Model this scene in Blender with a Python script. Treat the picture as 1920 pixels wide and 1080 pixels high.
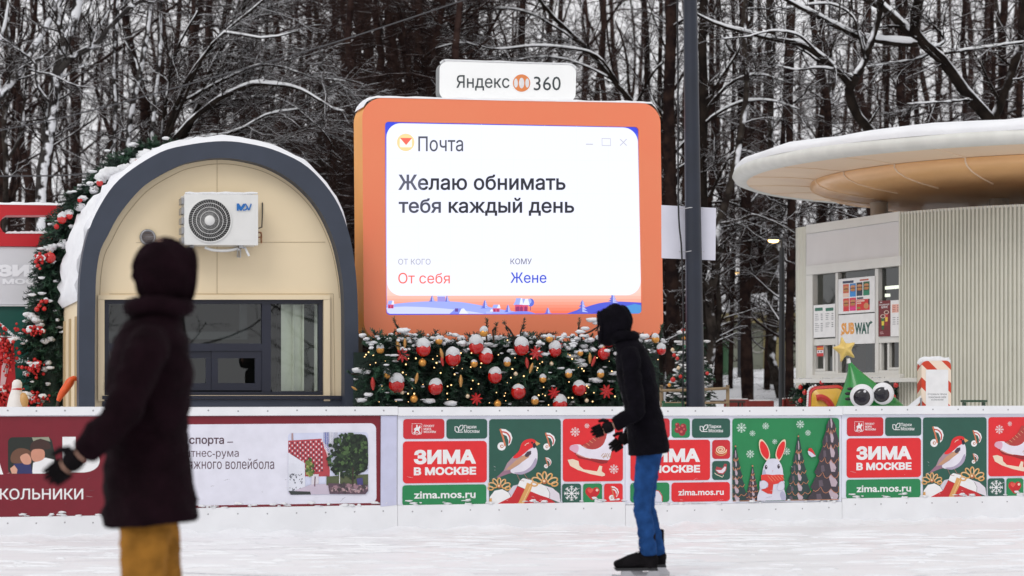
import bpy, bmesh, math, random
import numpy as np
from mathutils import Vector, geometry
from math import radians, sin, cos, tan, pi, atan2, sqrt, hypot

S = bpy.context.scene
COL = S.collection
for o in list(bpy.data.objects): bpy.data.objects.remove(o)

# ------------------------------------------------------------------ camera
F, CX, HY, CZ = 4000.0, 960.0, 731.0, 1.25          # focal (px of a 1920 wide frame), principal column, horizon row, eye height
cam = bpy.data.cameras.new('camera'); camo = bpy.data.objects.new('camera', cam); COL.objects.link(camo)
cam.sensor_width = 36; cam.lens = 36 * F / 1920; cam.shift_y = (HY - 540) / 1920
cam.clip_start = .1; cam.clip_end = 2000
camo.location = (0, 0, CZ); camo.rotation_euler = (pi / 2, 0, 0)
S.camera = camo
cam.dof.use_dof = True; cam.dof.focus_distance = 22.0; cam.dof.aperture_fstop = 2.6     # focused on the sign and the kiosk

# ------------------------------------------------------------------ overcast daylight
S.view_settings.view_transform = 'Standard'; S.view_settings.look = 'None'
S.view_settings.exposure = 0.28; S.view_settings.gamma = 1
SUN_EL, SUN_AZ = radians(42), radians(205)
w = bpy.data.worlds.new('World'); S.world = w; w.use_nodes = True
nt = w.node_tree; bg = nt.nodes['Background']
sky = nt.nodes.new('ShaderNodeTexSky'); sky.sky_type = 'NISHITA'; sky.sun_disc = False
sky.sun_elevation = SUN_EL; sky.sun_rotation = SUN_AZ; sky.dust_density = 3
hs = nt.nodes.new('ShaderNodeHueSaturation'); hs.inputs['Saturation'].default_value = .12; hs.inputs['Value'].default_value = .6
cl = nt.nodes.new('ShaderNodeMix'); cl.data_type = 'RGBA'; cl.inputs['Factor'].default_value = .9
cl.inputs[7].default_value = (7.6, 7.55, 7.75, 1)              # the even cloud deck
nt.links.new(sky.outputs[0], hs.inputs['Color']); nt.links.new(hs.outputs[0], cl.inputs[6])
nt.links.new(cl.outputs[2], bg.inputs['Color']); bg.inputs['Strength'].default_value = .1
sl = bpy.data.lights.new('sun', 'SUN'); sl.energy = .7; sl.angle = radians(25); sl.color = (1, .97, .93)
slo = bpy.data.objects.new('sun', sl); COL.objects.link(slo)
slo.rotation_euler = (pi / 2 - SUN_EL, 0, radians(-25))
S.cycles.max_bounces = 6; S.cycles.transparent_max_bounces = 12; S.cycles.diffuse_bounces = 3; S.cycles.glossy_bounces = 3
S.cycles.caustics_reflective = False; S.cycles.caustics_refractive = False

# ------------------------------------------------------------------ materials
def lin(c):
    return tuple(((v / 255) / 12.92 if v / 255 <= .04045 else ((v / 255 + .055) / 1.055) ** 2.4) for v in c)
MATS = {}
def mat(name, rgb, rough=.6, metal=0, noise=.0, scale=6, bump=0, bscale=40, emit=0, coat=0, spec=.5, rgb2=None, stretch=None):
    """A Principled material whose colour wanders a little (noise) and whose surface is a little rough (bump)."""
    if name in MATS: return MATS[name]
    m = bpy.data.materials.new(name); m.use_nodes = True; t = m.node_tree; b = t.nodes['Principled BSDF']
    b.inputs['Roughness'].default_value = rough; b.inputs['Metallic'].default_value = metal
    b.inputs['Specular IOR Level'].default_value = spec; b.inputs['Coat Weight'].default_value = coat; b.inputs['Coat Roughness'].default_value = .08
    b.inputs['Base Color'].default_value = (*rgb, 1)
    tc = t.nodes.new('ShaderNodeTexCoord'); src = tc.outputs['Object']
    if stretch:
        mp = t.nodes.new('ShaderNodeMapping'); mp.inputs['Scale'].default_value = stretch; t.links.new(src, mp.inputs[0]); src = mp.outputs[0]
    if noise or rgb2:
        n = t.nodes.new('ShaderNodeTexNoise'); n.inputs['Scale'].default_value = scale; n.inputs['Detail'].default_value = 6
        t.links.new(src, n.inputs['Vector'])
        r = t.nodes.new('ShaderNodeValToRGB'); r.color_ramp.elements[0].position = .35; r.color_ramp.elements[1].position = .65
        r.color_ramp.elements[0].color = (*[v * (1 - noise) for v in (rgb2 or rgb)], 1); r.color_ramp.elements[1].color = (*[min(.9, v * (1 + noise)) for v in rgb], 1)
        t.links.new(n.outputs[0], r.inputs[0]); t.links.new(r.outputs[0], b.inputs['Base Color'])
    if bump:
        n2 = t.nodes.new('ShaderNodeTexNoise'); n2.inputs['Scale'].default_value = bscale; n2.inputs['Detail'].default_value = 5
        t.links.new(src, n2.inputs['Vector'])
        bp = t.nodes.new('ShaderNodeBump'); bp.inputs['Strength'].default_value = bump; bp.inputs['Distance'].default_value = .03
        t.links.new(n2.outputs[0], bp.inputs['Height']); t.links.new(bp.outputs[0], b.inputs['Normal'])
    if emit:
        b.inputs['Emission Color'].default_value = (*rgb, 1); b.inputs['Emission Strength'].default_value = emit
    MATS[name] = m; return m
def ink(c, k=1.0):
    """printed colour read off the photograph (sRGB 0..255)"""
    c = tuple(int(v) for v in c)
    return mat('ink_%d_%d_%d' % c, tuple(min(.82, v * k) for v in lin(c)), .45, noise=.04, scale=9, bump=.12, bscale=3)
def lit(c, e=1.0):
    """a colour on a screen or lamp that gives off its own light"""
    c = tuple(int(v) for v in c); name = 'lit_%d_%d_%d' % c
    if name in MATS: return MATS[name]
    m = bpy.data.materials.new(name); m.use_nodes = True; b = m.node_tree.nodes['Principled BSDF']
    b.inputs['Base Color'].default_value = (.02, .02, .02, 1); b.inputs['Roughness'].default_value = .4
    b.inputs['Emission Color'].default_value = (*lin(c), 1); b.inputs['Emission Strength'].default_value = e
    MATS[name] = m; return m
def bark(name, rgb, rgb2, lo, hi, plaster=0.0, pscale=2.5):
    """bark with snow lying on the upper side (by surface normal) and, for plaster > 0, driven onto one flank"""
    m = bpy.data.materials.new(name); m.use_nodes = True; t = m.node_tree; b = t.nodes['Principled BSDF']; b.inputs['Roughness'].default_value = .85
    b.inputs['Specular IOR Level'].default_value = .05
    tc = t.nodes.new('ShaderNodeTexCoord'); g = t.nodes.new('ShaderNodeNewGeometry')
    n = t.nodes.new('ShaderNodeTexNoise'); n.inputs['Scale'].default_value = 5; n.inputs['Detail'].default_value = 6; t.links.new(tc.outputs['Object'], n.inputs['Vector'])
    r = t.nodes.new('ShaderNodeValToRGB'); r.color_ramp.elements[0].position = .38; r.color_ramp.elements[1].position = .62
    r.color_ramp.elements[0].color = (*rgb2, 1); r.color_ramp.elements[1].color = (*rgb, 1); t.links.new(n.outputs[0], r.inputs[0])
    n2 = t.nodes.new('ShaderNodeTexNoise'); n2.inputs['Scale'].default_value = pscale; n2.inputs['Detail'].default_value = 4; t.links.new(tc.outputs['Object'], n2.inputs['Vector'])
    def math_(op, a, bb):
        x = t.nodes.new('ShaderNodeMath'); x.operation = op
        for i, v in enumerate((a, bb)):
            if isinstance(v, (int, float)): x.inputs[i].default_value = v
            else: t.links.new(v, x.inputs[i])
        return x.outputs[0]
    sep = t.nodes.new('ShaderNodeSeparateXYZ'); t.links.new(g.outputs['Normal'], sep.inputs[0])
    up = math_('ADD', sep.outputs[2], math_('MULTIPLY', math_('SUBTRACT', n2.outputs[0], .5), .9))
    if plaster:
        dt = t.nodes.new('ShaderNodeVectorMath'); dt.operation = 'DOT_PRODUCT'; t.links.new(g.outputs['Normal'], dt.inputs[0]); dt.inputs[1].default_value = (.62, -.62, .35)
        pl = math_('ADD', math_('MULTIPLY', dt.outputs['Value'], .55), math_('MULTIPLY', math_('SUBTRACT', n2.outputs[0], .5), 2.2))
        up = math_('MAXIMUM', up, math_('ADD', pl, plaster))
    mr = t.nodes.new('ShaderNodeMapRange'); mr.interpolation_type = 'SMOOTHSTEP'; mr.inputs[1].default_value = lo; mr.inputs[2].default_value = hi; t.links.new(up, mr.inputs[0])
    mx = t.nodes.new('ShaderNodeMix'); mx.data_type = 'RGBA'; t.links.new(mr.outputs[0], mx.inputs['Factor']); t.links.new(r.outputs[0], mx.inputs[6]); mx.inputs[7].default_value = (.78, .79, .82, 1)
    t.links.new(mx.outputs[2], b.inputs['Base Color'])
    bp = t.nodes.new('ShaderNodeBump'); bp.inputs['Strength'].default_value = .6; bp.inputs['Distance'].default_value = .03
    t.links.new(n.outputs[0], bp.inputs['Height']); t.links.new(bp.outputs[0], b.inputs['Normal'])
    MATS[name] = m; return m
def glass(name, tint=(.75, .8, .78), mixr=.25):
    m = bpy.data.materials.new(name); m.use_nodes = True; t = m.node_tree; t.nodes.remove(t.nodes['Principled BSDF'])
    out = t.nodes['Material Output']; tr = t.nodes.new('ShaderNodeBsdfTransparent'); gl = t.nodes.new('ShaderNodeBsdfGlossy'); fr = t.nodes.new('ShaderNodeFresnel'); mx = t.nodes.new('ShaderNodeMixShader')
    ad = t.nodes.new('ShaderNodeMath'); ad.operation = 'ADD'; ad.inputs[1].default_value = mixr; t.links.new(fr.outputs[0], ad.inputs[0]); ad.use_clamp = True
    tr.inputs[0].default_value = (*tint, 1); gl.inputs['Roughness'].default_value = .01; gl.inputs['Color'].default_value = (.9, .92, .92, 1); fr.inputs[0].default_value = 1.5
    t.links.new(ad.outputs[0], mx.inputs[0]); t.links.new(tr.outputs[0], mx.inputs[1]); t.links.new(gl.outputs[0], mx.inputs[2]); t.links.new(mx.outputs[0], out.inputs[0])
    MATS[name] = m; return m

SNOW = mat('snow', (.84, .85, .88), .75, noise=.03, scale=3, bump=.5, bscale=9, spec=.3)
SNOWCAP = mat('snow_cap', (.84, .85, .87), .8, bump=.6, bscale=60, spec=.3)
ICE = mat('ice', (.86, .86, .89), .45, noise=.025, scale=2.2, bump=.22, bscale=3, spec=.4, stretch=(.5, 4, 1))
WHITEP = mat('white_plastic', (.80, .81, .83), .4, noise=.03, scale=4)
LILAC = mat('lilac_board', lin((226, 228, 240)), .5, noise=.03, scale=3)
NAVY = mat('navy_metal', lin((54, 61, 75)), .55, noise=.08, scale=3)
DARKNAVY = mat('dark_window_frame', lin((32, 35, 50)), .4, noise=.08, scale=4)
CREAM = mat('cream_panel', lin((236, 217, 182)), .55, noise=.03, scale=1.2)
CREAMD = mat('cream_seam', lin((178, 158, 124)), .6)
POLE = mat('pole_paint', lin((27, 33, 47)), .42, noise=.12, scale=5, bump=.05)
BLACK = mat('black_plastic', (.012, .012, .014), .4)
GREYM = mat('grey_metal', (.35, .35, .36), .4, metal=.6)
BARK = bark('bark_dark', (.034, .020, .016), (.011, .007, .007), .66, 1.0)
BARKFAR = bark('bark_far', (.052, .031, .026), (.022, .013, .012), .85, 1.25)
BARKSNOW = bark('bark_snowy', (.020, .015, .012), (.009, .007, .006), .34, .6)
BARKPL = bark('bark_plastered', (.045, .037, .031), (.014, .011, .010), .4, .65, plaster=-.12)
BIRCH = bark('bark_birch', (.05, .045, .042), (.018, .016, .016), .4, .62, plaster=.14, pscale=4.5)
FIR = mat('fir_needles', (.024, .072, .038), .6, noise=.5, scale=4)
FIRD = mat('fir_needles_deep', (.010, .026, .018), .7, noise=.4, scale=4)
TWIG = mat('fir_twig', (.05, .03, .02), .8)

# ------------------------------------------------------------------ mesh helpers
class MB:
    def __init__(s): s.v = []; s.f = []; s.m = []; s.mats = []; s.sm = []
    def mi(s, m):
        if m not in s.mats: s.mats.append(m)
        return s.mats.index(m)
    def add(s, vs, fs, m, smooth=False):
        b = len(s.v); s.v += [tuple(v) for v in vs]; i = s.mi(m)
        for f in fs: s.f.append(tuple(k + b for k in f)); s.m.append(i); s.sm.append(smooth)
    def poly(s, vs, m): s.add(vs, [tuple(range(len(vs)))], m)
    def prism(s, front, back, m, ms=None, smooth=False, caps=True):
        """two matching outlines: faces at both ends and a skin between them"""
        n = len(front)
        if caps: s.add(front, [tuple(range(n))], m); s.add(back, [tuple(reversed(range(n)))], ms or m)
        s.add(list(front) + list(back), [(i, n + i, n + (i + 1) % n, (i + 1) % n) for i in range(n)], ms or m, smooth)
    def box(s, c, h, m, ax=None):
        c = Vector(c); ax = ax or (Vector((1, 0, 0)), Vector((0, 1, 0)), Vector((0, 0, 1)))
        vs = [c + ax[0] * h[0] * a + ax[1] * h[1] * b + ax[2] * h[2] * d for a in (-1, 1) for b in (-1, 1) for d in (-1, 1)]
        s.add(vs, [(0, 1, 3, 2), (4, 6, 7, 5), (0, 4, 5, 1), (2, 3, 7, 6), (0, 2, 6, 4), (1, 5, 7, 3)], m)
    def tube(s, pts, r, m, n=8, caps=True, smooth=True):
        pts = [Vector(p) for p in pts]; rs = r if isinstance(r, (list, tuple)) else [r] * len(pts); vs = []; fs = []
        ref = None
        for i, p in enumerate(pts):
            d = (pts[min(i + 1, len(pts) - 1)] - pts[max(i - 1, 0)]).normalized()
            if ref is None: ref = Vector((0, 0, 1)) if abs(d.z) < .9 else Vector((1, 0, 0))
            a = d.cross(ref).normalized(); b = a.cross(d).normalized(); ref = b
            vs += [p + (a * cos(2 * pi * k / n) + b * sin(2 * pi * k / n)) * rs[i] for k in range(n)]
        for i in range(len(pts) - 1):
            for k in range(n): fs.append((i * n + k, i * n + (k + 1) % n, (i + 1) * n + (k + 1) % n, (i + 1) * n + k))
        s.add(vs, fs, m, smooth)
        if caps: s.add(vs[:n], [tuple(range(n))], m); s.add(vs[-n:], [tuple(reversed(range(n)))], m)
    def lathe(s, c, prof, m, n=24, axis=None, smooth=True, a0=0, a1=2 * pi):
        """profile of (radius, height) turned round an axis at c"""
        c = Vector(c); z = Vector(axis or (0, 0, 1)).normalized(); x = (Vector((1, 0, 0)) if abs(z.x) < .9 else Vector((0, 1, 0))); y = z.cross(x).normalized(); x = y.cross(z)
        full = abs(a1 - a0 - 2 * pi) < 1e-6; cnt = n if full else n + 1
        vs = []
        for (r, h) in prof: vs += [c + (x * cos(a0 + (a1 - a0) * k / n) + y * sin(a0 + (a1 - a0) * k / n)) * r + z * h for k in range(cnt)]
        fs = []
        for i in range(len(prof) - 1):
            for k in range(n):
                k2 = (k + 1) % cnt if full else k + 1
                fs.append((i * cnt + k, i * cnt + k2, (i + 1) * cnt + k2, (i + 1) * cnt + k))
        s.add(vs, fs, m, smooth)
    def ball(s, c, r, m, nu=14, nv=9, wob=0, seed=0):
        rx, ry, rz = r if isinstance(r, (tuple, list)) else (r, r, r); rg = random.Random(seed); vs = []; fs = []
        for i in range(nv + 1):
            for k in range(nu):
                t = pi * i / nv; p = 2 * pi * k / nu; q = 1 + (rg.uniform(-wob, wob) if 0 < i < nv else 0)
                vs.append((c[0] + rx * sin(t) * cos(p) * q, c[1] + ry * sin(t) * sin(p) * q, c[2] + rz * cos(t) * q))
        for i in range(nv):
            for k in range(nu): fs.append((i * nu + k, (i + 1) * nu + k, (i + 1) * nu + (k + 1) % nu, i * nu + (k + 1) % nu))
        s.add(vs, fs, m, True)
    def build(s, name, parent=None, loc=None):
        """link as ONE object; vertices are world positions, moved to the root's own space"""
        me = bpy.data.meshes.new(name)
        root = parent
        while root is not None and root.parent is not None: root = root.parent
        L = Vector(root.location) if root is not None else Vector(loc or (0, 0, 0))
        me.from_pydata([(v[0] - L.x, v[1] - L.y, v[2] - L.z) for v in s.v], [], s.f)
        for m in s.mats: me.materials.append(m)
        me.polygons.foreach_set('material_index', s.m); me.polygons.foreach_set('use_smooth', s.sm)
        bm = bmesh.new(); bm.from_mesh(me); bmesh.ops.remove_doubles(bm, verts=[v for v in bm.verts], dist=1e-6) if False else None; bm.free()
        me.update(); o = bpy.data.objects.new(name, me); COL.objects.link(o)
        if parent is not None: o.parent = parent
        else: o.location = L
        return o
def bevel(o, wd, seg=2):
    md = o.modifiers.new('bevel', 'BEVEL'); md.width = wd; md.segments = seg; md.limit_method = 'ANGLE'; md.angle_limit = radians(40); return o
def npmesh(name, v, faces, mats, parent=None, loc=(0, 0, 0), midx=None, smooth=True):
    """v (n,3) float array, faces = list of (k,q) int arrays of equal-sided faces, midx matching list of material slots"""
    me = bpy.data.meshes.new(name); v = np.asarray(v, np.float32) - np.asarray(loc, np.float32)
    me.vertices.add(len(v)); me.vertices.foreach_set('co', v.ravel())
    tot = sum(f.size for f in faces); me.loops.add(tot); me.loops.foreach_set('vertex_index', np.concatenate([f.ravel() for f in faces]).astype(np.int32))
    cnt = np.concatenate([np.full(len(f), f.shape[1]) for f in faces]); st = np.concatenate([[0], np.cumsum(cnt)[:-1]])
    me.polygons.add(len(cnt)); me.polygons.foreach_set('loop_start', st.astype(np.int32))
    if midx is not None: me.polygons.foreach_set('material_index', np.concatenate([np.full(len(f), k) for f, k in zip(faces, midx)]).astype(np.int32))
    me.polygons.foreach_set('use_smooth', np.full(len(cnt), smooth)); me.update(calc_edges=True)
    for m in mats: me.materials.append(m)
    o = bpy.data.objects.new(name, me); COL.objects.link(o)
    if parent is not None: o.parent = parent
    else: o.location = loc
    return o
def tag(o, label=None, cat=None, group=None, kind=None):
    if label: o['label'] = label
    if cat: o['category'] = cat
    if group: o['group'] = group
    if kind: o['kind'] = kind
    return o
def thing(name, label, cat, loc=(0, 0, 0), group=None):
    o = bpy.data.objects.new(name, None); COL.objects.link(o); o.location = loc; o.empty_display_size = .1
    return tag(o, label, cat, group)
def dup(root, loc, label=None, scale=None, rotz=None):
    r = root.copy(); COL.objects.link(r); r.location = loc
    if label: r['label'] = label
    if scale is not None: r.scale = (scale,) * 3 if isinstance(scale, (int, float)) else scale
    if rotz is not None: r.rotation_euler = (0, 0, rotz)
    for ch in list(root.children):
        c = ch.copy(); COL.objects.link(c); c.parent = r
        for g in list(ch.children):
            d = g.copy(); COL.objects.link(d); d.parent = c
    return r

def at(px, py, Y): return Vector(((px - CX) / F * Y, Y, CZ + (HY - py) / F * Y))
class Plane:
    """upright plane through pixel column 960 at depth Y0, turned so that it recedes to the right"""
    def __init__(s, Y0, th): s.th = th; s.u = Vector((cos(th), sin(th), 0)); s.n = Vector((sin(th), -cos(th), 0)); s.o = Vector((0, Y0, 0))
    def at(s, px, py, off=0.0):
        d = Vector(((px - CX) / F, 1, (HY - py) / F)); t = (s.o + s.n * off).dot(s.n) / d.dot(s.n); return Vector((0, 0, CZ)) + d * t
    def shifted(s, off):
        p = Plane(0, s.th); p.o = s.o + s.n * off; return p
TH = atan2(.288, 1)
PB = Plane(18.96, TH)           # rink boards
PK = Plane(21.6, TH)            # arched kiosk rim
PS = Plane(22.0, TH)            # screen sign
PH = Plane(21.35, TH)           # fir bank

def rr(x0, y0, x1, y1, r, n=5):
    """rounded rectangle outline, clockwise in picture axes"""
    r = min(r, abs(x1 - x0) / 2, abs(y1 - y0) / 2); o = []
    for cx, cy, a in ((x0 + r, y0 + r, pi), (x1 - r, y0 + r, 1.5 * pi), (x1 - r, y1 - r, 0), (x0 + r, y1 - r, .5 * pi)):
        o += [(cx + r * cos(a + .5 * pi * k / n), cy + r * sin(a + .5 * pi * k / n)) for k in range(n + 1)]
    return o
def rq(tl, tr, br, bl, r, n=6):
    """rounded quadrilateral"""
    P = [Vector(p) for p in (tl, tr, br, bl)]; o = []
    for i in range(4):
        p = P[i]; a = (P[i - 1] - p).normalized(); b = (P[(i + 1) % 4] - p).normalized(); c = p + (a + b) * r
        for k in range(n + 1):
            t = .5 * pi * k / n; o.append(tuple(c - b * r * cos(t) - a * r * sin(t)))
    return o
def circ(x, y, r, n=20, ry=None): return [(x + r * cos(2 * pi * k / n), y + (ry or r) * sin(2 * pi * k / n)) for k in range(n)]
def smooth2(pts, n=5, closed=False):
    """Catmull-Rom through 2-D or 3-D points"""
    P = [np.array(p, float) for p in pts]; o = []; N = len(P); last = N if closed else N - 1
    for i in range(last):
        p0 = P[(i - 1) % N] if closed or i > 0 else P[0]; p1 = P[i]; p2 = P[(i + 1) % N]; p3 = P[(i + 2) % N] if closed or i + 2 < N else P[-1]
        for k in range(n):
            t = k / n; o.append(tuple(.5 * (2 * p1 + (p2 - p0) * t + (2 * p0 - 5 * p1 + 4 * p2 - p3) * t * t + (3 * p1 - p0 - 3 * p2 + p3) * t ** 3)))
    if not closed: o.append(tuple(P[-1]))
    return o

_TX = {}
def glyphs(body, off=0.0, shear=0.0):
    """text filled by non-zero winding, normalised to a unit box; y grows downward"""
    key = (body, off, shear)
    if key in _TX: return _TX[key]
    c = bpy.data.curves.new('lettering', 'FONT'); c.body = body; c.shear = shear; c.fill_mode = 'NONE'; c.resolution_u = 3
    o = bpy.data.objects.new('lettering', c); COL.objects.link(o)
    me = bpy.data.meshes.new_from_object(o.evaluated_get(bpy.context.evaluated_depsgraph_get()))
    co = [Vector((v.co.x, v.co.y)) for v in me.vertices]; ed = [tuple(e.vertices) for e in me.edges]
    bpy.data.objects.remove(o); bpy.data.curves.remove(c); bpy.data.meshes.remove(me)
    nxt = {}
    for a, b in ed: nxt.setdefault(a, []).append(b); nxt.setdefault(b, []).append(a)
    seen = set(); loops = []
    for a0 in range(len(co)):
        if a0 in seen or a0 not in nxt: continue
        lp = [a0]; seen.add(a0); cur = a0
        step = a0 + 1 if a0 + 1 in nxt[a0] else nxt[a0][0]
        while step not in seen:
            lp.append(step); seen.add(step); cand = [q for q in nxt[step] if q not in seen]
            if not cand: break
            step = cand[0]
        loops.append(lp)
    if off:                                                      # embolden: push every contour outward along its normals
        ar = [sum(co[l[k]].x * co[l[(k + 1) % len(l)]].y - co[l[(k + 1) % len(l)]].x * co[l[k]].y for k in range(len(l))) for l in loops]
        sg = 1 if max(ar, key=abs) > 0 else -1; new = list(co)
        for l in loops:
            for k in range(len(l)):
                a, p, b = co[l[k - 1]], co[l[k]], co[l[(k + 1) % len(l)]]; d1 = (p - a); d2 = (b - p)
                if d1.length < 1e-7 or d2.length < 1e-7: continue
                d1.normalize(); d2.normalize(); n1 = Vector((d1.y, -d1.x)); n2 = Vector((d2.y, -d2.x)); q = n1 + n2; dn = max(.35, (q.length_squared) / 2)
                new[l[k]] = p + q * (sg * off / dn)
        co = new
    # contours that overlap or lie inside one another are filled together
    bb = [(min(co[i].x for i in l), min(co[i].y for i in l), max(co[i].x for i in l), max(co[i].y for i in l)) for l in loops]
    grp = list(range(len(loops)))
    def fnd(i):
        while grp[i] != i: i = grp[i]
        return i
    for i in range(len(loops)):
        for j in range(i):
            if bb[i][0] < bb[j][2] and bb[j][0] < bb[i][2]: grp[fnd(i)] = fnd(j)
    V = []; T = []
    for g in set(fnd(i) for i in range(len(loops))):
        L = [loops[i] for i in range(len(loops)) if fnd(i) == g]; vs = []; es = []; segs = []
        for l in L:
            b = len(vs); vs += [co[i] for i in l]; es += [(b + k, b + (k + 1) % len(l)) for k in range(len(l))]
            p = np.array([co[i] for i in l]); segs.append((p, np.roll(p, -1, 0)))
        ov, oe, of = geometry.delaunay_2d_cdt(vs, es, [], 0, 1e-6)[:3]
        A = np.concatenate([s[0] for s in segs]); B = np.concatenate([s[1] for s in segs]); base = len(V); V += [(v.x, v.y) for v in ov]
        for f in of:
            q = np.mean([ov[i] for i in f], 0)
            up = (A[:, 1] <= q[1]) & (B[:, 1] > q[1]); dn = (A[:, 1] > q[1]) & (B[:, 1] <= q[1])
            cr = (B[:, 0] - A[:, 0]) * (q[1] - A[:, 1]) - (q[0] - A[:, 0]) * (B[:, 1] - A[:, 1])
            if int(np.sum(up & (cr > 0))) - int(np.sum(dn & (cr < 0))) != 0: T.append(tuple(base + i for i in reversed(f)))
    V = np.array(V); used = np.unique([i for t in T for i in t]); mn = V[used].min(0); mx = V[used].max(0); V = (V - mn) / (mx - mn); V[:, 1] = 1 - V[:, 1]
    _TX[key] = (V, T); return _TX[key]

class Print:
    """flat inks laid on a plane from outlines in picture coordinates; each layer sits a hair above the one below"""
    def __init__(s, plane, off, step=.0004, follow=True): s.c = 0; s.p = plane; s.off = off; s.step = step; s.mb = MB(); s.follow = follow; s.k = tan(plane.th) / F
    def pt(s, x, y, L, xr):
        if s.follow and xr is not None: y = HY + (y - HY) * (1 - (x - CX) * s.k) / (1 - (xr - CX) * s.k)
        return s.p.at(x, y, s.off + L * s.step + s.c * 1.5e-5)
    def poly(s, pts, m, L, xr=None): s.c += 1; s.mb.poly([s.pt(x, y, L, xr) for x, y in pts], m)
    def rect(s, x0, y0, x1, y1, m, L, r=5): s.poly(rr(x0, y0, x1, y1, r), m, L, (x0 + x1) / 2)
    def line(s, pts, wd, m, L, closed=False, xr=None):
        s.c += 1; P = [Vector(p) for p in pts]; n = len(P); a = []; b = []; wd = wd if isinstance(wd, (list, tuple)) else [wd] * n
        for i in range(n):
            d = (P[(i + 1) % n if closed else min(i + 1, n - 1)] - P[i - 1 if closed else max(i - 1, 0)]).normalized(); q = Vector((-d.y, d.x)) * wd[i] / 2; a.append(P[i] + q); b.append(P[i] - q)
        vs = [s.pt(p.x, p.y, L, xr) for p in a + b]
        s.mb.add(vs, [(i, (i + 1) % n, n + (i + 1) % n, n + i) for i in range(n if closed else n - 1)], m)
    def text(s, body, x0, y0, x1, y1, m, L, off=0.0, shear=0.0, follow=True, split=None):
        s.c += 1; V, T = glyphs(body, off, shear); xr = (x0 + x1) / 2 if follow else None
        vs = [s.pt(x0 + (x1 - x0) * v[0], y0 + (y1 - y0) * v[1], L, xr) for v in V]
        if split:                                                # the first letters in another ink
            s.mb.add(vs, [t for t in T if V[t[0]][0] < split[0]], split[1]); T = [t for t in T if V[t[0]][0] >= split[0]]
        s.mb.add(vs, T, m)
    def flake(s, x, y, r, m, L, arms=6, xr=None):
        for k in range(arms):
            a = 2 * pi * k / arms + pi / 6 * (arms == 6); d = (cos(a), sin(a)); q = (-d[1], d[0])
            P = lambda t, o=0: (x + d[0] * t * r + q[0] * o * r, y + d[1] * t * r + q[1] * o * r)
            s.line([P(.0), P(1)], r * .1, m, L, xr=xr)
            for t in (.45, .72): s.line([P(t + .22, .2), P(t), P(t + .22, -.2)], r * .09, m, L, xr=xr)

def zg(Y): return float(np.interp(Y, [0, 24, 30, 45, 75, 140, 400], [0, 0, .25, 1.05, 1.95, 3.2, 6]))

# ================================================================== ground, ice
xs = np.concatenate([np.linspace(-400, -40, 10), np.linspace(-36, 36, 73), np.linspace(40, 400, 10)]); ys = np.concatenate([np.linspace(-30, 22, 14), np.linspace(23, 80, 115), np.linspace(84, 600, 40)])
rg = np.random.default_rng(3)
X, Y = np.meshgrid(xs, ys); Z = np.vectorize(zg)(Y)
bmpz = sum(a * np.sin(X * fx + p) * np.cos(Y * fy + q) for a, fx, fy, p, q in ((.05, .7, .5, 1, 2), (.04, 1.3, 1.1, 0, 1), (.03, 2.3, 1.9, 3, 0)))
Z = Z + bmpz * np.clip((Y - 24) / 10, 0, 2)
nx, ny = len(xs), len(ys); idx = np.arange(nx * ny).reshape(ny, nx)
gr = npmesh('snow_ground', np.stack([X, Y, Z], -1).reshape(-1, 3), [np.stack([idx[:-1, :-1], idx[:-1, 1:], idx[1:, 1:], idx[1:, :-1]], -1).reshape(-1, 4)], [SNOW]); tag(gr, kind='structure')
def board_z0(x): return 18.96 + x * tan(TH)
m_ = MB(); xx = np.linspace(-30, 30, 61)
vs = [(x, -12, .004) for x in xx] + [(x, board_z0(x) + .02, .004) for x in xx]
m_.add(vs, [(i, i + 1, 61 + i + 1, 61 + i) for i in range(60)], ICE); ice = m_.build('ice_rink'); tag(ice, kind='structure')
# scraped snow against the foot of the boards and thrown across the ice
def snow_bank(seed=5):
    rg = np.random.default_rng(seed); n = 420; xs = np.linspace(-7, 8, n)
    h = np.interp(xs, np.linspace(-7, 8, 90), rg.uniform(.0, .055, 90)) + np.interp(xs, np.linspace(-7, 8, 300), rg.uniform(0, .02, 300))
    wd = np.interp(xs, np.linspace(-7, 8, 60), rg.uniform(.12, .5, 60)) + np.interp(xs, np.linspace(-7, 8, 200), rg.uniform(0, .1, 200))
    rows = []
    for k, t in enumerate((-.01, .12, .3, .55, .8, 1.0)):
        prof = (1, .95, .7, .4, .15, -.1)[k]; y = np.array([board_z0(x) for x in xs]) - wd * t
        rows.append(np.stack([xs, y, .006 + h * prof + (rg.uniform(-.006, .006, n) if 0 < k < 5 else 0)], -1))
    v = np.concatenate(rows); i = np.arange(6 * n).reshape(6, n)
    o = npmesh('snow_bank', v, [np.stack([i[:-1, :-1], i[1:, :-1], i[1:, 1:], i[:-1, 1:]], -1).reshape(-1, 4)], [SNOW]); tag(o, kind='structure')
snow_bank()
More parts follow.
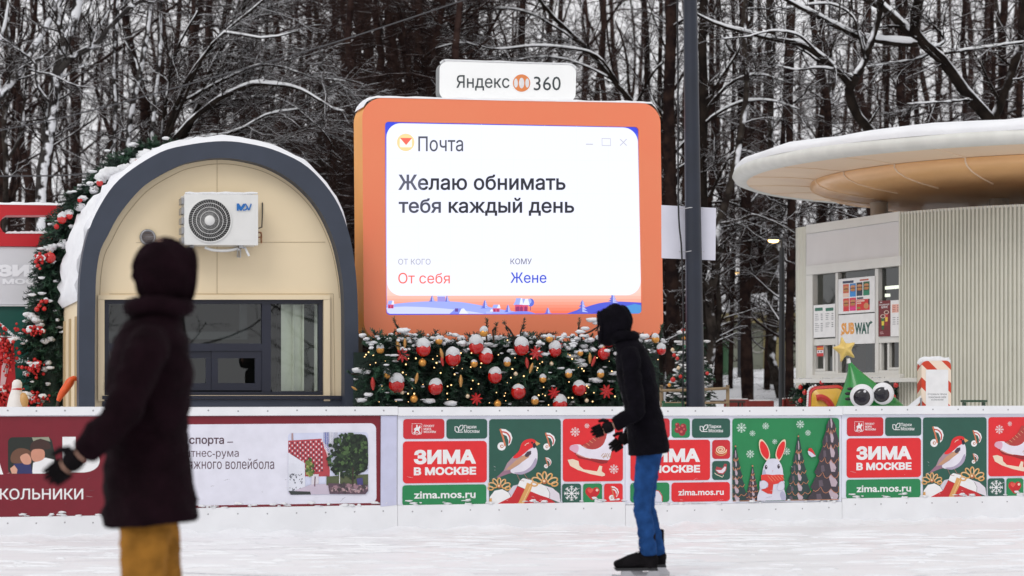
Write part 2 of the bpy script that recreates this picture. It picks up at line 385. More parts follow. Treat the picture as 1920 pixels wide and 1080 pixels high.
# skate scratches and loose shavings
def shavings():
    rg = random.Random(9); m = MB()
    for i in range(700):
        Yv = 8 + 11 * rg.random() ** .5; Xv = rg.uniform(-.26, .26) * Yv; L = rg.uniform(.04, .5) * (.5 + Yv / 18); a = rg.gauss(.1, .25)
        if Yv > board_z0(Xv) - .3: continue
        d = Vector((cos(a), sin(a), 0)); q = Vector((-sin(a), cos(a), 0)); c = Vector((Xv, Yv, .0045)); wv = rg.uniform(.006, .03); h = rg.uniform(.004, .018)
        p = [c - d * L / 2, c - d * L * .2 + q * wv, c + d * L * .3 + q * wv * .8, c + d * L / 2, c + d * L * .2 - q * wv, c - d * L * .3 - q * wv]
        top = [c - d * L * .2 + Vector((0, 0, h)), c + d * L * .25 + Vector((0, 0, h * .8))]
        m.add(p + top, [(0, 5, 6), (0, 6, 1), (1, 6, 7, 2), (2, 7, 3), (3, 7, 4), (4, 7, 6, 5)], SNOW, True)
    o = m.build('snow_shavings'); tag(o, 'loose skate shavings scattered on the ice', None, kind='stuff')
shavings()

def blade_cuts():
    rg = random.Random(17); m = MB(); CUT = mat('cut_ice', (.66, .68, .73), .5); CUT2 = mat('cut_frost', (.9, .9, .92), .8)
    for i in range(150):
        Yv = 7 + 11.5 * rg.random(); Xv = rg.uniform(-.3, .3) * Yv; L = rg.uniform(.8, 4.5); a = rg.gauss(.12, .3); cv = rg.gauss(0, .22); n = 14; c = rg.choice((CUT, CUT2)); wd = rg.uniform(.0022, .0055); p = Vector((Xv, Yv, 0)); P = []
        for k in range(n): P.append(p.copy()); a += cv / n; p = p + Vector((cos(a), sin(a), 0)) * L / n
        if any(q.y > board_z0(q.x) - .25 for q in P): continue
        z = .0046 + i * 6e-6; vs = []
        for k, q in enumerate(P):
            d = (P[min(k + 1, n - 1)] - P[max(k - 1, 0)]).normalized(); w_ = wd * min(1, k / 3, (n - 1 - k) / 3) + .0003; nrm = Vector((-d.y, d.x, 0)) * w_; vs += [Vector((q.x, q.y, z)) + nrm, Vector((q.x, q.y, z)) - nrm]
        m.add(vs, [(2 * k, 2 * k + 1, 2 * k + 3, 2 * k + 2) for k in range(n - 1)], c)
    tag(m.build('skate_marks'), 'fine curved blade cuts in the ice', None, kind='stuff')
blade_cuts()

# ================================================================== rink boards
RED, RED2, DGR, GRN, WHT, GOLD = ink((222, 36, 42)), ink((200, 36, 46)), ink((36, 86, 72)), ink((30, 130, 76)), ink((236, 236, 240)), ink((214, 160, 92))
MAROON, MAR2 = ink((118, 14, 34)), ink((70, 34, 52))
BASEZ = .0
def board(name, x0, x1, label, printer, seed, kicktop=944):
    xm = (x0 + x1) / 2; a = PB.at(x0 + .3, 763, 0); b = PB.at(x1 - .3, 763, 0); zt = PB.at(xm, 763).z; root = thing(name, label, 'rink board', (a.x, a.y, 0), 'advertising boards round the ice rink')
    zr = PB.at(xm, 779).z; zk = PB.at(xm, kicktop).z
    def slab(z0, z1, f, t, m, pname):
        q = MB(); fr = [Vector((a.x, a.y, z0)), Vector((b.x, b.y, z0)), Vector((b.x, b.y, z1)), Vector((a.x, a.y, z1))]
        q.prism([p + PB.n * f for p in fr], [p - PB.n * t for p in fr], m); return q
    q = slab(zr, zt, .03, .11, WHITEP, 'top_rail'); rg = random.Random(seed); n = 8
    for k in range(n):
        for z in ((zr + zt) / 2 + .005,):
            p = a.lerp(b, (k + .5) / n); c = Vector((p.x, p.y, z + rg.uniform(-.004, .004))) + PB.n * .0302
            q.lathe(c, [(.0, .003), (.007, .003), (.008, 0)], GREYM, 8, PB.n)
    for e in (.025, .0):
        pass
    o = q.build('top_rail', root); bevel(o, .006)
    slab(zk + .002, zr - .002, 0, .06, LILAC, 'panel').build('panel', root)
    q = slab(0.0, zk, .012, .06, WHITEP, 'kick_plate')
    for k in range(n):
        p = a.lerp(b, (k + .5) / n); c = Vector((p.x, p.y, zk - .055 + rg.uniform(-.004, .004))) + PB.n * .0122
        q.lathe(c, [(.0, .003), (.006, .003), (.007, 0)], GREYM, 8, PB.n)
    bevel(q.build('kick_plate', root), .004)
    # frost crumbs sticking to the face above the kick plate
    q = MB()
    for k in range(26):
        p = a.lerp(b, rg.random()); q.ball(Vector((p.x, p.y, zk + abs(rg.gauss(0, .018)))) + PB.n * .008, (rg.uniform(.008, .05), .008, rg.uniform(.004, .014)), SNOWCAP, 7, 5, .4, k)
    tag(q.build('frost', root), kind='stuff')
    pr = Print(PB, .004); printer(pr); pr.mb.build('printed_banner', root)
    sc = Print(PB, .0245, follow=False); sg = [mat('scuff_dark', (.10, .09, .10), .8), mat('scuff_pale', (.66, .66, .68), .8)]
    for k in range(26):
        x = x0 + 8 + (x1 - x0 - 16) * rg.random(); y = 946 - abs(rg.gauss(0, 38)); L = rg.uniform(2, 13); a = rg.gauss(0, .5); t = sg[rg.random() < .62]; x = min(x, x1 - 16)
        sc.line([(x, y), (x + L * .5, y + L * .5 * a), (x + L, y + L * a * .8)], [.15, rg.uniform(.3, .8), .15], t, 0)
    tag(sc.mb.build('scuff', root), kind='stuff')
    return root

def emblem(p, x0, y0, x1, y1, L):
    """shield with a rider and a dragon, as outline art"""
    wd, h = x1 - x0, y1 - y0; P = lambda u, v: (x0 + u * wd, y0 + v * h); xr = (x0 + x1) / 2
    p.line([P(0, 0), P(1, 0), P(1, .84), P(.9, .95), P(.6, .96), P(.5, 1.04), P(.4, .96), P(.1, .95), P(0, .84)], .8, WHT, L, True, xr)
    p.poly([P(.18, .5), P(.34, .36), P(.62, .34), P(.8, .2), P(.9, .36), P(.78, .44), P(.74, .62), P(.84, .84), P(.74, .84), P(.62, .64), P(.42, .64), P(.3, .86), P(.2, .84), P(.28, .6)], WHT, L, xr)
    p.poly([P(.44, .36), P(.42, .16), P(.5, .08), P(.58, .16), P(.58, .36)], WHT, L, xr)
    p.line([P(.86, .12), P(.2, .84)], .7, WHT, L + 1, xr=xr)
    p.line([P(.12, .8), P(.3, .9), P(.5, .8), P(.7, .92), P(.9, .82)], 1.2, WHT, L, xr=xr)
def leaf_logo(p, x, y, w_, h, L):
    xr = x + w_ / 2; P = lambda u, v: (x + u * w_, y + v * h)
    p.line([P(.02, .24), P(.3, .24), P(.44, .5), P(.44, .95), P(.2, .95), P(.02, .7)], 1.5, WHT, L, True, xr)
    p.line([P(.98, .03), P(.7, .08), P(.5, .34), P(.46, .7), P(.8, .7), P(.98, .4)], 1.5, WHT, L, True, xr)
    p.line([P(.3, .96), P(.98, .96)], 1.5, WHT, L, xr=xr)
def note(p, x, y, s, L, xr):
    """quaver with a curled head"""
    P = lambda u, v: (x + u * s, y + v * s)
    p.poly(circ(*P(.0, 0), .3 * s, 16), WHT, L, xr); p.poly(circ(*P(.02, 0), .13 * s, 12), ink((190, 120, 90)), L + 1, xr); p.poly(circ(*P(.03, .0), .07 * s, 10), WHT, L + 2, xr)
    p.line([P(.27, .0), P(.1, -.66), P(-.1, -1.25)], .13 * s, ink((206, 120, 84)), L + 1, xr=xr)
    p.poly([P(-.1, -1.27), P(.3, -1.22), P(.66, -.95), P(.78, -.6), P(.66, -.2), P(.48, -.02), P(.5, -.4), P(.36, -.74), P(.06, -.88)], WHT, L, xr)
    p.line(smooth2([P(-.02, -1.05), P(.36, -.96), P(.6, -.62), P(.55, -.2)], 4), .1 * s, ink((196, 62, 50)), L + 1, xr=xr)
def bow(p, x, y, s, L, xr):
    P = lambda u, v: (x + u * s, y + v * s); G2, G3 = ink((176, 104, 62)), ink((240, 206, 170))
    for (cx, cy, rx, ry, a) in ((-.75, -.25, .5, .26, .35), (-.45, -.62, .42, .2, .9), (0, -.7, .4, .19, 1.57), (.45, -.55, .42, .2, -.95), (.8, -.2, .5, .26, -.4), (-1., .1, .3, .2, .1), (1., .12, .3, .2, -.1)):
        e = [P(cx + rx * cos(t) * cos(a) - ry * sin(t) * sin(a), cy + rx * cos(t) * sin(a) + ry * sin(t) * cos(a)) for t in [2 * pi * k / 18 for k in range(18)]]
        p.line(e, .15 * s, GOLD, L, True, xr); e2 = [P(cx + .92 * rx * cos(t) * cos(a) - .85 * ry * sin(t) * sin(a), cy - .05 + .92 * rx * cos(t) * sin(a) + .85 * ry * sin(t) * cos(a)) for t in [pi + pi * k / 9 for k in range(9)]]
        p.line(e2, .05 * s, G3, L + 1, xr=xr)
    p.poly(circ(*P(0, -.12), .24 * s, 14), G2, L + 2, xr); p.poly(circ(*P(-.04, -.18), .13 * s, 12), G3, L + 3, xr)
def print_winter(p):
    """red and green tiles: lettering, bird on presents, ice skate"""
    p.rect(756, 785.7, 833.3, 823, RED2, 0, 6); emblem(p, 772.5, 794.4, 790.9, 815, 1)
    for t, x1, y0 in (('ПРОЕКТ', 814.5, 796.7), ('МЭРА', 808.7, 802.3), ('МОСКВЫ', 817, 807.5)): p.text(t, 794.5, y0, x1, y0 + 4.2, WHT, 1, .02)
    p.rect(837, 785.7, 913.5, 822.6, DGR, 0, 6); leaf_logo(p, 852.8, 796.8, 15.6, 14, 1); p.text('Парки', 870.2, 797, 892.9, 805, WHT, 1, .012); p.text('Москвы', 870.2, 804.8, 898.6, 811.6, WHT, 1, .012)
    p.rect(755.4, 827.1, 912.8, 905.5, RED, 0, 7); p.text('ЗИМА', 776, 843, 892.8, 870.2, WHT, 1, .055); p.text('В МОСКВЕ', 776, 875.5, 892.8, 890.8, WHT, 1, .05)
    p.rect(754.4, 909, 911.9, 947.4, GRN, 0, 6); p.text('zima.mos.ru', 776, 920.7, 891.7, 934.4, WHT, 1, .022)
    # bird
    p.rect(917, 785.7, 1051.6, 945.2, DGR, 0, 6); xr = 984; Z_ = lambda l: [(910 + a / 6.352, 780 + b / 6.352) for a, b in l]
    note(p, 940.5, 836.5, 26, 1, xr); note(p, 1025, 838, 21, 1, xr); note(p, 1024, 874.5, 13, 1, xr)
    GB, BWH, BSH = ink((196, 150, 118)), ink((226, 222, 232)), ink((172, 160, 184))
    p.poly(Z_([(130, 730), (215, 650), (320, 640), (370, 662), (260, 690), (150, 732)]), ink((150, 110, 130)), 1, xr)
    p.poly(Z_(smooth2([(300, 660), (330, 560), (440, 430), (540, 370), (605, 380), (622, 480), (600, 590), (530, 660), (440, 692), (370, 690)], 4, True)), BWH, 2, xr)
    p.poly(Z_(smooth2([(345, 672), (450, 660), (540, 600), (600, 500), (612, 560), (560, 640), (450, 694), (380, 692)], 3, True)), BSH, 3, xr)
    p.poly(Z_([(215, 655), (260, 560), (330, 480), (440, 470), (470, 520), (400, 580), (300, 640)]), ink((168, 140, 150)), 3, xr)
    p.poly(Z_([(240, 640), (360, 530), (470, 460), (540, 420), (520, 490), (420, 560), (300, 635)]), GB, 4, xr)
    p.poly(Z_([(470, 460), (500, 425), (545, 415), (545, 455), (500, 490), (475, 485)]), ink((70, 54, 66)), 5, xr)
    p.poly(Z_(smooth2([(330, 490), (400, 415), (430, 330), (480, 285), (550, 272), (600, 295), (610, 330), (580, 365), (520, 400), (460, 450), (380, 500)], 4, True)), RED, 5, xr)
    p.poly(Z_([(562, 330), (590, 318), (606, 345), (592, 385), (570, 380)]), ink((36, 30, 50)), 6, xr)
    p.poly(Z_([(600, 300), (655, 330), (612, 356), (596, 330)]), ink((212, 160, 100)), 7, xr); p.poly(Z_(circ(556, 318, 11)), ink((20, 18, 28)), 7, xr)
    p.line(Z_([(470, 352), (490, 332), (520, 320)]), 1.2, ink((240, 210, 190)), 6, xr=xr)
    p.line(Z_([(375, 690), (410, 765), (465, 775)]), .9, ink((170, 120, 110)), 7, xr=xr); p.line(Z_([(465, 690), (500, 745), (550, 755)]), .9, ink((170, 120, 110)), 7, xr=xr)
    # presents
    p.poly(Z_([(44, 1030), (52, 960), (110, 885), (200, 868), (270, 905), (310, 960), (310, 1048), (60, 1048)]), WHT, 3, xr)
    p.poly(Z_([(270, 905), (330, 830), (390, 815), (310, 965)]), ink((206, 200, 212)), 2, xr); p.line(Z_([(272, 900), (300, 945), (305, 975)]), .7, ink((60, 50, 50)), 4, xr=xr)
    p.poly(Z_([(130, 1048), (310, 960), (380, 835), (560, 905), (770, 990), (850, 1049), (130, 1049)]), ink((196, 34, 40)), 4, xr)
    p.poly(Z_([(385, 830), (410, 770), (450, 740), (560, 768), (700, 830), (770, 900), (780, 990), (650, 945), (520, 890)]), WHT, 5, xr)
    p.poly(Z_([(700, 830), (800, 862), (880, 930), (892, 1000), (892, 1040), (760, 985), (765, 900)]), ink((222, 216, 224)), 5, xr); p.line(Z_([(735, 860), (768, 920), (765, 985)]), .7, ink((60, 50, 50)), 7, xr=xr)
    p.poly(Z_([(495, 795), (566, 820), (540, 890), (455, 1049), (385, 1049), (470, 870)]), GOLD, 6, xr); p.line(Z_([(540, 830), (440, 1045)]), 1.2, ink((238, 200, 150)), 7, xr=xr)
    p.poly(Z_([(46, 980), (76, 970), (80, 1040), (50, 1045)]), GOLD, 5, xr)
    bow(p, *Z_([(705, 800)])[0], 19, 6, xr); bow(p, *Z_([(165, 845)])[0], 16, 6, xr)
    # skate
    p.rect(1055.3, 785.2, 1168, 902.5, RED, 0, 6); xr = 1111
    for x, y, r in ((1070, 188, 56), (1210, 117, 30), (1531, 636, 56)): p.flake(*Z_([(x, y)])[0], r / 6.352, ink((246, 226, 226)), 1, 8, xr)
    p.poly(Z_([(980, 520), (1040, 510), (1110, 535), (1120, 590), (1170, 635), (1330, 660), (1360, 590), (1392, 600), (1385, 660), (1425, 690), (1425, 712), (1390, 720), (1250, 690), (1100, 640), (1010, 590)]), ink((238, 214, 190)), 2, xr)
    p.poly(Z_(smooth2([(1003, 390), (1030, 345), (1130, 340), (1200, 385), (1310, 395), (1400, 345), (1440, 250), (1470, 150), (1540, 160), (1530, 330), (1495, 450), (1470, 525), (1380, 520), (1220, 500), (1060, 430)], 3, True)), ink((228, 222, 234)), 3, xr)
    p.poly(Z_(smooth2([(1003, 390), (1030, 348), (1100, 345), (1110, 400), (1080, 440)], 3, True)), ink((222, 168, 190)), 4, xr)
    p.poly(Z_([(1140, 350), (1230, 310), (1310, 240), (1370, 140), (1440, 150), (1440, 260), (1400, 345), (1310, 392), (1200, 384)]), ink((178, 60, 56)), 4, xr)
    for k in range(7): p.line(Z_([(1165 + k * 38, 352 - k * 30 + k * k * .2), (1205 + k * 37, 378 - k * 28)]), .9, ink((220, 160, 120)), 5, xr=xr)
    p.poly(Z_([(1060, 435), (1150, 480), (1230, 500), (1390, 522), (1465, 528), (1450, 560), (1380, 570), (1250, 530), (1110, 500)]), ink((150, 30, 36)), 4, xr)
    p.line(Z_([(1080, 450), (1160, 486), (1260, 508)]), .8, ink((230, 190, 170)), 5, xr=xr)
    for k in range(9): p.line(Z_([(1380 + 14 * k, 480 + (k % 3) * 14), (1410 + 11 * k, 445 + (k % 2) * 30)]), 1.0, ink((176, 132, 80)), 5, xr=xr)
    p.rect(1054, 907, 1089.4, 943.3, DGR, 0, 5); p.flake(1071.8, 925, 14.3, WHT, 1, 8, 1072)
    p.rect(1093.3, 906.7, 1128.9, 943.3, GRN, 0, 5); hx = [(0, .95), (-.62, .4), (-.98, -.1), (-.92, -.6), (-.55, -.85), (-.2, -.75), (0, -.45), (.2, -.75), (.55, -.85), (.92, -.6), (.98, -.1), (.62, .4)]
    p.poly([(1111 + a * 13.4, 925 + b * 13.4) for a, b in smooth2(hx, 3, True)], ink((196, 28, 34)), 1, 1111); p.poly([(1107 + a * 5.5, 920 + b * 5) for a, b in smooth2(hx, 3, True)], ink((226, 84, 72)), 2, 1111); p.poly(circ(1119.5, 919, 2.6), ink((240, 200, 180)), 2, 1111)
    p.rect(1132.8, 906.7, 1167.6, 942.6, RED, 0, 5); note(p, 1147, 933, 17, 1, 1150)
def fir_print(p, x, yb, yt, hw, n, L, xr, dark=0):
    """scalloped fir with gilt edges"""
    H = yb - yt; cols = [ink((62, 54, 62)), ink((96, 84, 94)), ink((40, 62, 60))]; G1 = ink((190, 126, 92)); LT = ink((186, 168, 178))
    for k in range(n - 1, -1, -1):
        t0, t1 = k / n, (k + 1.25) / n; w0, w1 = hw * max(.04, t0 * .75), hw * min(1.04, t1); y0, y1 = yt + H * t0, min(yb, yt + H * t1 * .98)
        pts = [(x, y0 - H * .06), (x + w0, y0), (x + w1 * .92, y1 - H * .03), (x + w1, y1)]; sc = []
        for j in range(4):
            a, b = w1 - j * w1 / 2, w1 - (j + 1) * w1 / 2; sc += [(x + a + (b - a) * u, min(yb, y1 + sin(pi * u) * H * .05 + (abs(a + b) / 2 < w1 * .6) * H * .02)) for u in (0, .25, .5, .75)]
        out = [(min(1572.6, px_), py_) for px_, py_ in pts + sc + [(x - w1, y1), (x - w1 * .92, y1 - H * .03), (x - w0, y0)]]
        if min(q[1] for q in out) < 784.6: out = [(a, max(784.6, b)) for a, b in out]
        out = [(max(1374, a), b) for a, b in out]
        p.poly(out, cols[dark], L + 3 * (n - k), xr)
        p.poly([(min(1572.4, max(1374.2, x + w1 * u)), min(yb, max(785, y0 + (y1 - y0) * v))) for u, v in ((-.12, .35), (.1, .3), (.32, .75), (.24, 1.0), (.02, .98))], LT, L + 3 * (n - k) + 1, xr)
        p.poly([(min(1572.4, max(1374.2, x + w1 * u)), min(yb, max(785, y0 + (y1 - y0) * v))) for u, v in ((-.6, .62), (-.42, .6), (-.36, .95), (-.58, 1.0))], cols[1], L + 3 * (n - k) + 1, xr)
        e = [(min(1572.4, max(1374.2, a)), max(785, b)) for a, b in sc]
        p.line(e, 1.1, G1, L + 3 * (n - k) + 2, xr=xr)
    p.poly(circ(x, yt - 1, 1.6, 8), G1, L + 3 * n + 3, xr)
def print_bunny(p):
    """lettering tiles, small picture tiles and the rabbit among gilt firs"""
    M = lambda x, y: (1160 + x / 4.364, 760 + y / 4.364)
    R = lambda x0, y0, x1, y1, m: p.rect(*M(x0, y0), *M(x1, y1), m, 0, 6)
    R(95, 108, 418, 268, RED2); emblem(p, 1200, 794.4, 1218, 814, 1)
    for t, x1, y0 in (('ПРОЕКТ', 1240, 796), ('МЭРА', 1234.6, 801.5), ('МОСКВЫ', 1242.5, 806.8)): p.text(t, 1221.5, y0, x1, y0 + 4.2, WHT, 1, .02)
    R(433, 108, 583, 265, GRN); xr = 1276
    for cx, cy, r in ((1270.5, 806, 6), (1281, 800, 6), (1279, 811, 6.5), (1270, 797, 4.5), (1284, 806, 4), (1275, 803, 4)):
        p.poly(circ(cx, cy, r, 9), ink((150, 36, 48)), 1 if r > 5 else 2, xr); p.poly(circ(cx - 1.4, cy - 1.6, r * .4, 8), ink((206, 96, 92)), 3, xr)
    R(600, 108, 912, 265, DGR); leaf_logo(p, 1312.4, 796, 14.4, 13.6, 1); p.text('Парки', 1328.7, 796.4, 1351.8, 804, WHT, 1, .012); p.text('Москвы', 1328.7, 804, 1355.5, 810.5, WHT, 1, .012)
    R(97, 283, 748, 615, RED); p.text('ЗИМА', 1203, 841, 1312.7, 866.8, WHT, 1, .055); p.text('В МОСКВЕ', 1203, 872.2, 1312.7, 886.6, WHT, 1, .05)
    R(765, 283, 912, 438, RED2); xr = 1352
    p.line([(1352 + r * cos(t), 843 + r * .75 * sin(t)) for t, r in [(k * .45, 10.5 - k * .28) for k in range(34)]], 2.0, ink((240, 214, 178)), 1, xr=xr); p.line([(1352 + 11 * cos(t), 845 + 9 * sin(t)) for t in [.2 + k * .27 for k in range(11)]], 1.4, GOLD, 2, xr=xr)
    R(765, 455, 912, 610, DGR); p.poly([M(*q) for q in ((790, 530), (800, 500), (850, 515), (865, 478), (885, 480), (882, 530), (858, 566), (815, 560))], ink((170, 60, 66)), 1, xr)
    p.poly([M(*q) for q in ((795, 528), (840, 530), (868, 500), (880, 505), (872, 535), (850, 556), (820, 552))], ink((226, 214, 222)), 2, xr); p.line([M(*q) for q in ((785, 552), (800, 566), (850, 588), (858, 570))], 1.3, ink((238, 220, 196)), 2, xr=xr)
    R(95, 633, 415, 793, GRN); xr = 1218; p.poly([M(*q) for q in smooth2([(235, 792), (240, 730), (265, 705), (255, 660), (275, 645), (288, 690), (330, 700), (358, 745), (356, 792)], 3)], ink((214, 214, 226)), 1, xr); p.line([M(*q) for q in ((285, 692), (330, 702), (356, 745), (356, 785))], 1.6, ink((200, 50, 60)), 2, xr=xr)
    R(432, 630, 910, 787, RED); p.text('zima.mos.ru', 1271.5, 917.4, 1357, 928.6, WHT, 1, .022)
    R(930, 105, 1805, 780, GRN); Z_ = lambda l: [(1360 + a / 6.545, 780 + b / 6.545) for a, b in l]; xr = 1473
    for x, y, r in ((198, 142, 60), (333, 210, 36), (495, 122, 42), (606, 314, 32), (306, 463, 50), (752, 435, 46), (919, 103, 50), (1014, 209, 36)): p.flake(*Z_([(x, y)])[0], r / 6.545, ink((214, 236, 224)), 1, 8, xr)
    fir_print(p, 1379, 938, 837, 24, 6, 1, xr, 2); fir_print(p, 1411, 938, 874, 15, 6, 1, xr); fir_print(p, 1497, 938, 819, 27, 6, 1, xr, 2); fir_print(p, 1558, 938, 768, 44, 6, 22, xr)
    BW, BS = ink((214, 214, 228)), ink((176, 176, 200))
    p.poly(Z_(smooth2([(390, 1034), (395, 970), (420, 900), (420, 820), (450, 790), (700, 790), (724, 830), (722, 900), (742, 970), (742, 1034)], 3)), BW, 30, xr)
    p.poly(Z_(smooth2([(690, 1030), (670, 960), (700, 920), (735, 960), (742, 1030)], 3)), BS, 31, xr)
    for e in ([(505, 545), (440, 470), (413, 370), (420, 295), (460, 290), (520, 370), (548, 460), (540, 530)], [(640, 545), (615, 480), (640, 380), (690, 305), (735, 290), (742, 360), (715, 460), (670, 545)]):
        p.poly(Z_(smooth2(e, 4, True)), ink((236, 206, 180)), 30, xr); c = np.mean(e, 0); p.poly(Z_([tuple(c + (np.array(q) - c) * .82) for q in smooth2(e, 4, True)]), ink((224, 36, 38)), 31, xr)
    p.poly(Z_(smooth2([(452, 715), (470, 620), (500, 560), (540, 525), (630, 525), (665, 560), (695, 620), (708, 690), (690, 740), (470, 740)], 4, True)), BW, 32, xr)
    p.poly(Z_(smooth2([(455, 700), (480, 650), (500, 720), (470, 740)], 3, True)), BS, 33, xr)
    for x, y in ((500, 625), (654, 618)): p.poly(Z_(circ(x, y, 16, 14, 28)), ink((52, 36, 56)), 33, xr); p.poly(Z_(circ(x + 5, y - 10, 6, 8)), WHT, 34, xr)
    p.poly(Z_(circ(582, 668, 8, 8, 5)), ink((226, 160, 176)), 33, xr); p.line(Z_([(582, 672), (582, 690)]), .6, ink((200, 150, 166)), 33, xr=xr)
    p.poly(Z_([(440, 720), (500, 712), (580, 722), (660, 716), (712, 724), (712, 800), (640, 830), (560, 842), (470, 815), (440, 780)]), ink((222, 58, 48)), 34, xr)
    p.poly(Z_([(530, 800), (590, 830), (575, 955), (520, 950), (440, 905), (470, 880), (525, 870)]), ink((214, 54, 44)), 35, xr)
    for k in range(5): p.line(Z_([(520 + 40 * k, 730), (580 + 36 * k, 800 - 6 * k)]), .8, ink((240, 150, 110)), 36, xr=xr)
    for q in ([(430, 800), (480, 790), (525, 830), (500, 880), (440, 890), (420, 850)], [(640, 860), (660, 820), (700, 800), (724, 840), (715, 900), (660, 915), (635, 895)]): p.poly(Z_(smooth2(q, 3, True)), BW, 37, xr); p.line(Z_(smooth2(q, 3, True)), .7, BS, 38, True, xr)
    p.poly(Z_([(1012, 440), (1030, 395), (1060, 400), (1085, 440), (1112, 495), (1060, 510), (1025, 480)]), ink((214, 210, 226)), 44, xr); p.poly(Z_([(1012, 425), (1030, 395), (1058, 398), (1084, 436), (1108, 492), (1060, 450)]), ink((206, 44, 44)), 45, xr)
def print_maroon_left(p):
    p.poly([(-75, 781), (304.2, 780.4), (304.2, 965), (-75, 972)], MAROON, 0)
    X = lambda a, b: (a / 3.177, 740 + b / 3.177)
    p.text('Л', -92, 819, -55, 889, WHT, 1, .05, follow=False)
    p.text('А', -52, 819, 6, 889.5, WHT, 1, .05, follow=False)
    p.poly(rq((15, 820), (96, 819), (110, 888), (15, 888.5), 9), ink((30, 36, 30)), 1)                # the photograph set into the round letter
    p.poly([(60, 888), (62, 868), (85, 858), (102, 862), (100, 880), (85, 888)], WHT, 3)
    p.poly([X(*q) for q in smooth2([(66, 400), (70, 350), (110, 320), (160, 325), (188, 350), (175, 400), (110, 410)], 4, True)], ink((104, 70, 52)), 3)
    p.poly([X(*q) for q in smooth2([(120, 370), (160, 350), (185, 380), (180, 412), (140, 412)], 4, True)], ink((206, 150, 126)), 4)
    p.poly([X(*q) for q in smooth2([(180, 330), (190, 285), (240, 265), (290, 285), (300, 320), (250, 330), (200, 345)], 4, True)], ink((62, 38, 32)), 3)
    p.poly([X(*q) for q in smooth2([(185, 345), (205, 325), (260, 330), (262, 380), (215, 400), (190, 385)], 4, True)], ink((200, 140, 116)), 4)
    p.poly([X(*q) for q in ((80, 412), (180, 405), (195, 470), (90, 470))], ink((42, 46, 96)), 3); p.poly([X(*q) for q in ((60, 440), (85, 420), (104, 445), (100, 470), (70, 470))], ink((212, 160, 136)), 4)
    p.poly([X(*q) for q in ((190, 255), (290, 252), (300, 280), (240, 262), (200, 280))], ink((150, 150, 130)), 2)
    p.text('Ь', 117, 819, 187, 886, WHT, 1, .07, follow=False)
    p.text('СОКОЛЬНИКИ', -43, 916, 156, 936.5, WHT, 1, .012, follow=False)
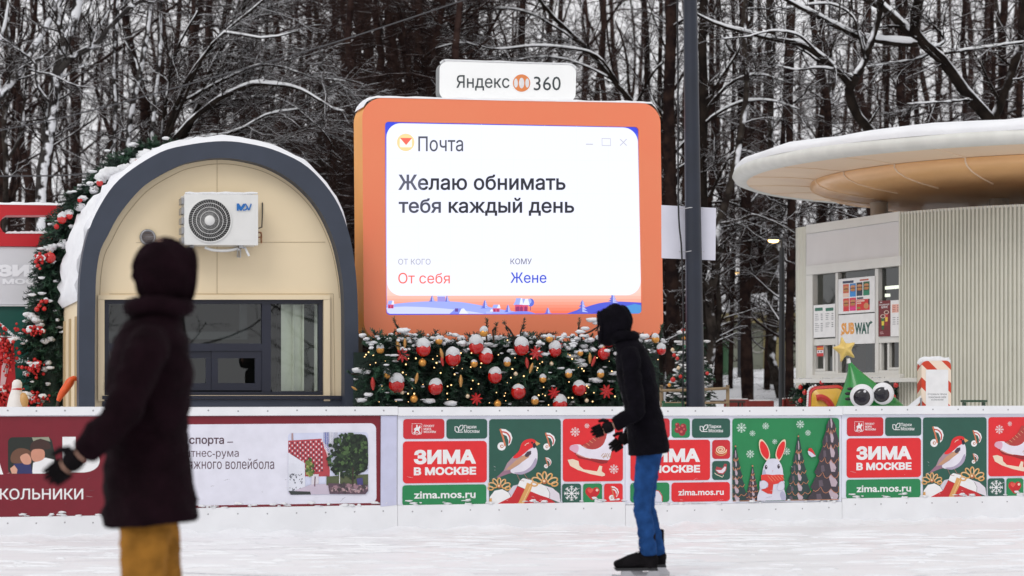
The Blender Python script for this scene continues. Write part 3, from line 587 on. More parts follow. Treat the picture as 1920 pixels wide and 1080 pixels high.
def print_maroon_right(p):
    p.poly([(305.8, 780.4), (713.5, 779.4), (713, 953.5), (305.8, 963)], MAROON, 0)
    CARD = ink((222, 222, 236)); p.poly(rq((322, 796), (705, 793.5), (706, 943), (322, 948.5), 11), CARD, 1)
    p.text('спорта', 355, 820.5, 420, 836.5, MAR2, 2, .018, follow=False); p.text('фитнес-рума', 336, 842, 447.5, 860.5, MAR2, 2, follow=False); p.text('пляжного волейбола', 333, 860, 514, 879.5, MAR2, 2, follow=False)
    A = lambda l: [(360 + a / 4.8, 760 + b / 4.8) for a, b in l]
    p.poly(rq((540, 812), (690.5, 810), (690.5, 926.5), (540, 928), 7), ink((206, 210, 232)), 2)
    p.line([(426, 829.2), (437, 829)], 1.6, MAR2, 3); p.poly(A([(866, 318), (1165, 300), (1240, 480), (1240, 640), (866, 640)]), ink((178, 66, 74)), 3)
    for r in range(12):
        for c in range(13):
            x = 872 + c * 24 + r * .5; y = 332 + r * 24 - c * 1.4
            if x < 1165 + max(0, (r - 2) * 7): p.poly(A([(x, y), (x + 10, y), (x + 10, y + 15), (x, y + 15)]), ink((46, 36, 58)) if (c + r) % 2 else ink((228, 216, 224)), 4)
    for k in range(9): p.line(A([(1170 + k * 7, 320 + k * 18), (1240, 400 + k * 22)]), .8, ink((226, 210, 214)), 4)
    for x, wd, col in ((1186, 46, (96, 104, 168)), (1234, 40, (214, 214, 226)), (1280, 30, (200, 200, 216))):
        p.poly(A([(x, 243), (x + wd, 243), (x + wd, 420), (x, 380)]), ink(col), 3)
        for k in range(3): p.line(A([(x + wd * (k + .5) / 3, 244), (x + wd * (k + .5) / 3, 395)]), .7, ink((232, 232, 240)) if col[0] < 100 else ink((150, 150, 170)), 4)
    p.poly(A([(895, 250), (910, 250), (912, 312), (895, 314)]), ink((170, 140, 140)), 3)
    p.poly(A([(866, 425), (1015, 520), (1020, 740), (866, 780)]), ink((218, 220, 230)), 5); rg = random.Random(4)
    for k in range(40):
        x = 872 + rg.random() * 120; y = 610 + rg.random() * 90 if k < 28 else 735 + rg.random() * 30
        if y < 790 - (x - 866) * .25: p.poly(A([(x, y), (x + rg.uniform(6, 18), y - 5), (x + 8, y + rg.uniform(6, 14))]), ink((40, 42, 58)), 6)
    def blob(cx, cy, rx, ry, n, cols, L, sd):
        rg = random.Random(sd)
        for k in range(n):
            a = rg.random() * 2 * pi; q = sqrt(rg.random()); x, y = cx + rx * q * cos(a), cy + ry * q * sin(a); r = rg.uniform(9, 22)
            pts = [(max(868, min(1584, x + r * cos(t) * rg.uniform(.6, 1.2))), max(246, min(795, y + r * sin(t) * rg.uniform(.6, 1.2)))) for t in [2 * pi * j / 7 for j in range(7)]]
            p.poly(A(pts), ink(cols[k % len(cols)]), L + k % 5)
    blob(1060, 560, 30, 80, 36, [(104, 122, 56), (150, 158, 90), (70, 92, 44)], 6, 1)
    p.poly(A([(866, 790), (1010, 735), (1075, 712), (1240, 706), (1240, 800), (890, 803)]), ink((196, 184, 200)), 5); p.poly(A([(868, 770), (1065, 776), (1070, 803), (890, 805)]), ink((52, 58, 56)), 6)
    p.poly(A([(1075, 620), (1140, 620), (1140, 705), (1075, 715)]), ink((212, 206, 214)), 6); p.line(A([(1108, 640), (1104, 730)]), 2.0, ink((90, 44, 60)), 7)
    p.poly(A([(1210, 640), (1585, 620), (1585, 720), (1210, 720)]), ink((84, 92, 62)), 5)
    p.poly(A(smooth2([(1300, 480), (1310, 400), (1350, 330), (1375, 275), (1560, 270), (1584, 420), (1575, 570), (1500, 610), (1380, 590), (1280, 610), (1262, 560)], 4, True)), ink((30, 44, 30)), 7)
    blob(1412, 452, 190, 205, 330, [(26, 40, 28), (44, 66, 38), (18, 28, 22), (72, 98, 56), (34, 50, 32)], 8, 2)
    p.line(A([(1448, 560), (1447, 730)]), 2.4, ink((58, 44, 40)), 13); p.line(A([(1328, 600), (1328, 705)]), 1.4, ink((220, 220, 222)), 13)
    p.poly(A([(1222, 700), (1585, 715), (1585, 770), (1560, 800), (1240, 798)]), ink((92, 72, 84)), 6)
    blob(1410, 745, 165, 34, 90, [(150, 118, 128), (112, 90, 98), (176, 146, 150), (70, 60, 64)], 7, 3); p.poly(A([(1480, 660), (1535, 650), (1540, 715), (1490, 715)]), ink((70, 66, 120)), 13)
    p.poly([(714.5, 779.6), (744, 779.6), (743, 947), (713.8, 950)], ink((196, 198, 222)), 0)
board('rink_board', -122, 305, 'maroon rink board with white lettering and a photo of two heads', print_maroon_left, 1, 968)
board('rink_board', 305, 745, 'maroon framed rink board with a pale card showing a red building and tree', print_maroon_right, 2, 950)
b3 = board('rink_board', 745, 1172, 'rink board with bird and skate tiles, beside the pale card board', print_winter, 3)
board('rink_board', 1172, 1578, 'rink board with a white rabbit among dark fir trees', print_bunny, 4)
q0, q1 = PB.at(745, 763), PB.at(1578, 763)
dup(b3, Vector(b3.location) + Vector((q1.x - q0.x, q1.y - q0.y, 0)), 'rink board with bird and presents in front of the fluted kiosk wall')

# ================================================================== needles, sprigs
def sprig_arrays(pos, dirs, length, rng, needles=34, nl=.05, nw=.009, droop=.25, flat=.5):
    """fir sprigs: each a twig (3 sided) with two-sided needles; returns verts and tris"""
    N = len(pos); d = dirs / np.linalg.norm(dirs, axis=1, keepdims=True); L = length * rng.uniform(.6, 1.2, (N, 1))
    up = np.tile([0, 0, 1.0], (N, 1)) + rng.normal(0, .3, (N, 3)); a = np.cross(d, up); a /= np.linalg.norm(a, axis=1, keepdims=True) + 1e-9; b = np.cross(a, d)
    t = np.tile(np.linspace(.06, 1, needles), (N, 1)); ang = np.where(np.arange(needles) % 2 == 0, 0, pi) + rng.normal(0, .75, (N, needles))
    P = pos[:, None] + d[:, None] * (t * L)[..., None] + np.array([0, 0, -1.0]) * (droop * (t ** 2) * L)[..., None]
    rad = a[:, None] * np.cos(ang)[..., None] + b[:, None] * np.sin(ang)[..., None]
    nd = rad * .8 + d[:, None] * rng.uniform(.45, .9, (N, needles))[..., None]; nd /= np.linalg.norm(nd, axis=2, keepdims=True)
    sd = np.cross(nd, d[:, None] + rng.normal(0, .35, (N, needles, 3))); sd /= np.linalg.norm(sd, axis=2, keepdims=True) + 1e-9
    ln = (nl * rng.uniform(.7, 1.25, (N, needles)) * np.where(t > .9, .8, 1))[..., None]
    v = np.stack([P - sd * nw / 2, P + sd * nw / 2, P + nd * ln + sd * nw * .25, P + nd * ln - sd * nw * .25], 2).reshape(-1, 3)
    f = np.arange(len(v)).reshape(-1, 4)
    return v, f, pos + d * L
def snow_lumps(name, centers, radii, parent, rng, mat_=None, nu=9, nv=6):
    m = MB()
    for k, (c, r) in enumerate(zip(centers, radii)): m.ball(c, r, mat_ or SNOWCAP, nu, nv, .3, k)
    return tag(m.build(name, parent), kind='stuff')

# ================================================================== arched kiosk
def back(p, d): return Vector(p) - PK.n * d
OUT = smooth2([(148, 790), (148, 640), (149, 560), (151, 510), (162, 447), (185, 390), (225, 335), (295, 288), (350, 272), (417, 264.5), (470, 270), (522, 284), (578, 314), (628, 372), (655, 440), (667, 510), (671, 580), (672, 640), (672, 790)], 5)
INN = smooth2([(178, 790), (178, 640), (179, 560), (181, 510), (188, 470), (201, 444), (226, 399), (272, 347), (332, 312), (370, 301), (414, 296), (460, 301), (507, 315), (556, 345), (597, 390), (626, 450), (640, 510), (645, 560), (646, 640), (646, 790)], 5)
def resample(pts, n):
    P = np.array(pts); d = np.concatenate([[0], np.cumsum(np.linalg.norm(np.diff(P, axis=0), axis=1))]); t = np.linspace(0, d[-1], n); return list(zip(np.interp(t, d, P[:, 0]), np.interp(t, d, P[:, 1])))
def kiosk():
    base = PK.at(410, 790); root = thing('arched_kiosk', 'cream arched kiosk with a dark blue rim, air conditioner and dark serving windows', 'kiosk', (base.x, base.y, 0))
    n = 90; O = resample(OUT, n); I = resample(INN, n)
    def ext(p, low=True):                                        # carry the feet down to the ground
        q = [Vector(v) for v in p]; q[0].z = q[-1].z = 0; return q
    Of = ext([PK.at(*p) for p in O]); If = ext([PK.at(*p) for p in I]); D = .26
    m = MB(); vs = Of + If + [back(p, D) for p in Of] + [back(p, D) for p in If]; fs = []
    for i in range(n - 1): fs += [(i, i + 1, n + i + 1, n + i), (2 * n + i, 3 * n + i, 3 * n + i + 1, 2 * n + i + 1), (i, 2 * n + i, 2 * n + i + 1, i + 1), (n + i, n + i + 1, 3 * n + i + 1, 3 * n + i)]
    m.add(vs, fs, NAVY); m.build('arch_rim', root)
    # barrel body behind the rim, a little smaller, ribbed cream side
    c = sum(Of, Vector()) / n; Bf = [back(p + (c - p) * .03, D - .02) for p in Of]
    for p, q in zip(Bf, Of): p.z = max(0, p.z)
    m = MB(); DB = 2.5; vs = Bf + [back(p, DB) for p in Bf]; m.add(vs, [(i, n + i, n + i + 1, i + 1) for i in range(n - 1)], CREAM, False); m.add([back(p, DB) for p in Bf], [tuple(range(n))], CREAM); m.build('barrel_wall', root)
    for k in range(3):
        q = MB(); d0 = .5 + k * .75; i0 = [i for i in range(n) if Bf[i].z < 2.0 and i < n / 2]
        for i in i0[:-1]:
            a, b = back(Bf[i], d0), back(Bf[i + 1], d0); o_ = -PK.u * .02; q.add([a, b, back(b, .1), back(a, .1), a + o_, b + o_, back(b, .1) + o_, back(a, .1) + o_], [(4, 5, 6, 7), (0, 1, 5, 4), (3, 7, 6, 2)], CREAMD)
        q.build('wall_rib', root)
    # snow blanket on the barrel and along the rim
    rng = np.random.default_rng(2); m = MB(); hi = [i for i in range(n) if Of[i].z > 2.05]; rows = []
    NB = 9
    for j in range(NB + 1):
        t = j / NB; row = []
        for i in hi:
            p = back(Bf[i], .0 + t * (DB + .02)); nrm = (Bf[i] - c); nrm.y = nrm.y; nrm = (nrm - PK.n * nrm.dot(PK.n)).normalized(); th = max(.0, nrm.z * .05) + max(0, -nrm.dot(PK.u)) * .045 + .015; th *= .55 + .9 * rng.random()
            if i in (hi[0], hi[-1]): th = .02
            row.append(p + nrm * th)
        rows.append(row)
    inner = [[back(Bf[i], (DB + .02) * j / NB) for i in hi] for j in (0, NB)]
    flat = [p for r in rows for p in r]; w_ = len(hi); m.add(flat, [(j * w_ + i, j * w_ + i + 1, (j + 1) * w_ + i + 1, (j + 1) * w_ + i) for j in range(NB) for i in range(w_ - 1)], SNOW, True)
    m.add(rows[0] + inner[0], [(i, i + 1, w_ + i + 1, w_ + i) for i in range(w_ - 1)], SNOW, True)
    m.build('roof_snow', root)
    m = MB(); hi = [i for i in range(n) if Of[i].z > 2.75]; prof = []
    for k, i in enumerate(hi):
        nrm = (Of[i] - c); nrm = (nrm - PK.n * nrm.dot(PK.n)).normalized(); th = (.012 + .045 * max(0, nrm.z) ** 1.5) * rng.uniform(.75, 1.15) * min(1, k / 3, (len(hi) - 1 - k) / 3)
        prof.append([back(Of[i], -.0) , back(Of[i], .02) + nrm * th, back(Of[i], .14) + nrm * th * 1.25, back(Of[i], D) + nrm * th])
    m.add([p for r in prof for p in r], [(i * 4 + j, i * 4 + j + 1, (i + 1) * 4 + j + 1, (i + 1) * 4 + j) for i in range(len(prof) - 1) for j in range(3)], SNOW, True); m.build('rim_snow', root)
    # front wall round the window opening, set back behind the rim
    WD = .17; pl = PK.shifted(-WD); X0, X1, Y0, Y1 = 196, 607, 562, 741
    arch = [p for p in resample(INN, 121)]; ins = [(x + (410 - x) * -.006, y - 2) for x, y in arch]
    top = [p for p in ins if p[1] < Y0 - 1]; m = MB()
    m.poly([pl.at(176, Y0)] + [pl.at(*p) for p in top] + [pl.at(648, Y0)], CREAM)
    for xa, xb, ya, yb in ((174, X0, Y0, Y1), (X1, 650, Y0, Y1), (174, 650, Y1, 800)): m.poly([pl.at(xa, ya), pl.at(xb, ya), pl.at(xb, yb), pl.at(xa, yb)], CREAM)
    m.build('front_wall', root)
    pr = Print(pl, .003, follow=False)                           # panel joints
    for l in ([(407, 299), (407, 551)], [(255, 455), (610, 454)], [(205, 551), (625, 551)], [(625, 551), (628, 748)]): pr.line(l, .9, CREAMD, 0)
    pr.line([(x + (412 - x) * .035, y + 8 + (560 - y) * .012) for x, y in arch if y < 560], 1.2, CREAMD, 0)
    pr.mb.build('panel_joint', root)
    # cream trim round the window
    m = MB(); nn = PK.n
    def bar(mb, x0, y0, x1, y1, off, dep, mt):
        f = [pl.at(x0, y0, off), pl.at(x1, y0, off), pl.at(x1, y1, off), pl.at(x0, y1, off)]; mb.prism(f, [p - nn * dep for p in f], mt)
    bar(m, X0 - 12, 553, X1 + 12, Y0 - .3, .03, .06, CREAM); bar(m, X1 + .3, Y0 + .2, X1 + 12, 752, .03, .06, CREAM); bar(m, X0 - 12, Y0 + .2, X0 - .3, 752, .03, .06, CREAM); bevel(m.build('window_trim', root), .006)
    # dark window: outer frame, mullions, sashes
    wf = MB()
    for q in ((X0, Y0, X1, 569.5), (X0, 734.5, X1, Y1), (X0, 569.7, X0 + 8, 734.3), (X1 - 9.5, 569.7, X1, 734.3), (491.5, 569.7, 508, 734.3), (X0 + 8.2, 644, 491.3, 658)): bar(wf, *q, -.02, .07, DARKNAVY)
    win = wf.build('window_frame', root); bevel(win, .004)
    sash = MB()
    for q in ((397, 658.2, 491.2, 671.5), (397, 718.5, 491.2, 732), (397, 671.7, 408.5, 718.3), (478.5, 671.7, 491.2, 718.3)): bar(sash, *q, -.035, .06, DARKNAVY)
    for q in ((303, 658.2, 396.8, 671.5), (303, 718.5, 396.8, 732), (303, 671.7, 312, 718.3), (386, 671.7, 396.8, 718.3)): bar(sash, *q, -.05, .05, DARKNAVY)
    bevel(sash.build('window_sash', root), .003)
    sill = MB(); bar(sill, X0 - 4, 742, X1 + 34, 748.5, .05, .2, DARKNAVY); bar(sill, X0 - 4, 749, X1 + 38, 800, .02, .06, NAVY); bevel(sill.build('window_sill', root), .004)
    GL = glass('kiosk_glass', (.82, .87, .84), .04)
    for q in ((X0 + 8, 569.6, 491.5, 644), (508, 569.6, X1 - 9.5, 734.5), (408, 671.6, 479, 718.4), (312, 671.6, 386, 718.4), (X0 + 8, 658, 303, 734.5)):
        g = MB(); g.poly([pl.at(q[0], q[1], -.06), pl.at(q[2], q[1], -.06), pl.at(q[2], q[3], -.06), pl.at(q[0], q[3], -.06)], GL); g.build('window_pane', root)
    # inside: dark room, inner window frame, pale folded blind
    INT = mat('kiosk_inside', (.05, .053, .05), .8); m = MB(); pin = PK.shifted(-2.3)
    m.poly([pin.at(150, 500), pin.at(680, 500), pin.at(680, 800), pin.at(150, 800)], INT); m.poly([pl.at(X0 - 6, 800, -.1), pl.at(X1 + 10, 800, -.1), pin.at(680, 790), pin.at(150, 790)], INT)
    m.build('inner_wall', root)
    m = MB(); BL = mat('blind', (.82, .83, .74), .7, noise=.06, scale=2)
    pl2 = 0; xs = [527, 548, 551, 566, 570, 589, 600, 622]
    for k in range(len(xs) - 1):
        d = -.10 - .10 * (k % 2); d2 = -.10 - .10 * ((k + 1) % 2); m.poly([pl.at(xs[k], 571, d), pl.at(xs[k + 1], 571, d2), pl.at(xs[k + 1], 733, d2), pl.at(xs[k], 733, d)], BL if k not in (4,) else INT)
    m.build('blind', root)
    m = MB(); IF = mat('inner_frame', (.035, .04, .045), .5); bar(m, 449, 569, 463, 632, -.35, .05, IF); bar(m, 200, 622, 464, 636, -.36, .05, IF); bar(m, 519, 569, 526, 736, -.3, .05, BLACK); m.build('inner_frame', root)
    v = MB(); c0 = pl.at(277, 445, .004); v.lathe(c0, [(.0, .012), (.055, .012), (.062, .03), (.075, .03), (.08, 0)], GREYM, 24, PK.n)
    for k in range(7): v.box(c0 + Vector((0, 0, -.045 + k * .015)) + PK.n * .022, (sqrt(max(.0001, .058 ** 2 - (.045 - k * .015) ** 2)), .003, .003), mat('vent_slat', (.16, .12, .11), .6), (PK.u, PK.n, Vector((0, 0, 1))))
    v.build('round_vent', root)
    return pl
PW = kiosk()

# ------------------------------------------------------------------ air conditioner on the kiosk wall
def aircon():
    c = PW.at(414, 462); root = thing('air_conditioner', 'white air conditioner with a round fan grille on the cream arched wall', 'air conditioner', (c.x, c.y, c.z))
    AC = mat('ac_white', (.74, .74, .72), .4, noise=.03, scale=5); D = .30; f = [PW.at(x, y, D) for x, y in ((345.5, 364), (484, 365), (484, 460), (345.5, 459))]
    sh = PW.at(0, 0); m = MB(); bk = [p - PK.n * (D - .06) for p in f]; m.prism(f, bk, AC); bevel(m.build('casing', root), .018, 3)
    m = MB(); f2 = [PW.at(x, y, D + .002) for x, y in rr(437, 378, 479, 451, 4)]; m.prism(f2, [p - PK.n * .01 for p in f2], AC); bevel(m.build('front_panel', root), .003)
    cc = PW.at(393, 413.5, D); mm = PK.u; R = .205
    m = MB(); m.lathe(cc, [(R * 1.06, .0), (R * 1.05, .012), (R * 1.0, .014), (R * .985, .004)], AC, 48, PK.n); m.lathe(cc + PK.n * .002, [(0, .0), (R * .99, .0)], mat('fan_dark', (.03, .03, .03), .7), 48, PK.n); m.build('fan_opening', root)
    m = MB(); m.lathe(cc, [(0, .018), (R * .22, .018), (R * .24, .012), (R * .24, .004)], AC, 32, PK.n)
    for q in (.43, .62, .81): m.lathe(cc, [(R * q, .008), (R * q, .014), (R * (q + .022), .014), (R * (q + .022), .008)], AC, 48, PK.n)
    for k in range(52):
        a = 2 * pi * k / 52; pts = [cc + PK.n * .009 + (PK.u * cos(a + t * .35) + Vector((0, 0, 1)) * sin(a + t * .35)) * (R * (.23 + .76 * t)) for t in (0, .33, .66, 1)]; m.tube(pts, .0013, AC, 3, False)
    m.build('fan_grille', root)
    pr = Print(PW, D + .0135, follow=False); BLU = ink((20, 104, 178))
    pr.poly([(444, 395), (444, 381.5), (448, 381.5), (452, 388), (456, 382), (459.5, 382), (459.5, 386), (453, 395), (450, 395), (447.6, 391), (447.6, 395)], BLU, 0)
    pr.line(smooth2([(455.6, 393.6), (459.5, 393.8), (462.6, 391.4), (463, 387), (460.6, 383), (459.6, 382.6)], 3), 2.4, BLU, 1); pr.line([(463, 386), (466, 393.6), (467.2, 393.6), (471, 382)], 2.5, BLU, 2)
    pr.mb.build('logo', root)
    for x in (356, 448):
        m = MB(); a = PW.at(x, 462, .0); b = PW.at(x, 462, D); wv = .02
        m.box((a + b) / 2 + Vector((0, 0, -.012)), (wv, D / 2, .012), GREYM, (PK.u, PK.n, Vector((0, 0, 1)))); m.box(a + Vector((0, 0, -.05)), (wv, .012, .06), AC, (PK.u, PK.n, Vector((0, 0, 1)))); m.tube([b + Vector((0, 0, -.03)), a + Vector((0, 0, -.1))], .012, GREYM, 6); m.build('bracket', root)
    m = MB(); m.tube([PW.at(*p, .25) for p in smooth2([(384, 464), (400, 469), (425, 470), (446, 466)], 4)], .014, AC, 8); m.build('drain_tray', root)
    m = MB(); m.tube([PW.at(454, 464, .22), PW.at(460, 465, .24), PW.at(463, 472, .25), PW.at(467, 480, .25)], .012, WHITEP, 8); m.build('drain_hose', root)
    m = MB()
    for dy in (0, 9): m.tube([PW.at(485, 436 + dy, .16), PW.at(489, 436 + dy, .15), PW.at(490, 440 + dy, .1), PW.at(490, 446 + dy, .02)], .009, mat('copper_pipe', (.34, .16, .09), .4, metal=.5), 6)
    m.tube([PW.at(485, 428, .12), PW.at(491, 426, .1), PW.at(492, 400, .02), PW.at(492, 380, .01)], .006, BLACK, 5); m.build('pipe', root)
    m = MB(); e = [PW.at(x, y, .2) for x, y in ((344, 378), (344, 452))]
    for k in range(5): m.box(e[0].lerp(e[1], k / 4) - PK.u * .02, (.012, .1, .03), GREYM, (PK.u, PK.n, Vector((0, 0, 1))))
    m.build('side_fin', root)
    m = MB(); top = [PW.at(347 + 136 * k / 16, 363.6, .27) for k in range(17)]; rg = random.Random(2)
    m.tube([p + Vector((0, 0, rg.uniform(.0, .008))) for p in top], [.008] + [rg.uniform(.012, .02) for _ in range(15)] + [.008], SNOWCAP, 8); m.build('snow_cap', root)
aircon()

# ================================================================== screen sign
def sign():
    base = PS.at(960, 763); root = thing('screen_sign', 'big orange framed screen sign showing a white mail window above the fir bank', 'screen sign', (base.x, base.y, 0))
    ORN = mat('orange_frame', lin((248, 136, 96)), .5, noise=.03, scale=1.5); ORS = mat('orange_side', lin((236, 160, 66)), .5, noise=.04, scale=2)
    out = rq((679, 183), (1238, 193), (1244, 640), (682.5, 640), 38, 10); f = [PS.at(*p) for p in out]; D = .42
    scr = rq((722, 228), (1197.5, 238), (1204, 588), (724.5, 590.5), 7, 10)
    n = len(out); m = MB(); vs = f + [PS.at(*p) for p in scr] + [p - PS.n * .03 for p in [PS.at(*p) for p in scr]]
    m.add(vs, [(i, (i + 1) % n, n + (i + 1) % n, n + i) for i in range(n)] + [(n + i, n + (i + 1) % n, 2 * n + (i + 1) % n, 2 * n + i) for i in range(n)], ORN); m.build('frame', root)
    m = MB(); bk = [p - PS.n * D for p in f]; m.add(f + bk, [(i, n + i, n + (i + 1) % n, (i + 1) % n) for i in range(n)], ORS); m.add(bk, [tuple(range(n))], ORS); m.build('frame_side', root)
    for x in (760, 1160): m = MB(); a = PS.at(x, 640, -.2); m.box(Vector((a.x, a.y, a.z / 2)), (.08, .08, a.z / 2 + .02), GREYM); m.build('leg', root)
    rng = random.Random(3); m = MB(); rows = []
    edge = smooth2([(681, 200), (688, 189), (700, 183.5), (718, 182), (820, 184), (960, 187.5), (1080, 189.5), (1205, 192), (1226, 197), (1240, 218)], 6)
    for k, p in enumerate(edge):
        e = min(1, k / 5, (len(edge) - 1 - k) / 5); h = .005 + (.018 * rng.uniform(.6, 1.2)) * e
        a = PS.at(p[0], p[1] + 1.5, .004); rows.append([a, a - PS.n * .02 + Vector((0, 0, h)), a - PS.n * .2 + Vector((0, 0, h * 1.4)), a - PS.n * D + Vector((0, 0, h))])
    m.add([q for r in rows for q in r], [(i * 4 + j, i * 4 + j + 1, (i + 1) * 4 + j + 1, (i + 1) * 4 + j) for i in range(len(rows) - 1) for j in range(3)], SNOW, True); m.build('snow_cap', root)
    # the lit picture
    p = Print(PS, -.026, .0003, False); E = lambda c: lit(c, 1.0)
    p.poly(scr, E((46, 66, 214)), 0)
    L0 = lambda y: 722 + (y - 228) * .007; R0 = lambda y: 1197.5 + (y - 238) * .0186
    ys = np.linspace(250, 588, 62)
    for k in range(61):
        t = k / 60; ca = np.array((60, 88, 224)); cb = np.array((168, 184, 246)); cc = np.array((246, 196, 184)); cd = np.array((236, 112, 82))
        c = ca + (cb - ca) * min(1, t / .35) if t < .35 else cb + (np.array((214, 206, 246)) - cb) * (t - .35) / .4 if t < .75 else cc + (cd - cc) * min(1, max(0, t - .895) / .105)
        y0, y1 = ys[k], ys[k + 1]; dy = .9 if k < 60 else 0; p.poly([(L0(y0) + .6, y0), (R0(y0) - .6, y0), (R0(y1) - .6 - 3.5 * (k == 60), y1 + dy), (L0(y1) + .6 + 3.5 * (k == 60), y1 + dy)], E(tuple(c)), 1)
    Z_ = lambda l: [(700 + a / 3.4286, 440 + b / 3.4286) for a, b in l]
    for q, c in (([(1110, 470), (1230, 505), (1000, 506)], (250, 150, 120)),): pass
    p.poly(Z_(smooth2([(84, 452), (200, 438), (300, 431), (400, 428), (560, 433), (700, 456), (850, 486), (1045, 509)], 3) + [(108, 509), (90, 500)]), E((150, 164, 238)), 3)
    p.poly(Z_(smooth2([(84, 470), (200, 462), (400, 470), (600, 490), (720, 509)], 3) + [(108, 509), (90, 500)]), E((196, 204, 250)), 4)
    p.poly(Z_(smooth2([(850, 509), (930, 492), (1000, 494), (1045, 509)], 3)), E((120, 130, 226)), 5)
    p.poly(Z_(smooth2([(1240, 509), (1330, 478), (1450, 441), (1560, 430), (1650, 433), (1724, 437)], 3) + [(1725, 498), (1716, 508)]), E((70, 84, 206)), 3)
    p.poly(Z_([(1590, 470), (1680, 445), (1724, 455), (1725, 490), (1716, 506), (1600, 508)]), E((66, 140, 206)), 4); p.poly(Z_([(1400, 508), (1480, 470), (1600, 452), (1640, 470), (1560, 500)]), E((60, 66, 190)), 4)
    def fir(x, yb, h, wd, L, c1=(84, 100, 200), c2=(176, 186, 244)):
        for k in range(4):
            t0, t1 = k / 4, (k + 1.2) / 4; p.poly(Z_([(x, yb - h + h * t0 - 2), (x + wd * (k + 1.6) / 5, yb - h + h * min(1, t1)), (x - wd * (k + 1.6) / 5, yb - h + h * min(1, t1))]), E(c1), L); p.poly(Z_([(x, yb - h + h * t0), (x + wd * (k + 1.3) / 5, yb - h + h * min(1, t1) * .99), (x, yb - h + h * min(1, t1) * .95)]), E(c2), L + .5)
    def house(x, yb, wd, h, L, win=2, wall=(204, 70, 110)):
        p.poly(Z_([(x - wd / 2, yb), (x - wd / 2, yb - h * .55), (x + wd / 2, yb - h * .55), (x + wd / 2, yb)]), E(wall), L); p.poly(Z_([(x - wd * .62, yb - h * .5), (x - wd * .38, yb - h), (x + wd * .5, yb - h), (x + wd * .64, yb - h * .5)]), E((150, 166, 236)), L + .5); p.poly(Z_([(x + wd * .1, yb - h * .5), (x + wd * .3, yb - h), (x + wd * .5, yb - h), (x + wd * .64, yb - h * .5)]), E((222, 226, 252)), L + .7)
        for k in range(win):
            wx = x - wd / 2 + wd * (k + .5) / win; p.poly(Z_([(wx - wd * .11, yb), (wx - wd * .11, yb - h * .3), (wx, yb - h * .4), (wx + wd * .11, yb - h * .3), (wx + wd * .11, yb)]), E((140, 30, 96)), L + .8)
    house(112, 474, 36, 50, 6); fir(378, 430, 38, 26, 5); fir(474, 430, 38, 22, 5); p.poly(Z_([(412, 430), (412, 390), (462, 390), (462, 430)]), E((150, 140, 214)), 6); p.poly(Z_([(405, 392), (470, 392), (462, 398), (412, 398)]), E((200, 206, 250)), 6.5)
    p.poly(Z_([(490, 509), (530, 474), (580, 474), (612, 509)]), E((120, 132, 224)), 7); p.poly(Z_([(550, 509), (566, 476), (582, 474), (612, 509)]), E((222, 226, 252)), 7.4); p.poly(Z_([(525, 495), (525, 474), (545, 474), (545, 495)]), E((90, 60, 150)), 7.6)
    fir(718, 474, 54, 34, 6); house(790, 496, 44, 46, 6); fir(866, 498, 48, 30, 6); house(745, 509, 40, 30, 8, 0, (170, 180, 240)); house(952, 492, 84, 80, 7, 3); house(935, 492, 44, 84, 7.3, 1)
    p.poly(Z_(circ(1012, 436, 22, 14, 26)), E((84, 104, 206)), 6); p.poly(Z_(circ(1004, 428, 13, 12, 16)), E((150, 166, 236)), 6.4); p.line(Z_([(1010, 460), (1010, 488)]), 1.4, E((120, 60, 120)), 6.5)
    fir(1122, 507, 38, 28, 6); fir(1344, 500, 80, 44, 6); fir(1540, 440, 60, 44, 6); fir(1478, 508, 26, 18, 6, (150, 60, 140), (200, 120, 190))
    WH = lit((228, 231, 247), 1.0)
    p.poly(rq((724.5, 230.5), (1195.5, 239.5), (1202, 553.5), (725.5, 554.5), 27, 9), WH, 12)
    p.poly(circ(760.7, 267, 16.4, 28), E((250, 208, 146)), 14); p.poly(rr(749.5, 259, 772.5, 276.2, 3), E((252, 240, 226)), 15); p.poly([(750, 258.6), (772.6, 258.8), (761.5, 272)], E((232, 96, 78)), 16)
    SM = E((222, 225, 242))
    for k in range(1, 8): x = 725 + 475 * k / 8; p.line([(x - .5 + k * .02, 232), (x + k * .5, 553)], .45, SM, 13)
    for k in range(1, 5): y = 233 + 320 * k / 5; p.line([(727, y), (1198 + k, y + 6 - k * 1.6)], .45, SM, 13.2)
    DK = E((66, 68, 82)); p.text('Почта', 784.3, 255.6, 868.4, 284.0, DK, 14, .008)
    GRL = E((186, 186, 198)); p.line([(1098.5, 270.4), (1111.8, 270.6)], 1.9, GRL, 14); p.line([(1128.7, 259.6), (1144.6, 260), (1144.8, 273), (1129, 272.8)], 1.7, GRL, 14, True); p.line([(1162.7, 260.8), (1175, 273)], 1.6, GRL, 14); p.line([(1175, 260.8), (1162.7, 273)], 1.6, GRL, 15)
    INKB = E((14, 16, 34)); G2 = E((78, 80, 98))
    p.text('Желаю обнимать', 746.6, 327.3, 1060.4, 356.6, INKB, 14, .02, split=(.145, G2)); p.text('тебя каждый день', 747.5, 370.7, 1076.6, 404.7, INKB, 14, .02, split=(.25, E((58, 60, 78))))
    p.text('ОТ КОГО', 746.7, 485.2, 807.3, 496.2, E((160, 160, 172)), 14, .004); p.text('КОМУ', 957.2, 484.6, 997, 495.6, E((92, 92, 116)), 14, .004)
    p.text('От себя', 746.7, 511.3, 843.5, 531.8, E((236, 104, 88)), 14, .006); p.text('Жене', 957.2, 510.8, 1024.6, 530.6, E((38, 66, 198)), 14, .008)
    p.mb.build('lit_screen', root)
    # small plate on top
    root2 = thing('name_plate', 'white rounded plate with an orange logo standing on the orange frame', 'sign', tuple(PS.at(952, 188)))
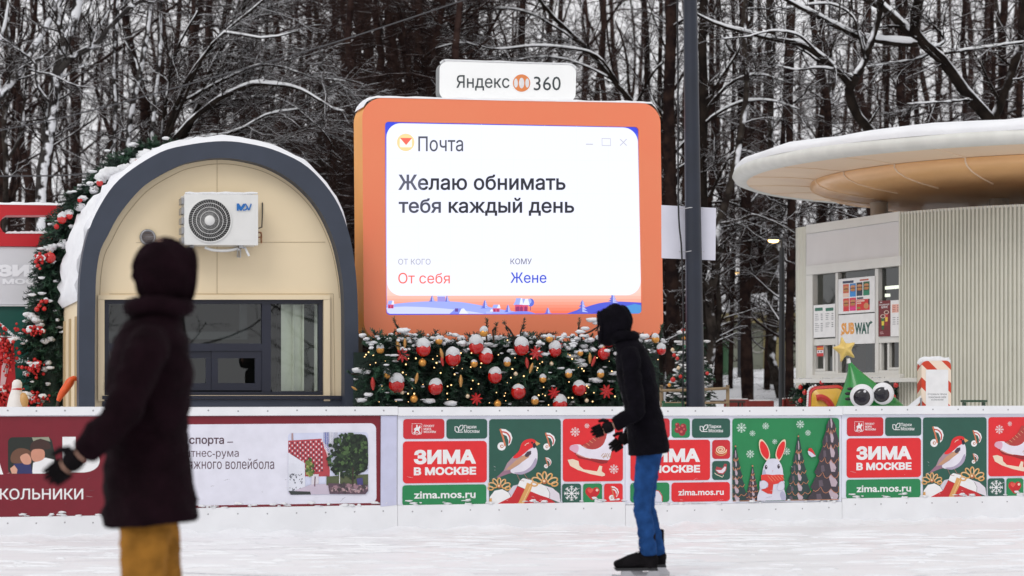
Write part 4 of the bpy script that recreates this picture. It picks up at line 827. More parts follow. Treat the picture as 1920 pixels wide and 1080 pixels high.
    LB = mat('plate_white', (.86, .87, .86), .35, noise=.02, scale=3, emit=.12); o2 = rq((825, 114.5), (1080.5, 122.5), (1079, 191), (824.5, 186), 15, 8); P2 = PS.shifted(-.08); f = [P2.at(*q) for q in o2]
    m = MB(); m.prism(f, [q - PS.n * .016 for q in f], LB); m.build('front_panel', root2)
    m = MB(); m.prism([q - PS.n * .0165 for q in f], [q - PS.n * .17 for q in f], mat('plate_side', (.16, .17, .17), .3)); m.build('casing', root2)
    m = MB(); e = smooth2([(826, 120), (832, 114.6), (845, 114.2), (960, 117.6), (1060, 121), (1074, 123.5), (1079, 129)], 5); rg = random.Random(8)
    m.tube([P2.at(x, y + .3, -.09) for x, y in e], [.006] + [rg.uniform(.013, .022) for _ in e[2:]] + [.006], SNOWCAP, 8); m.build('snow_cap', root2)
    p = Print(P2, .003, follow=False); TX = ink((58, 66, 68)); p.text('Яндекс', 855.8, 140.8, 955.2, 169.6, TX, 0, .004); p.text('360', 1000.9, 143.6, 1051.3, 169.4, TX, 0, .0)
    p.poly(circ(978, 155.7, 16.2, 30), ink((240, 140, 80)), 0); W2 = ink((246, 246, 242))
    p.poly(circ(978, 155.7, 5.0, 20, 10), W2, 2)
    for sgn in (-1, 1): p.poly(circ(978 + sgn * 10.6, 155.7, 3.6, 20, 8.6), W2, 2)
    p.mb.build('lettering', root2)
sign()

# ================================================================== fir bank below the screen and what hangs on it
BRED = mat('bauble_red', (.52, .008, .006), .2, noise=.05, scale=20, coat=.5); BRED2 = mat('bauble_red_matte', (.50, .012, .012), .5, noise=.1, scale=30)
BGOLD = mat('bauble_gold', (.72, .33, .07), .28, metal=.55); CONEG = mat('cone_gold', (.66, .36, .12), .35, metal=.5); CONER = mat('cone_red', (.55, .04, .03), .4, coat=.3); PEARL = mat('bauble_pearl', (.75, .6, .42), .25, metal=.3)
BULB = lit((255, 206, 140), 2.0)
def hedge():
    rng = np.random.default_rng(11); b0 = PH.at(672, 763); b1 = PH.at(1246, 763); c = (b0 + b1) / 2
    root = thing('fir_bank', 'thick bank of green fir branches dusted with snow below the orange screen sign', 'fir branches', (c.x, c.y, 0))
    U = np.array(PH.u); N = np.array(PH.n); O = np.array(b0); W = (b1 - b0).length
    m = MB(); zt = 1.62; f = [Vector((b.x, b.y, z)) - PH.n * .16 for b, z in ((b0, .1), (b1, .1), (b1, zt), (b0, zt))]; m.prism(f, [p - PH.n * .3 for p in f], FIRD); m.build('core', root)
    n = 2600; s = rng.uniform(.09, W - .14, n); z = rng.uniform(.95, 1.76, n) ; bul = .10 * np.sin(s * 3.1 + 1) + .06 * np.sin(s * 7.7) + .05 * np.sin(z * 9)
    pos = np.stack([O[0] + U[0] * s, O[1] + U[1] * s, z], 1) + N * (bul + rng.uniform(-.22, .02, n))[:, None]
    pos[:, 2] = np.minimum(pos[:, 2], 1.70 + .05 * np.sin(s * 5) + .04 * np.sin(s * 11.3))
    th = rng.uniform(-1.3, 1.3, n); d = N * rng.uniform(.4, 1.1, n)[:, None] + U * np.sin(th)[:, None] + np.stack([np.zeros(n), np.zeros(n), np.where(z > 1.6, rng.uniform(-.1, .9, n), rng.uniform(-.8, .35, n))], 1)
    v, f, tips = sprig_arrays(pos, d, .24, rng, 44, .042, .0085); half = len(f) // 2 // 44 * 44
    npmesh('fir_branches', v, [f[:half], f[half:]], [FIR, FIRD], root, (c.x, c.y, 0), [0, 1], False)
    # long bare-tipped boughs that stand out over the frame and to the left
    m = MB(); rg = random.Random(6); tp = []; td = []
    for pts in ([(742, 600), (749, 612), (756, 622)], [(913, 600), (911, 612)], [(948, 603), (956, 612), (962, 622)], [(982, 600), (976, 616)], [(1086, 602), (1084, 612)], [(1126, 602), (1110, 613), (1090, 622)], [(1178, 612), (1186, 624)], [(1240, 610), (1236, 622)], [(658, 694), (678, 696), (694, 704)], [(930, 606), (924, 612)]):
        P = [PH.at(x, y, .16 - .03 * i) for i, (x, y) in enumerate([(a, b + 7) for a, b in pts] + [(pts[-1][0] + 2, pts[-1][1] + 30)])]; m.tube(P, [.006] + [.010] * (len(P) - 1), TWIG, 5); tp += [P[0].lerp(P[-1], t) for t in (.0, .3, .6)]; td += [(P[0] - P[-1])] * 3
    m.build('bough', root)
    v, f, _ = sprig_arrays(np.array(tp), np.array(td), .06, rng, 30, .03, .007, 0); npmesh('bough_needles', v, [f], [FIR], root, (c.x, c.y, 0), [0], False)
    # snow lying on the boughs: thick along the crest, scraps lower down
    C = []; R = []
    hi = tips[(tips[:, 2] > 1.61) & (tips[:, 2] < 1.80)]
    for q in hi[rng.choice(len(hi), min(len(hi), 330), replace=False)]:
        r = rng.uniform(.012, .034); C.append(Vector(q) + Vector((0, 0, .012 - .02 * rng.random()))); R.append((r * rng.uniform(.9, 1.7), r, r * rng.uniform(.5, .85)))
    tb = tips[(tips[:, 2] < 1.6)]; sel = rng.choice(len(tb), 150, replace=False)
    for i in sel: r = rng.uniform(.008, .022); C.append(Vector(tb[i]) + Vector((0, 0, .008))); R.append((r * rng.uniform(1, 2.4), r, r * .55))
    for x, y in ((672, 694), (684, 698), (1080, 668), (1085, 676), (1092, 684), (1072, 667), (770, 712), (806, 752), (845, 756), (1116, 713), (690, 740), (676, 750), (1150, 700), (1110, 600), (1118, 606), (1098, 616), (1088, 622), (757, 620), (800, 752)):
        r = rng.uniform(.02, .04); C.append(PH.at(x, y, .2)); R.append((r * 1.8, r, r * .7))
    snow_lumps('snow', C, R, root, rng)
    return root
hedge()
def bulbs():
    rg = random.Random(21); root = thing('fairy_lights', 'string of tiny warm fairy lights wound through the fir bank', 'fairy lights', tuple(PH.at(960, 740)))
    Z6 = [(160, 517), (135, 540), (122, 560), (205, 545), (315, 565), (320, 600), (325, 637), (228, 618), (175, 637), (400, 541), (545, 577), (520, 634), (616, 576), (513, 556), (780, 583), (822, 553), (815, 619), (793, 665), (1010, 640), (980, 673), (1063, 675), (990, 730), (855, 716), (1050, 525), (1152, 525), (1412, 541), (1500, 400), (1248, 622), (1240, 660), (1145, 660), (1572, 570), (1545, 678), (1575, 722), (1533, 762), (1657, 747), (1498, 810), (1165, 790), (1220, 822), (957, 833), (922, 846), (685, 828), (580, 866), (600, 916), (541, 916), (543, 995), (425, 990), (262, 995), (288, 842), (296, 880), (522, 732), (490, 712), (918, 915), (922, 970), (1150, 870), (1115, 938), (1470, 938), (1480, 910), (1483, 985), (1325, 1005), (1393, 905), (1730, 577)]
    Z7 = [(300, 440), (540, 535), (560, 545), (580, 580), (675, 675), (693, 697), (640, 665), (820, 570), (938, 603), (963, 700), (268, 627), (292, 610), (372, 625), (247, 668), (240, 690), (30, 570), (188, 577), (8, 680), (35, 722), (113, 747), (550, 803), (305, 855), (257, 932), (295, 920), (320, 935), (353, 1025), (545, 955), (583, 955), (712, 910), (722, 842), (737, 857), (790, 907), (720, 980), (777, 992), (993, 943), (1052, 833), (1408, 587), (1425, 815)]
    pts = [(660 + a / 5.144, 560 + b / 5.144) for a, b in Z6] + [(960 + a / 5.144, 560 + b / 5.144) for a, b in Z7]
    m = MB(); m.ball((0, 0, 0), 0.0056, BULB, 8, 6); P = [PH.at(x, y, .24 + rg.uniform(-.02, .03)) for x, y in pts]; L = Vector(root.location)
    b0 = None
    for q in P:
        if b0 is None: b0 = m.build('bulb'); b0.parent = root; o = b0
        else: o = b0.copy(); COL.objects.link(o)
        k = rg.uniform(.6, 1.5); o.location = q - L; o.scale = (k, k, k)
        if len([c for c in root.children]) > 97: break
    order = sorted(P, key=lambda p: (round(p.x * 2.2), p.z if round(p.x * 2.2) % 2 else -p.z)); w_ = MB(); w_.tube([p - PH.n * .07 for p in order], .003, mat('wire_green', (.01, .025, .015), .5), 3, False); w_.build('wire', root)
bulbs()
def ball_proto(kind):
    """bauble hanging from its cap, origin at the ball centre, radius 1 scaled later"""
    root = thing('bauble', 'x', 'bauble'); m = MB()
    if kind == 'ribbed':
        nu, nv = 40, 16; vs = []; fs = []
        for i in range(nv + 1):
            for k in range(nu):
                t = pi * i / nv; r = 1 - .09 * (k % 4 in (1, 2)) * sin(t); vs.append((r * sin(t) * cos(2 * pi * k / nu + .25 * t), r * sin(t) * sin(2 * pi * k / nu + .25 * t), cos(t)))
        for i in range(nv):
            for k in range(nu): fs.append((i * nu + k, (i + 1) * nu + k, (i + 1) * nu + (k + 1) % nu, i * nu + (k + 1) % nu))
        m.add(vs, fs, BRED, True)
    else: m.ball((0, 0, 0), 1, {'red': BRED, 'gold': BGOLD, 'pearl': PEARL}[kind], 24, 16)
    m.build('ball', root)
    c = MB(); c.lathe((0, 0, .96), [(.2, 0), (.2, .16), (.08, .2), (0, .2)], CONEG, 12); c.build('cap', root)
    return root
def snow_on(root, h, R=1.0, seed=0):
    """a cap of snow sitting on the top of a unit ball"""
    rg = random.Random(seed); nu, nv = 18, 7; vs = []; fs = []; tmax = 1.0 + .25 * h; h *= .75; sx, sy = rg.uniform(-.1, .1), rg.uniform(-.1, .1)
    for i in range(nv + 1):
        for k in range(nu):
            u = i / nv; t = tmax * u * (1 + (.12 * sin(k * 1.7 + seed) if i == nv else 0)); e = 1.02 + h * (1 - u ** 1.6) * (1 + .12 * rg.uniform(-1, 1)); r = e * sin(t) ; a = 2 * pi * k / nu
            vs.append((r * cos(a) + sx * (1 - u), r * sin(a) + sy * (1 - u), cos(t) * (1.0 if i == nv else e)))
    for i in range(nv):
        for k in range(nu): fs.append((i * nu + k, (i + 1) * nu + k, (i + 1) * nu + (k + 1) % nu, i * nu + (k + 1) % nu))
    L = root.location; m = MB(); m.add([(v[0] + L.x, v[1] + L.y, v[2] + L.z) for v in vs], fs, SNOWCAP, True); return m.build('snow_cap', root)
def clone(proto, loc, sc, label, group, snow=None, seed=0, drop=None):
    r = dup(proto, loc, label, sc); r['group'] = group
    if snow is not None: snow_on(r, snow, 1, seed)
    return r
PROTO = {k: ball_proto(k) for k in ('red', 'ribbed', 'gold', 'pearl')}
def where(i, n): return ('first', 'second', 'third', 'fourth', 'fifth', 'sixth', 'seventh', 'eighth', 'ninth', 'tenth', 'eleventh', 'twelfth', 'thirteenth', 'fourteenth', 'fifteenth', 'sixteenth', 'seventeenth', 'eighteenth')[i]
REDS = [(794, 655, 13, 'red', .75), (849.5, 672, 14, 'ribbed', .6), (893, 650, 13.3, 'ribbed', .8), (911, 669, 13, 'red', .3), (978, 653, 13, 'ribbed', .8), (743.6, 722, 14, 'ribbed', .7), (816.5, 727, 13, 'red', .4), (928, 706, 12.5, 'ribbed', .5), (972, 735, 13, 'red', .12), (1040.7, 658, 11, 'ribbed', .9), (1141, 641, 10, 'red', .2), (1132, 663, 11, 'ribbed', None), (1086, 729, 12.5, 'red', .3), (1050, 759, 13, 'red', .6), (1240, 657, 8, 'red', .9)]
for k, (x, y, r, kd, sn) in enumerate(sorted(REDS)):
    p = PH.at(x, y, .27); sc = 1.07 * r * p.y / F
    clone(PROTO[kd], p, sc, '%s red bauble%s, %s red one from the arched kiosk' % ('glossy' if kd == 'red' else 'ribbed', ' with snow cap' if sn and sn > .2 else '', where(k, 15)), 'red baubles on the fir bank', sn, k)
GOLDS = [(713, 656, 7.5, .8), (823, 639, 7, .7), (792, 680, 7.3, None), (889, 682, 7, .2), (726, 703, 7.2, .8), (951, 681, 6.8, .9), (776, 748, 7.2, None), (933, 757, 7, None), (907, 624, 8, .8), (1030, 635, 7.2, .4), (1088, 662, 5.8, .3), (1066, 702, 7, .7), (1126, 702, 7, .6), (1018, 711, 7, .6), (1003, 752, 7.5, .4), (1229, 636, 7.5, .7)]
for k, (x, y, r, sn) in enumerate(sorted(GOLDS)):
    p = PH.at(x, y, .27); clone(PROTO['gold'], p, r * p.y / F, 'small gold bauble%s, %s gold one from the arched kiosk' % (' with snow cap' if sn else '', where(k, 16)), 'gold baubles on the fir bank', sn, 40 + k)
for k, (x, y) in enumerate(((754, 736), (877, 743), (1034, 682), (967, 701), (1100, 751))):
    p = PH.at(x, y, .27); clone(PROTO['pearl'], p, 4.0 * p.y / F, 'tiny pale pearl bauble on the fir bank, %s one from the kiosk' % where(k, 5), 'pearl baubles on the fir bank')
for pr_ in PROTO.values():
    for ch in list(pr_.children): bpy.data.objects.remove(ch)
    bpy.data.objects.remove(pr_)
def star_flake(x, y, r, label, mt, k):
    c = PH.at(x, y, .28); m = MB(); R = r * c.y / F; U, Zv = PH.u, Vector((0, 0, 1)); out = []
    for j in range(32):
        a = 2 * pi * j / 32 + .1 * k; q = (1.0, .72, .42, .72)[j % 4]; out.append(c + (U * cos(a) + Zv * sin(a)) * R * q)
    f = [p + PH.n * .012 for p in out]; m.prism(f, [p - PH.n * .012 for p in out], mt)
    for j in range(8):
        a = 2 * pi * j / 8 + .1 * k; m.tube([c + PH.n * .013, c + (U * cos(a) + Zv * sin(a)) * R * .95 + PH.n * .014], .006, mt, 5)
    o = m.build('snowflake_ornament', None, c); bevel(o, .003); tag(o, label, 'ornament', 'red snowflakes on the fir bank')
for k, (x, y, r, dk) in enumerate(((754, 666, 14, 0), (893, 748, 12, 1), (1005, 662, 14, 0), (1038, 737, 12, 1), (1137, 734, 14, 0), (1046, 648, 9, 1))):
    star_flake(x, y, r, ('red snowflake between a snow capped gold bauble and the first large red bauble', 'dark red snowflake low on the fir bank above the bird rink board', 'red glitter snowflake between two red baubles below the orange frame', 'dull red snowflake beside the glossy red bauble in the lower fir bank', 'bright red snowflake low in the fir bank beside the dark skater', 'small dull red snowflake tucked behind a snow capped red bauble')[k], BRED2 if dk else BRED, k)
def cone(x, y, L, mt, tilt, label, k):
    c = PH.at(x, y, .27); m = MB(); Lm = L * c.y / F; ax = Vector((PH.u * sin(tilt)) + Vector((0, 0, -cos(tilt)))); n = 9
    for j in range(n):
        t = j / n; r = Lm * .2 * sin(pi * (.12 + .86 * t)) + .002; m.lathe(c + ax * Lm * (t - .5), [(r * .5, 0), (r, Lm / n * .75), (r * .6, Lm / n * 1.2)], mt, 8, ax)
    o = m.build('pine_cone', None, c); tag(o, label, 'pine cone', 'glitter cones on the fir bank')
CN = [(746, 648, 22, 0, .2), (759, 643, 18, 0, 0), (828, 663, 20, 0, .25), (829, 677, 18, 1, .2), (699, 719, 24, 1, .05), (781, 709, 20, 0, -.2), (864, 714, 22, 0, 0), (988, 680, 20, 1, .1), (996, 690, 20, 0, -.3), (1106, 671, 20, 0, 0), (1113, 677, 20, 1, -.35), (664, 728, 12, 0, 1.0)]
for k, (x, y, L, rd, tl) in enumerate(sorted(CN)): cone(x, y, L, CONER if rd else CONEG, tl, '%s glitter cone in the fir bank, %s cone from the arched kiosk' % ('red' if rd else 'gold', where(k, 12)), k)

# ================================================================== fir garland arch behind the kiosk, red stall front, ornaments
PG = PK.shifted(-2.75)
def garland():
    ctr = [(300, 283), (262, 300), (228, 320), (196, 345), (166, 378), (142, 412), (124, 452), (112, 500), (104, 560), (99, 620), (95, 690), (94, 790)]
    path = [PG.at(*p) for p in smooth2(ctr, 8)]; c = PG.at(95, 763); root = thing('fir_garland', 'snowy fir garland arch with red berries curving round behind the cream kiosk', 'garland', (c.x, c.y, 0)); rng = np.random.default_rng(4)
    m = MB(); m.tube(path, [.06 + .14 * k / len(path) for k in range(len(path))], FIRD, 8); m.build('core', root)
    n = 2100; i = (rng.random(n) * (len(path) - 1)).astype(int); P = np.array([tuple(p) for p in path]); pos = P[i] + (P[i + 1] - P[i]) * rng.random((n, 1)); w_ = .06 + .23 * i / len(path)
    a = rng.uniform(0, 2 * pi, n); U = np.array(PG.u); N = np.array(PG.n); rad = U * np.cos(a)[:, None] + np.array([0, 0, 1.]) * np.sin(a)[:, None] * .7 + N * rng.uniform(.1, 1, n)[:, None]; pos = pos + rad * w_[:, None] * .6
    d = rad + rng.normal(0, .4, (n, 3)) - np.array([0, 0, .3]); v, f, tips = sprig_arrays(pos, d, .2, rng, 40, .045, .009); npmesh('fir_branches', v, [f[:len(f) // 2], f[len(f) // 2:]], [FIR, FIRD], root, (c.x, c.y, 0), [0, 1], False)
    C = []; R = []
    for x, y, r in ((203, 325, 17), (190, 333, 14), (215, 322, 13), (232, 316, 12), (226, 318, 10), (176, 356, 10), (182, 371, 9), (150, 388, 12), (120, 404, 10), (130, 398, 8), (157, 372, 8), (92, 466, 11), (100, 463, 9), (116, 460, 9), (275, 290, 15), (290, 287, 12), (264, 294, 10), (136, 425, 7), (140, 440, 8), (118, 455, 9), (98, 490, 7), (60, 593, 10), (68, 600, 10), (50, 590, 7), (75, 610, 8), (85, 640, 8), (95, 636, 7), (90, 680, 7), (84, 692, 7), (50, 700, 8), (55, 742, 10), (75, 752, 8), (250, 303, 9), (170, 345, 7), (242, 312, 8), (108, 600, 4), (90, 720, 5)):
        p = PG.at(x, y, .22); s = r * p.y / F; C.append(p); R.append((s, s, s * .7))
    for k in rng.choice(len(tips), 170, replace=False): r = rng.uniform(.012, .03); C.append(Vector(tips[k]) + Vector((0, 0, .01))); R.append((r * 1.5, r, r * .6))
    snow_lumps('snow', C, R, root, rng)
garland()
def hang_ball(x, y, r, pl, off, label, group, snow=.5, mt=None, seed=0):
    c = pl.at(x, y, off); s = r * c.y / F; root = thing('bauble', label, 'bauble', tuple(c), group); m = MB(); m.ball(c, s, mt or BRED, 18, 12); m.build('ball', root)
    m = MB(); m.lathe(c + Vector((0, 0, s * .95)), [(s * .2, 0), (s * .2, s * .18), (0, s * .2)], CONEG, 8); m.build('cap', root)
    if snow: o = snow_on(root, snow, 1, seed); o.scale = (s, s, s)
for k, (x, y, r, sn, lb) in enumerate(((116, 411, 9, .6, 'red bauble on the garland in front of the red beam'), (130, 405, 6.5, .5, 'smaller red bauble touching the red beam end of the garland'), (94, 483, 10.5, None, 'large red bauble on the garland beside the white lettered panel'), (187, 343, 6.5, .3, 'red bauble under the biggest lump of snow on the garland'), (69, 580, 5, None, 'red bauble low in the cluster beside the green panel'), (78, 566, 4, None, 'red bauble of the cluster just under the white panel'), (86, 564, 5.5, .2, 'red bauble topping the cluster beside the garland stem'), (74, 573, 4.5, None, 'middle red bauble of the cluster beside the green panel'), (83, 579, 4.5, None, 'red bauble at the stem side of the cluster'), (258, 302, 5, .3, 'red bauble peeping out beside the dark blue kiosk rim'), (106, 425, 5, None, 'dull red bauble hanging below the red beam'), (150, 375, 5, .4, 'red bauble half buried in snow on the garland above the beam'))):
    hang_ball(x, y, r, PG, .3, lb, 'red baubles on the garland', sn, BRED if k != 10 else BRED2, k)
def berries(x, y, sx, sy, n, label, seed, pl=None, off=.32):
    pl = pl or PG; rg = random.Random(seed); c = pl.at(x, y, off); root = thing('berry_sprig', label, 'berries', tuple(c), 'red berry sprigs on the garland'); m = MB(); st = MB()
    for k in range(n):
        px, py = x + rg.gauss(0, sx), y + rg.gauss(0, sy); p = pl.at(px, py, off + rg.uniform(-.06, .06)); m.ball(p, rg.uniform(.012, .022), BRED2 if k % 3 else BRED, 7, 5); st.tube([p, p.lerp(pl.at(x + 4, y + 12, off - .1), .6)], .004, TWIG, 3, False)
    tag(m.build('berry_cluster', root), kind='stuff'); st.build('stem', root)
    snow_lumps('snow', [pl.at(x + rg.gauss(0, sx), y - sy + rg.gauss(0, 3), off + .03) for _ in range(5)], [(rg.uniform(.02, .05), .02, rg.uniform(.012, .025)) for _ in range(5)], root, None)
for k, (x, y, sx, sy, n, lb) in enumerate(((74, 488, 5, 6, 26, 'red berry sprig sticking out over the white lettered panel'), (60, 620, 12, 4, 34, 'red berry sprig over the bead garland'), (64, 690, 8, 9, 44, 'red berry sprig above the white figurine'), (12, 660, 10, 22, 70, 'thick red berry sprig in front of the red gift panel'), (6, 740, 12, 12, 60, 'red berry sprig at the foot of the red gift panel beside the figurine'), (62, 748, 14, 6, 40, 'snowy red berry sprig behind the white figurine on the boards'))): berries(x, y, sx, sy, n, lb, k)
def stall():
    PL_ = PK.shifted(-3.3); c = PL_.at(60, 763); root = thing('red_stall', 'red and green festive stall front with white lettering panel and cut-out red beam', 'stall', (c.x, c.y, 0)); SR = mat('stall_red', lin((196, 24, 36)), .45, noise=.05, scale=2); SW = mat('stall_white', (.72, .72, .76), .5, noise=.02, scale=2); SG = mat('stall_green', lin((12, 84, 74)), .5, noise=.06, scale=2)
    def sl(q, m_, name, dep=.12, off=0.0):
        m = MB(); f = [PL_.at(x, y, off) for x, y in q]; m.prism(f, [p - PL_.n * dep for p in f], m_); o = m.build(name, root); bevel(o, .006); return o
    sl([(-60, 383), (165, 385.5), (165, 403), (12, 403.5), (5, 408), (0, 416), (0, 425), (5, 433.5), (-60, 433.5)], SR, 'top_beam', .3); sl([(-60, 434), (5, 434), (12, 438), (165, 438), (165, 462.5), (-60, 461.5)], SR, 'cross_beam', .3)
    sl([(-60, 462.5), (165, 463.5), (165, 571.5), (-60, 571)], SW, 'lettering_panel', .2, -.02); sl([(-60, 574.5), (165, 575), (165, 800), (-60, 800)], SG, 'green_panel', .2, -.02); sl([(-60, 571.8), (165, 572.3), (165, 574.2), (-60, 574)], WHITEP, 'light_strip', .1, .02)
    rg = random.Random(4); m = MB()
    for (xa, ya, xb, yb, hh) in ((-60, 383, 165, 385.5, .03), (10, 437.6, 165, 437.8, .028)):
        rows = []
        for k in range(41):
            t = k / 40; p = PL_.at(xa + (xb - xa) * t, ya + (yb - ya) * t, .005); h = hh * rg.uniform(.75, 1.2) * min(1, k / 2 + .2, (40 - k) / 2 + .2); rows.append([p, p + Vector((0, 0, h)) - PL_.n * .03, p + Vector((0, 0, h * 1.3)) - PL_.n * .16, p + Vector((0, 0, h * .8)) - PL_.n * .3])
        m.add([q for r in rows for q in r], [(i * 4 + j, i * 4 + j + 1, (i + 1) * 4 + j + 1, (i + 1) * 4 + j) for i in range(40) for j in range(3)], SNOW, True)
    m.build('snow_cap', root)
    p = Print(PL_, -.014, follow=False); LW = mat('letter_white', (.86, .86, .9), .4, emit=.06); p.text('ЗИМА', -6, 496, 130, 519, LW, 0, .07); p.text('В МОСКВЕ', -20, 522.5, 118, 533, LW, 0, .05)
    p.text('елП', 29, 667, 62, 681, ink((190, 206, 206)), 0, .02); p.line([(47, 676), (60, 684)], 1.6, ink((190, 206, 206)), 1); p.mb.build('lettering', root)
    # bead string
    c2 = PL_.at(33, 630, .1); r2 = thing('bead_string', 'string of white round beads swagged across the green panel', 'bead garland', tuple(c2)); pts = resample(smooth2([(-30, 575), (-8, 600), (8, 614), (24, 628), (40, 636), (56, 640), (75, 636)], 6), 26); b0 = None
    for q in pts:
        v = PL_.at(*q, .06)
        if b0 is None: m = MB(); m.ball(c2, .017, WHITEP, 10, 7); b0 = m.build('bead', r2); o = b0
        else: o = b0.copy(); COL.objects.link(o)
        o.location = v - c2
    m = MB(); m.tube([PL_.at(*q, .06) for q in pts], .003, WHITEP, 4); m.build('cord', r2)
    # red gift shape
    c3 = PG.at(12, 763, .2); r3 = thing('gift_panel', 'tall red tapered gift panel edged in white beside the green stall', 'decoration', (c3.x, c3.y, 0)); m = MB(); f = [PG.at(x, y, .22) for x, y in ((-20, 631), (25, 632), (33, 790), (-20, 790))]; m.prism(f, [q - PG.n * .2 for q in f], SR); bevel(m.build('red_panel', r3), .01)
    m = MB(); f = [PG.at(x, y, .225) for x, y in ((-20, 629), (26, 630), (26, 632.5), (-20, 631.5))]; m.prism(f, [q - PG.n * .2 for q in f], WHITEP); m.build('white_edge', r3)
    m = MB(); f = [PG.at(x, y, .228) for x, y in ((3, 690), (8, 655), (20, 652), (16, 690), (8, 728), (0, 728))]; m.prism(f, [q - PG.n * .012 for q in f], ink((226, 190, 196))); m.build('ribbon', r3)
stall()
def figurine():
    P = PK.shifted(-.9); c = P.at(32, 763); root = thing('figurine', 'white bird figurine with a red collar standing behind the maroon board', 'figurine', (c.x, c.y, 0)); m = MB(); W = mat('figurine_white', (.78, .74, .7), .4, noise=.05, scale=6)
    s = P.at(32, 740).y / F; base = P.at(31, 765)
    m.lathe(Vector((base.x, base.y, .75)), [(0, 0), (.11, .02), (.105, .2), (.095, .33), (.075, .43), (.05, .50), (.045, .53)], W, 20); m.lathe(P.at(32, 726), [(.045, -.02), (.05, .01), (.048, .045), (.03, .07), (0, .078)], W, 18); m.build('body', root)
    m = MB(); t = P.at(32, 727); m.lathe(t + Vector((0, 0, -.015)), [(.046, -.012), (.056, 0), (.046, .014)], BRED, 18); m.build('collar', root)
    m = MB(); m.ball(P.at(44, 752, .05), (.05, .04, .085), mat('figurine_gold', (.6, .34, .12), .4), 12, 8); m.build('wing', root)
    m = MB(); m.lathe(Vector((base.x, base.y, 0)), [(.02, .0), (.02, .76)], GREYM, 8); m.build('stake', root)
figurine()
def shovel():
    P = PK.shifted(-.35); c = P.at(112, 763); root = thing('snow_shovel', 'orange plastic shovel handle leaning on the dark rim of the cream kiosk', 'shovel', (c.x, c.y, 0)); OR = mat('shovel_orange', (.75, .10, .015), .4, noise=.1, scale=12)
    m = MB(); m.tube([P.at(x, y, .05) for x, y in smooth2([(109, 752), (115, 740), (124, 727), (133, 714), (139, 710), (144, 712)], 4)], [.02, .022, .026, .03, .034, .036, .04, .04, .042, .042, .044, .044, .04, .036, .032, .03, .03, .028, .024, .02, .018], OR, 8); m.build('grip', root)
    m = MB(); a = P.at(109, 752, .05); m.tube([a, Vector((a.x - .18, a.y - .1, .02))], .014, TWIG, 8); m.build('shaft', root)
shovel()

# ================================================================== steel pole with a strapped board
def pole():
    Y0 = 20.4; b = at(1304, 763, Y0); root = thing('lamp_pole', 'tall dark blue steel pole standing behind the rabbit rink board', 'pole', (b.x, b.y, 0)); m = MB()
    d = Vector((-.0135, 0, 1)); p0 = Vector((b.x, b.y, 0)) - d * .0; zz = [0, .9, 2.4, 5.3, 9]; off = at(1302, 735, Y0); rr_ = [.094, .090, .080, .064, .052]; x0 = at(1303.5, 700, Y0); base = Vector((x0.x + .0135 * x0.z, Y0, 0))
    m.tube([base + d * z for z in zz], rr_, POLE, 28); m.build('shaft', root)
    m = MB(); m.tube([base + Vector((0, 0, z)) for z in (0, .03, .04)], [.16, .16, .1], POLE, 20); m.build('base_flange', root)
    WI = mat('tie_wire', (.5, .5, .52), .4, metal=.7)
    for px, py in ((1296, 391), (1298, 472)):
        c = at(px, py, Y0); q = MB(); r = .072; q.tube([c + Vector((cos(a) * r, sin(a) * r, .004 * sin(3 * a))) for a in [2 * pi * k / 24 for k in range(25)]], .005, WI, 5, False)
        for sg in (-1, 1): q.tube([c + Vector((sg * r * .9, -.02, 0)), c + Vector((sg * .12, .08, .006))], .004, WI, 4)
        o = q.build('tie_wire', root)
    m = MB(); m.tube([at(x, y, Y0 - .02) for x, y in smooth2([(1269, -60), (1271, 120), (1272, 385), (1278, 470), (1281, 600), (1280, 790)], 6)], .009, BLACK, 6); m.build('black_cable', root)
    r2 = thing('notice_board', 'blank pale board wired to the dark pole beside the orange sign', 'board', tuple(at(1291, 437, Y0 + .1))); m = MB(); BW = mat('board_white', lin((216, 216, 228)), .5, noise=.03, scale=4); f = [at(x, y, Y0 + .1 + (x - 1290) * .0006) for x, y in ((1240, 384.5), (1342.5, 390), (1341.5, 488), (1240.5, 484))]; m.prism(f, [p + Vector((0, .012, 0)) for p in f], BW); m.build('sheet', r2)
    m = MB(); f = [p + Vector((0, .013, 0)) for p in f]; m.prism([f[0].lerp(f[3], .45) , f[1].lerp(f[2], .45), f[1].lerp(f[2], .55), f[0].lerp(f[3], .55)], [q + Vector((0, .02, 0)) for q in (f[0].lerp(f[3], .45), f[1].lerp(f[2], .45), f[1].lerp(f[2], .55), f[0].lerp(f[3], .55))], GREYM); m.build('batten', r2)
pole()

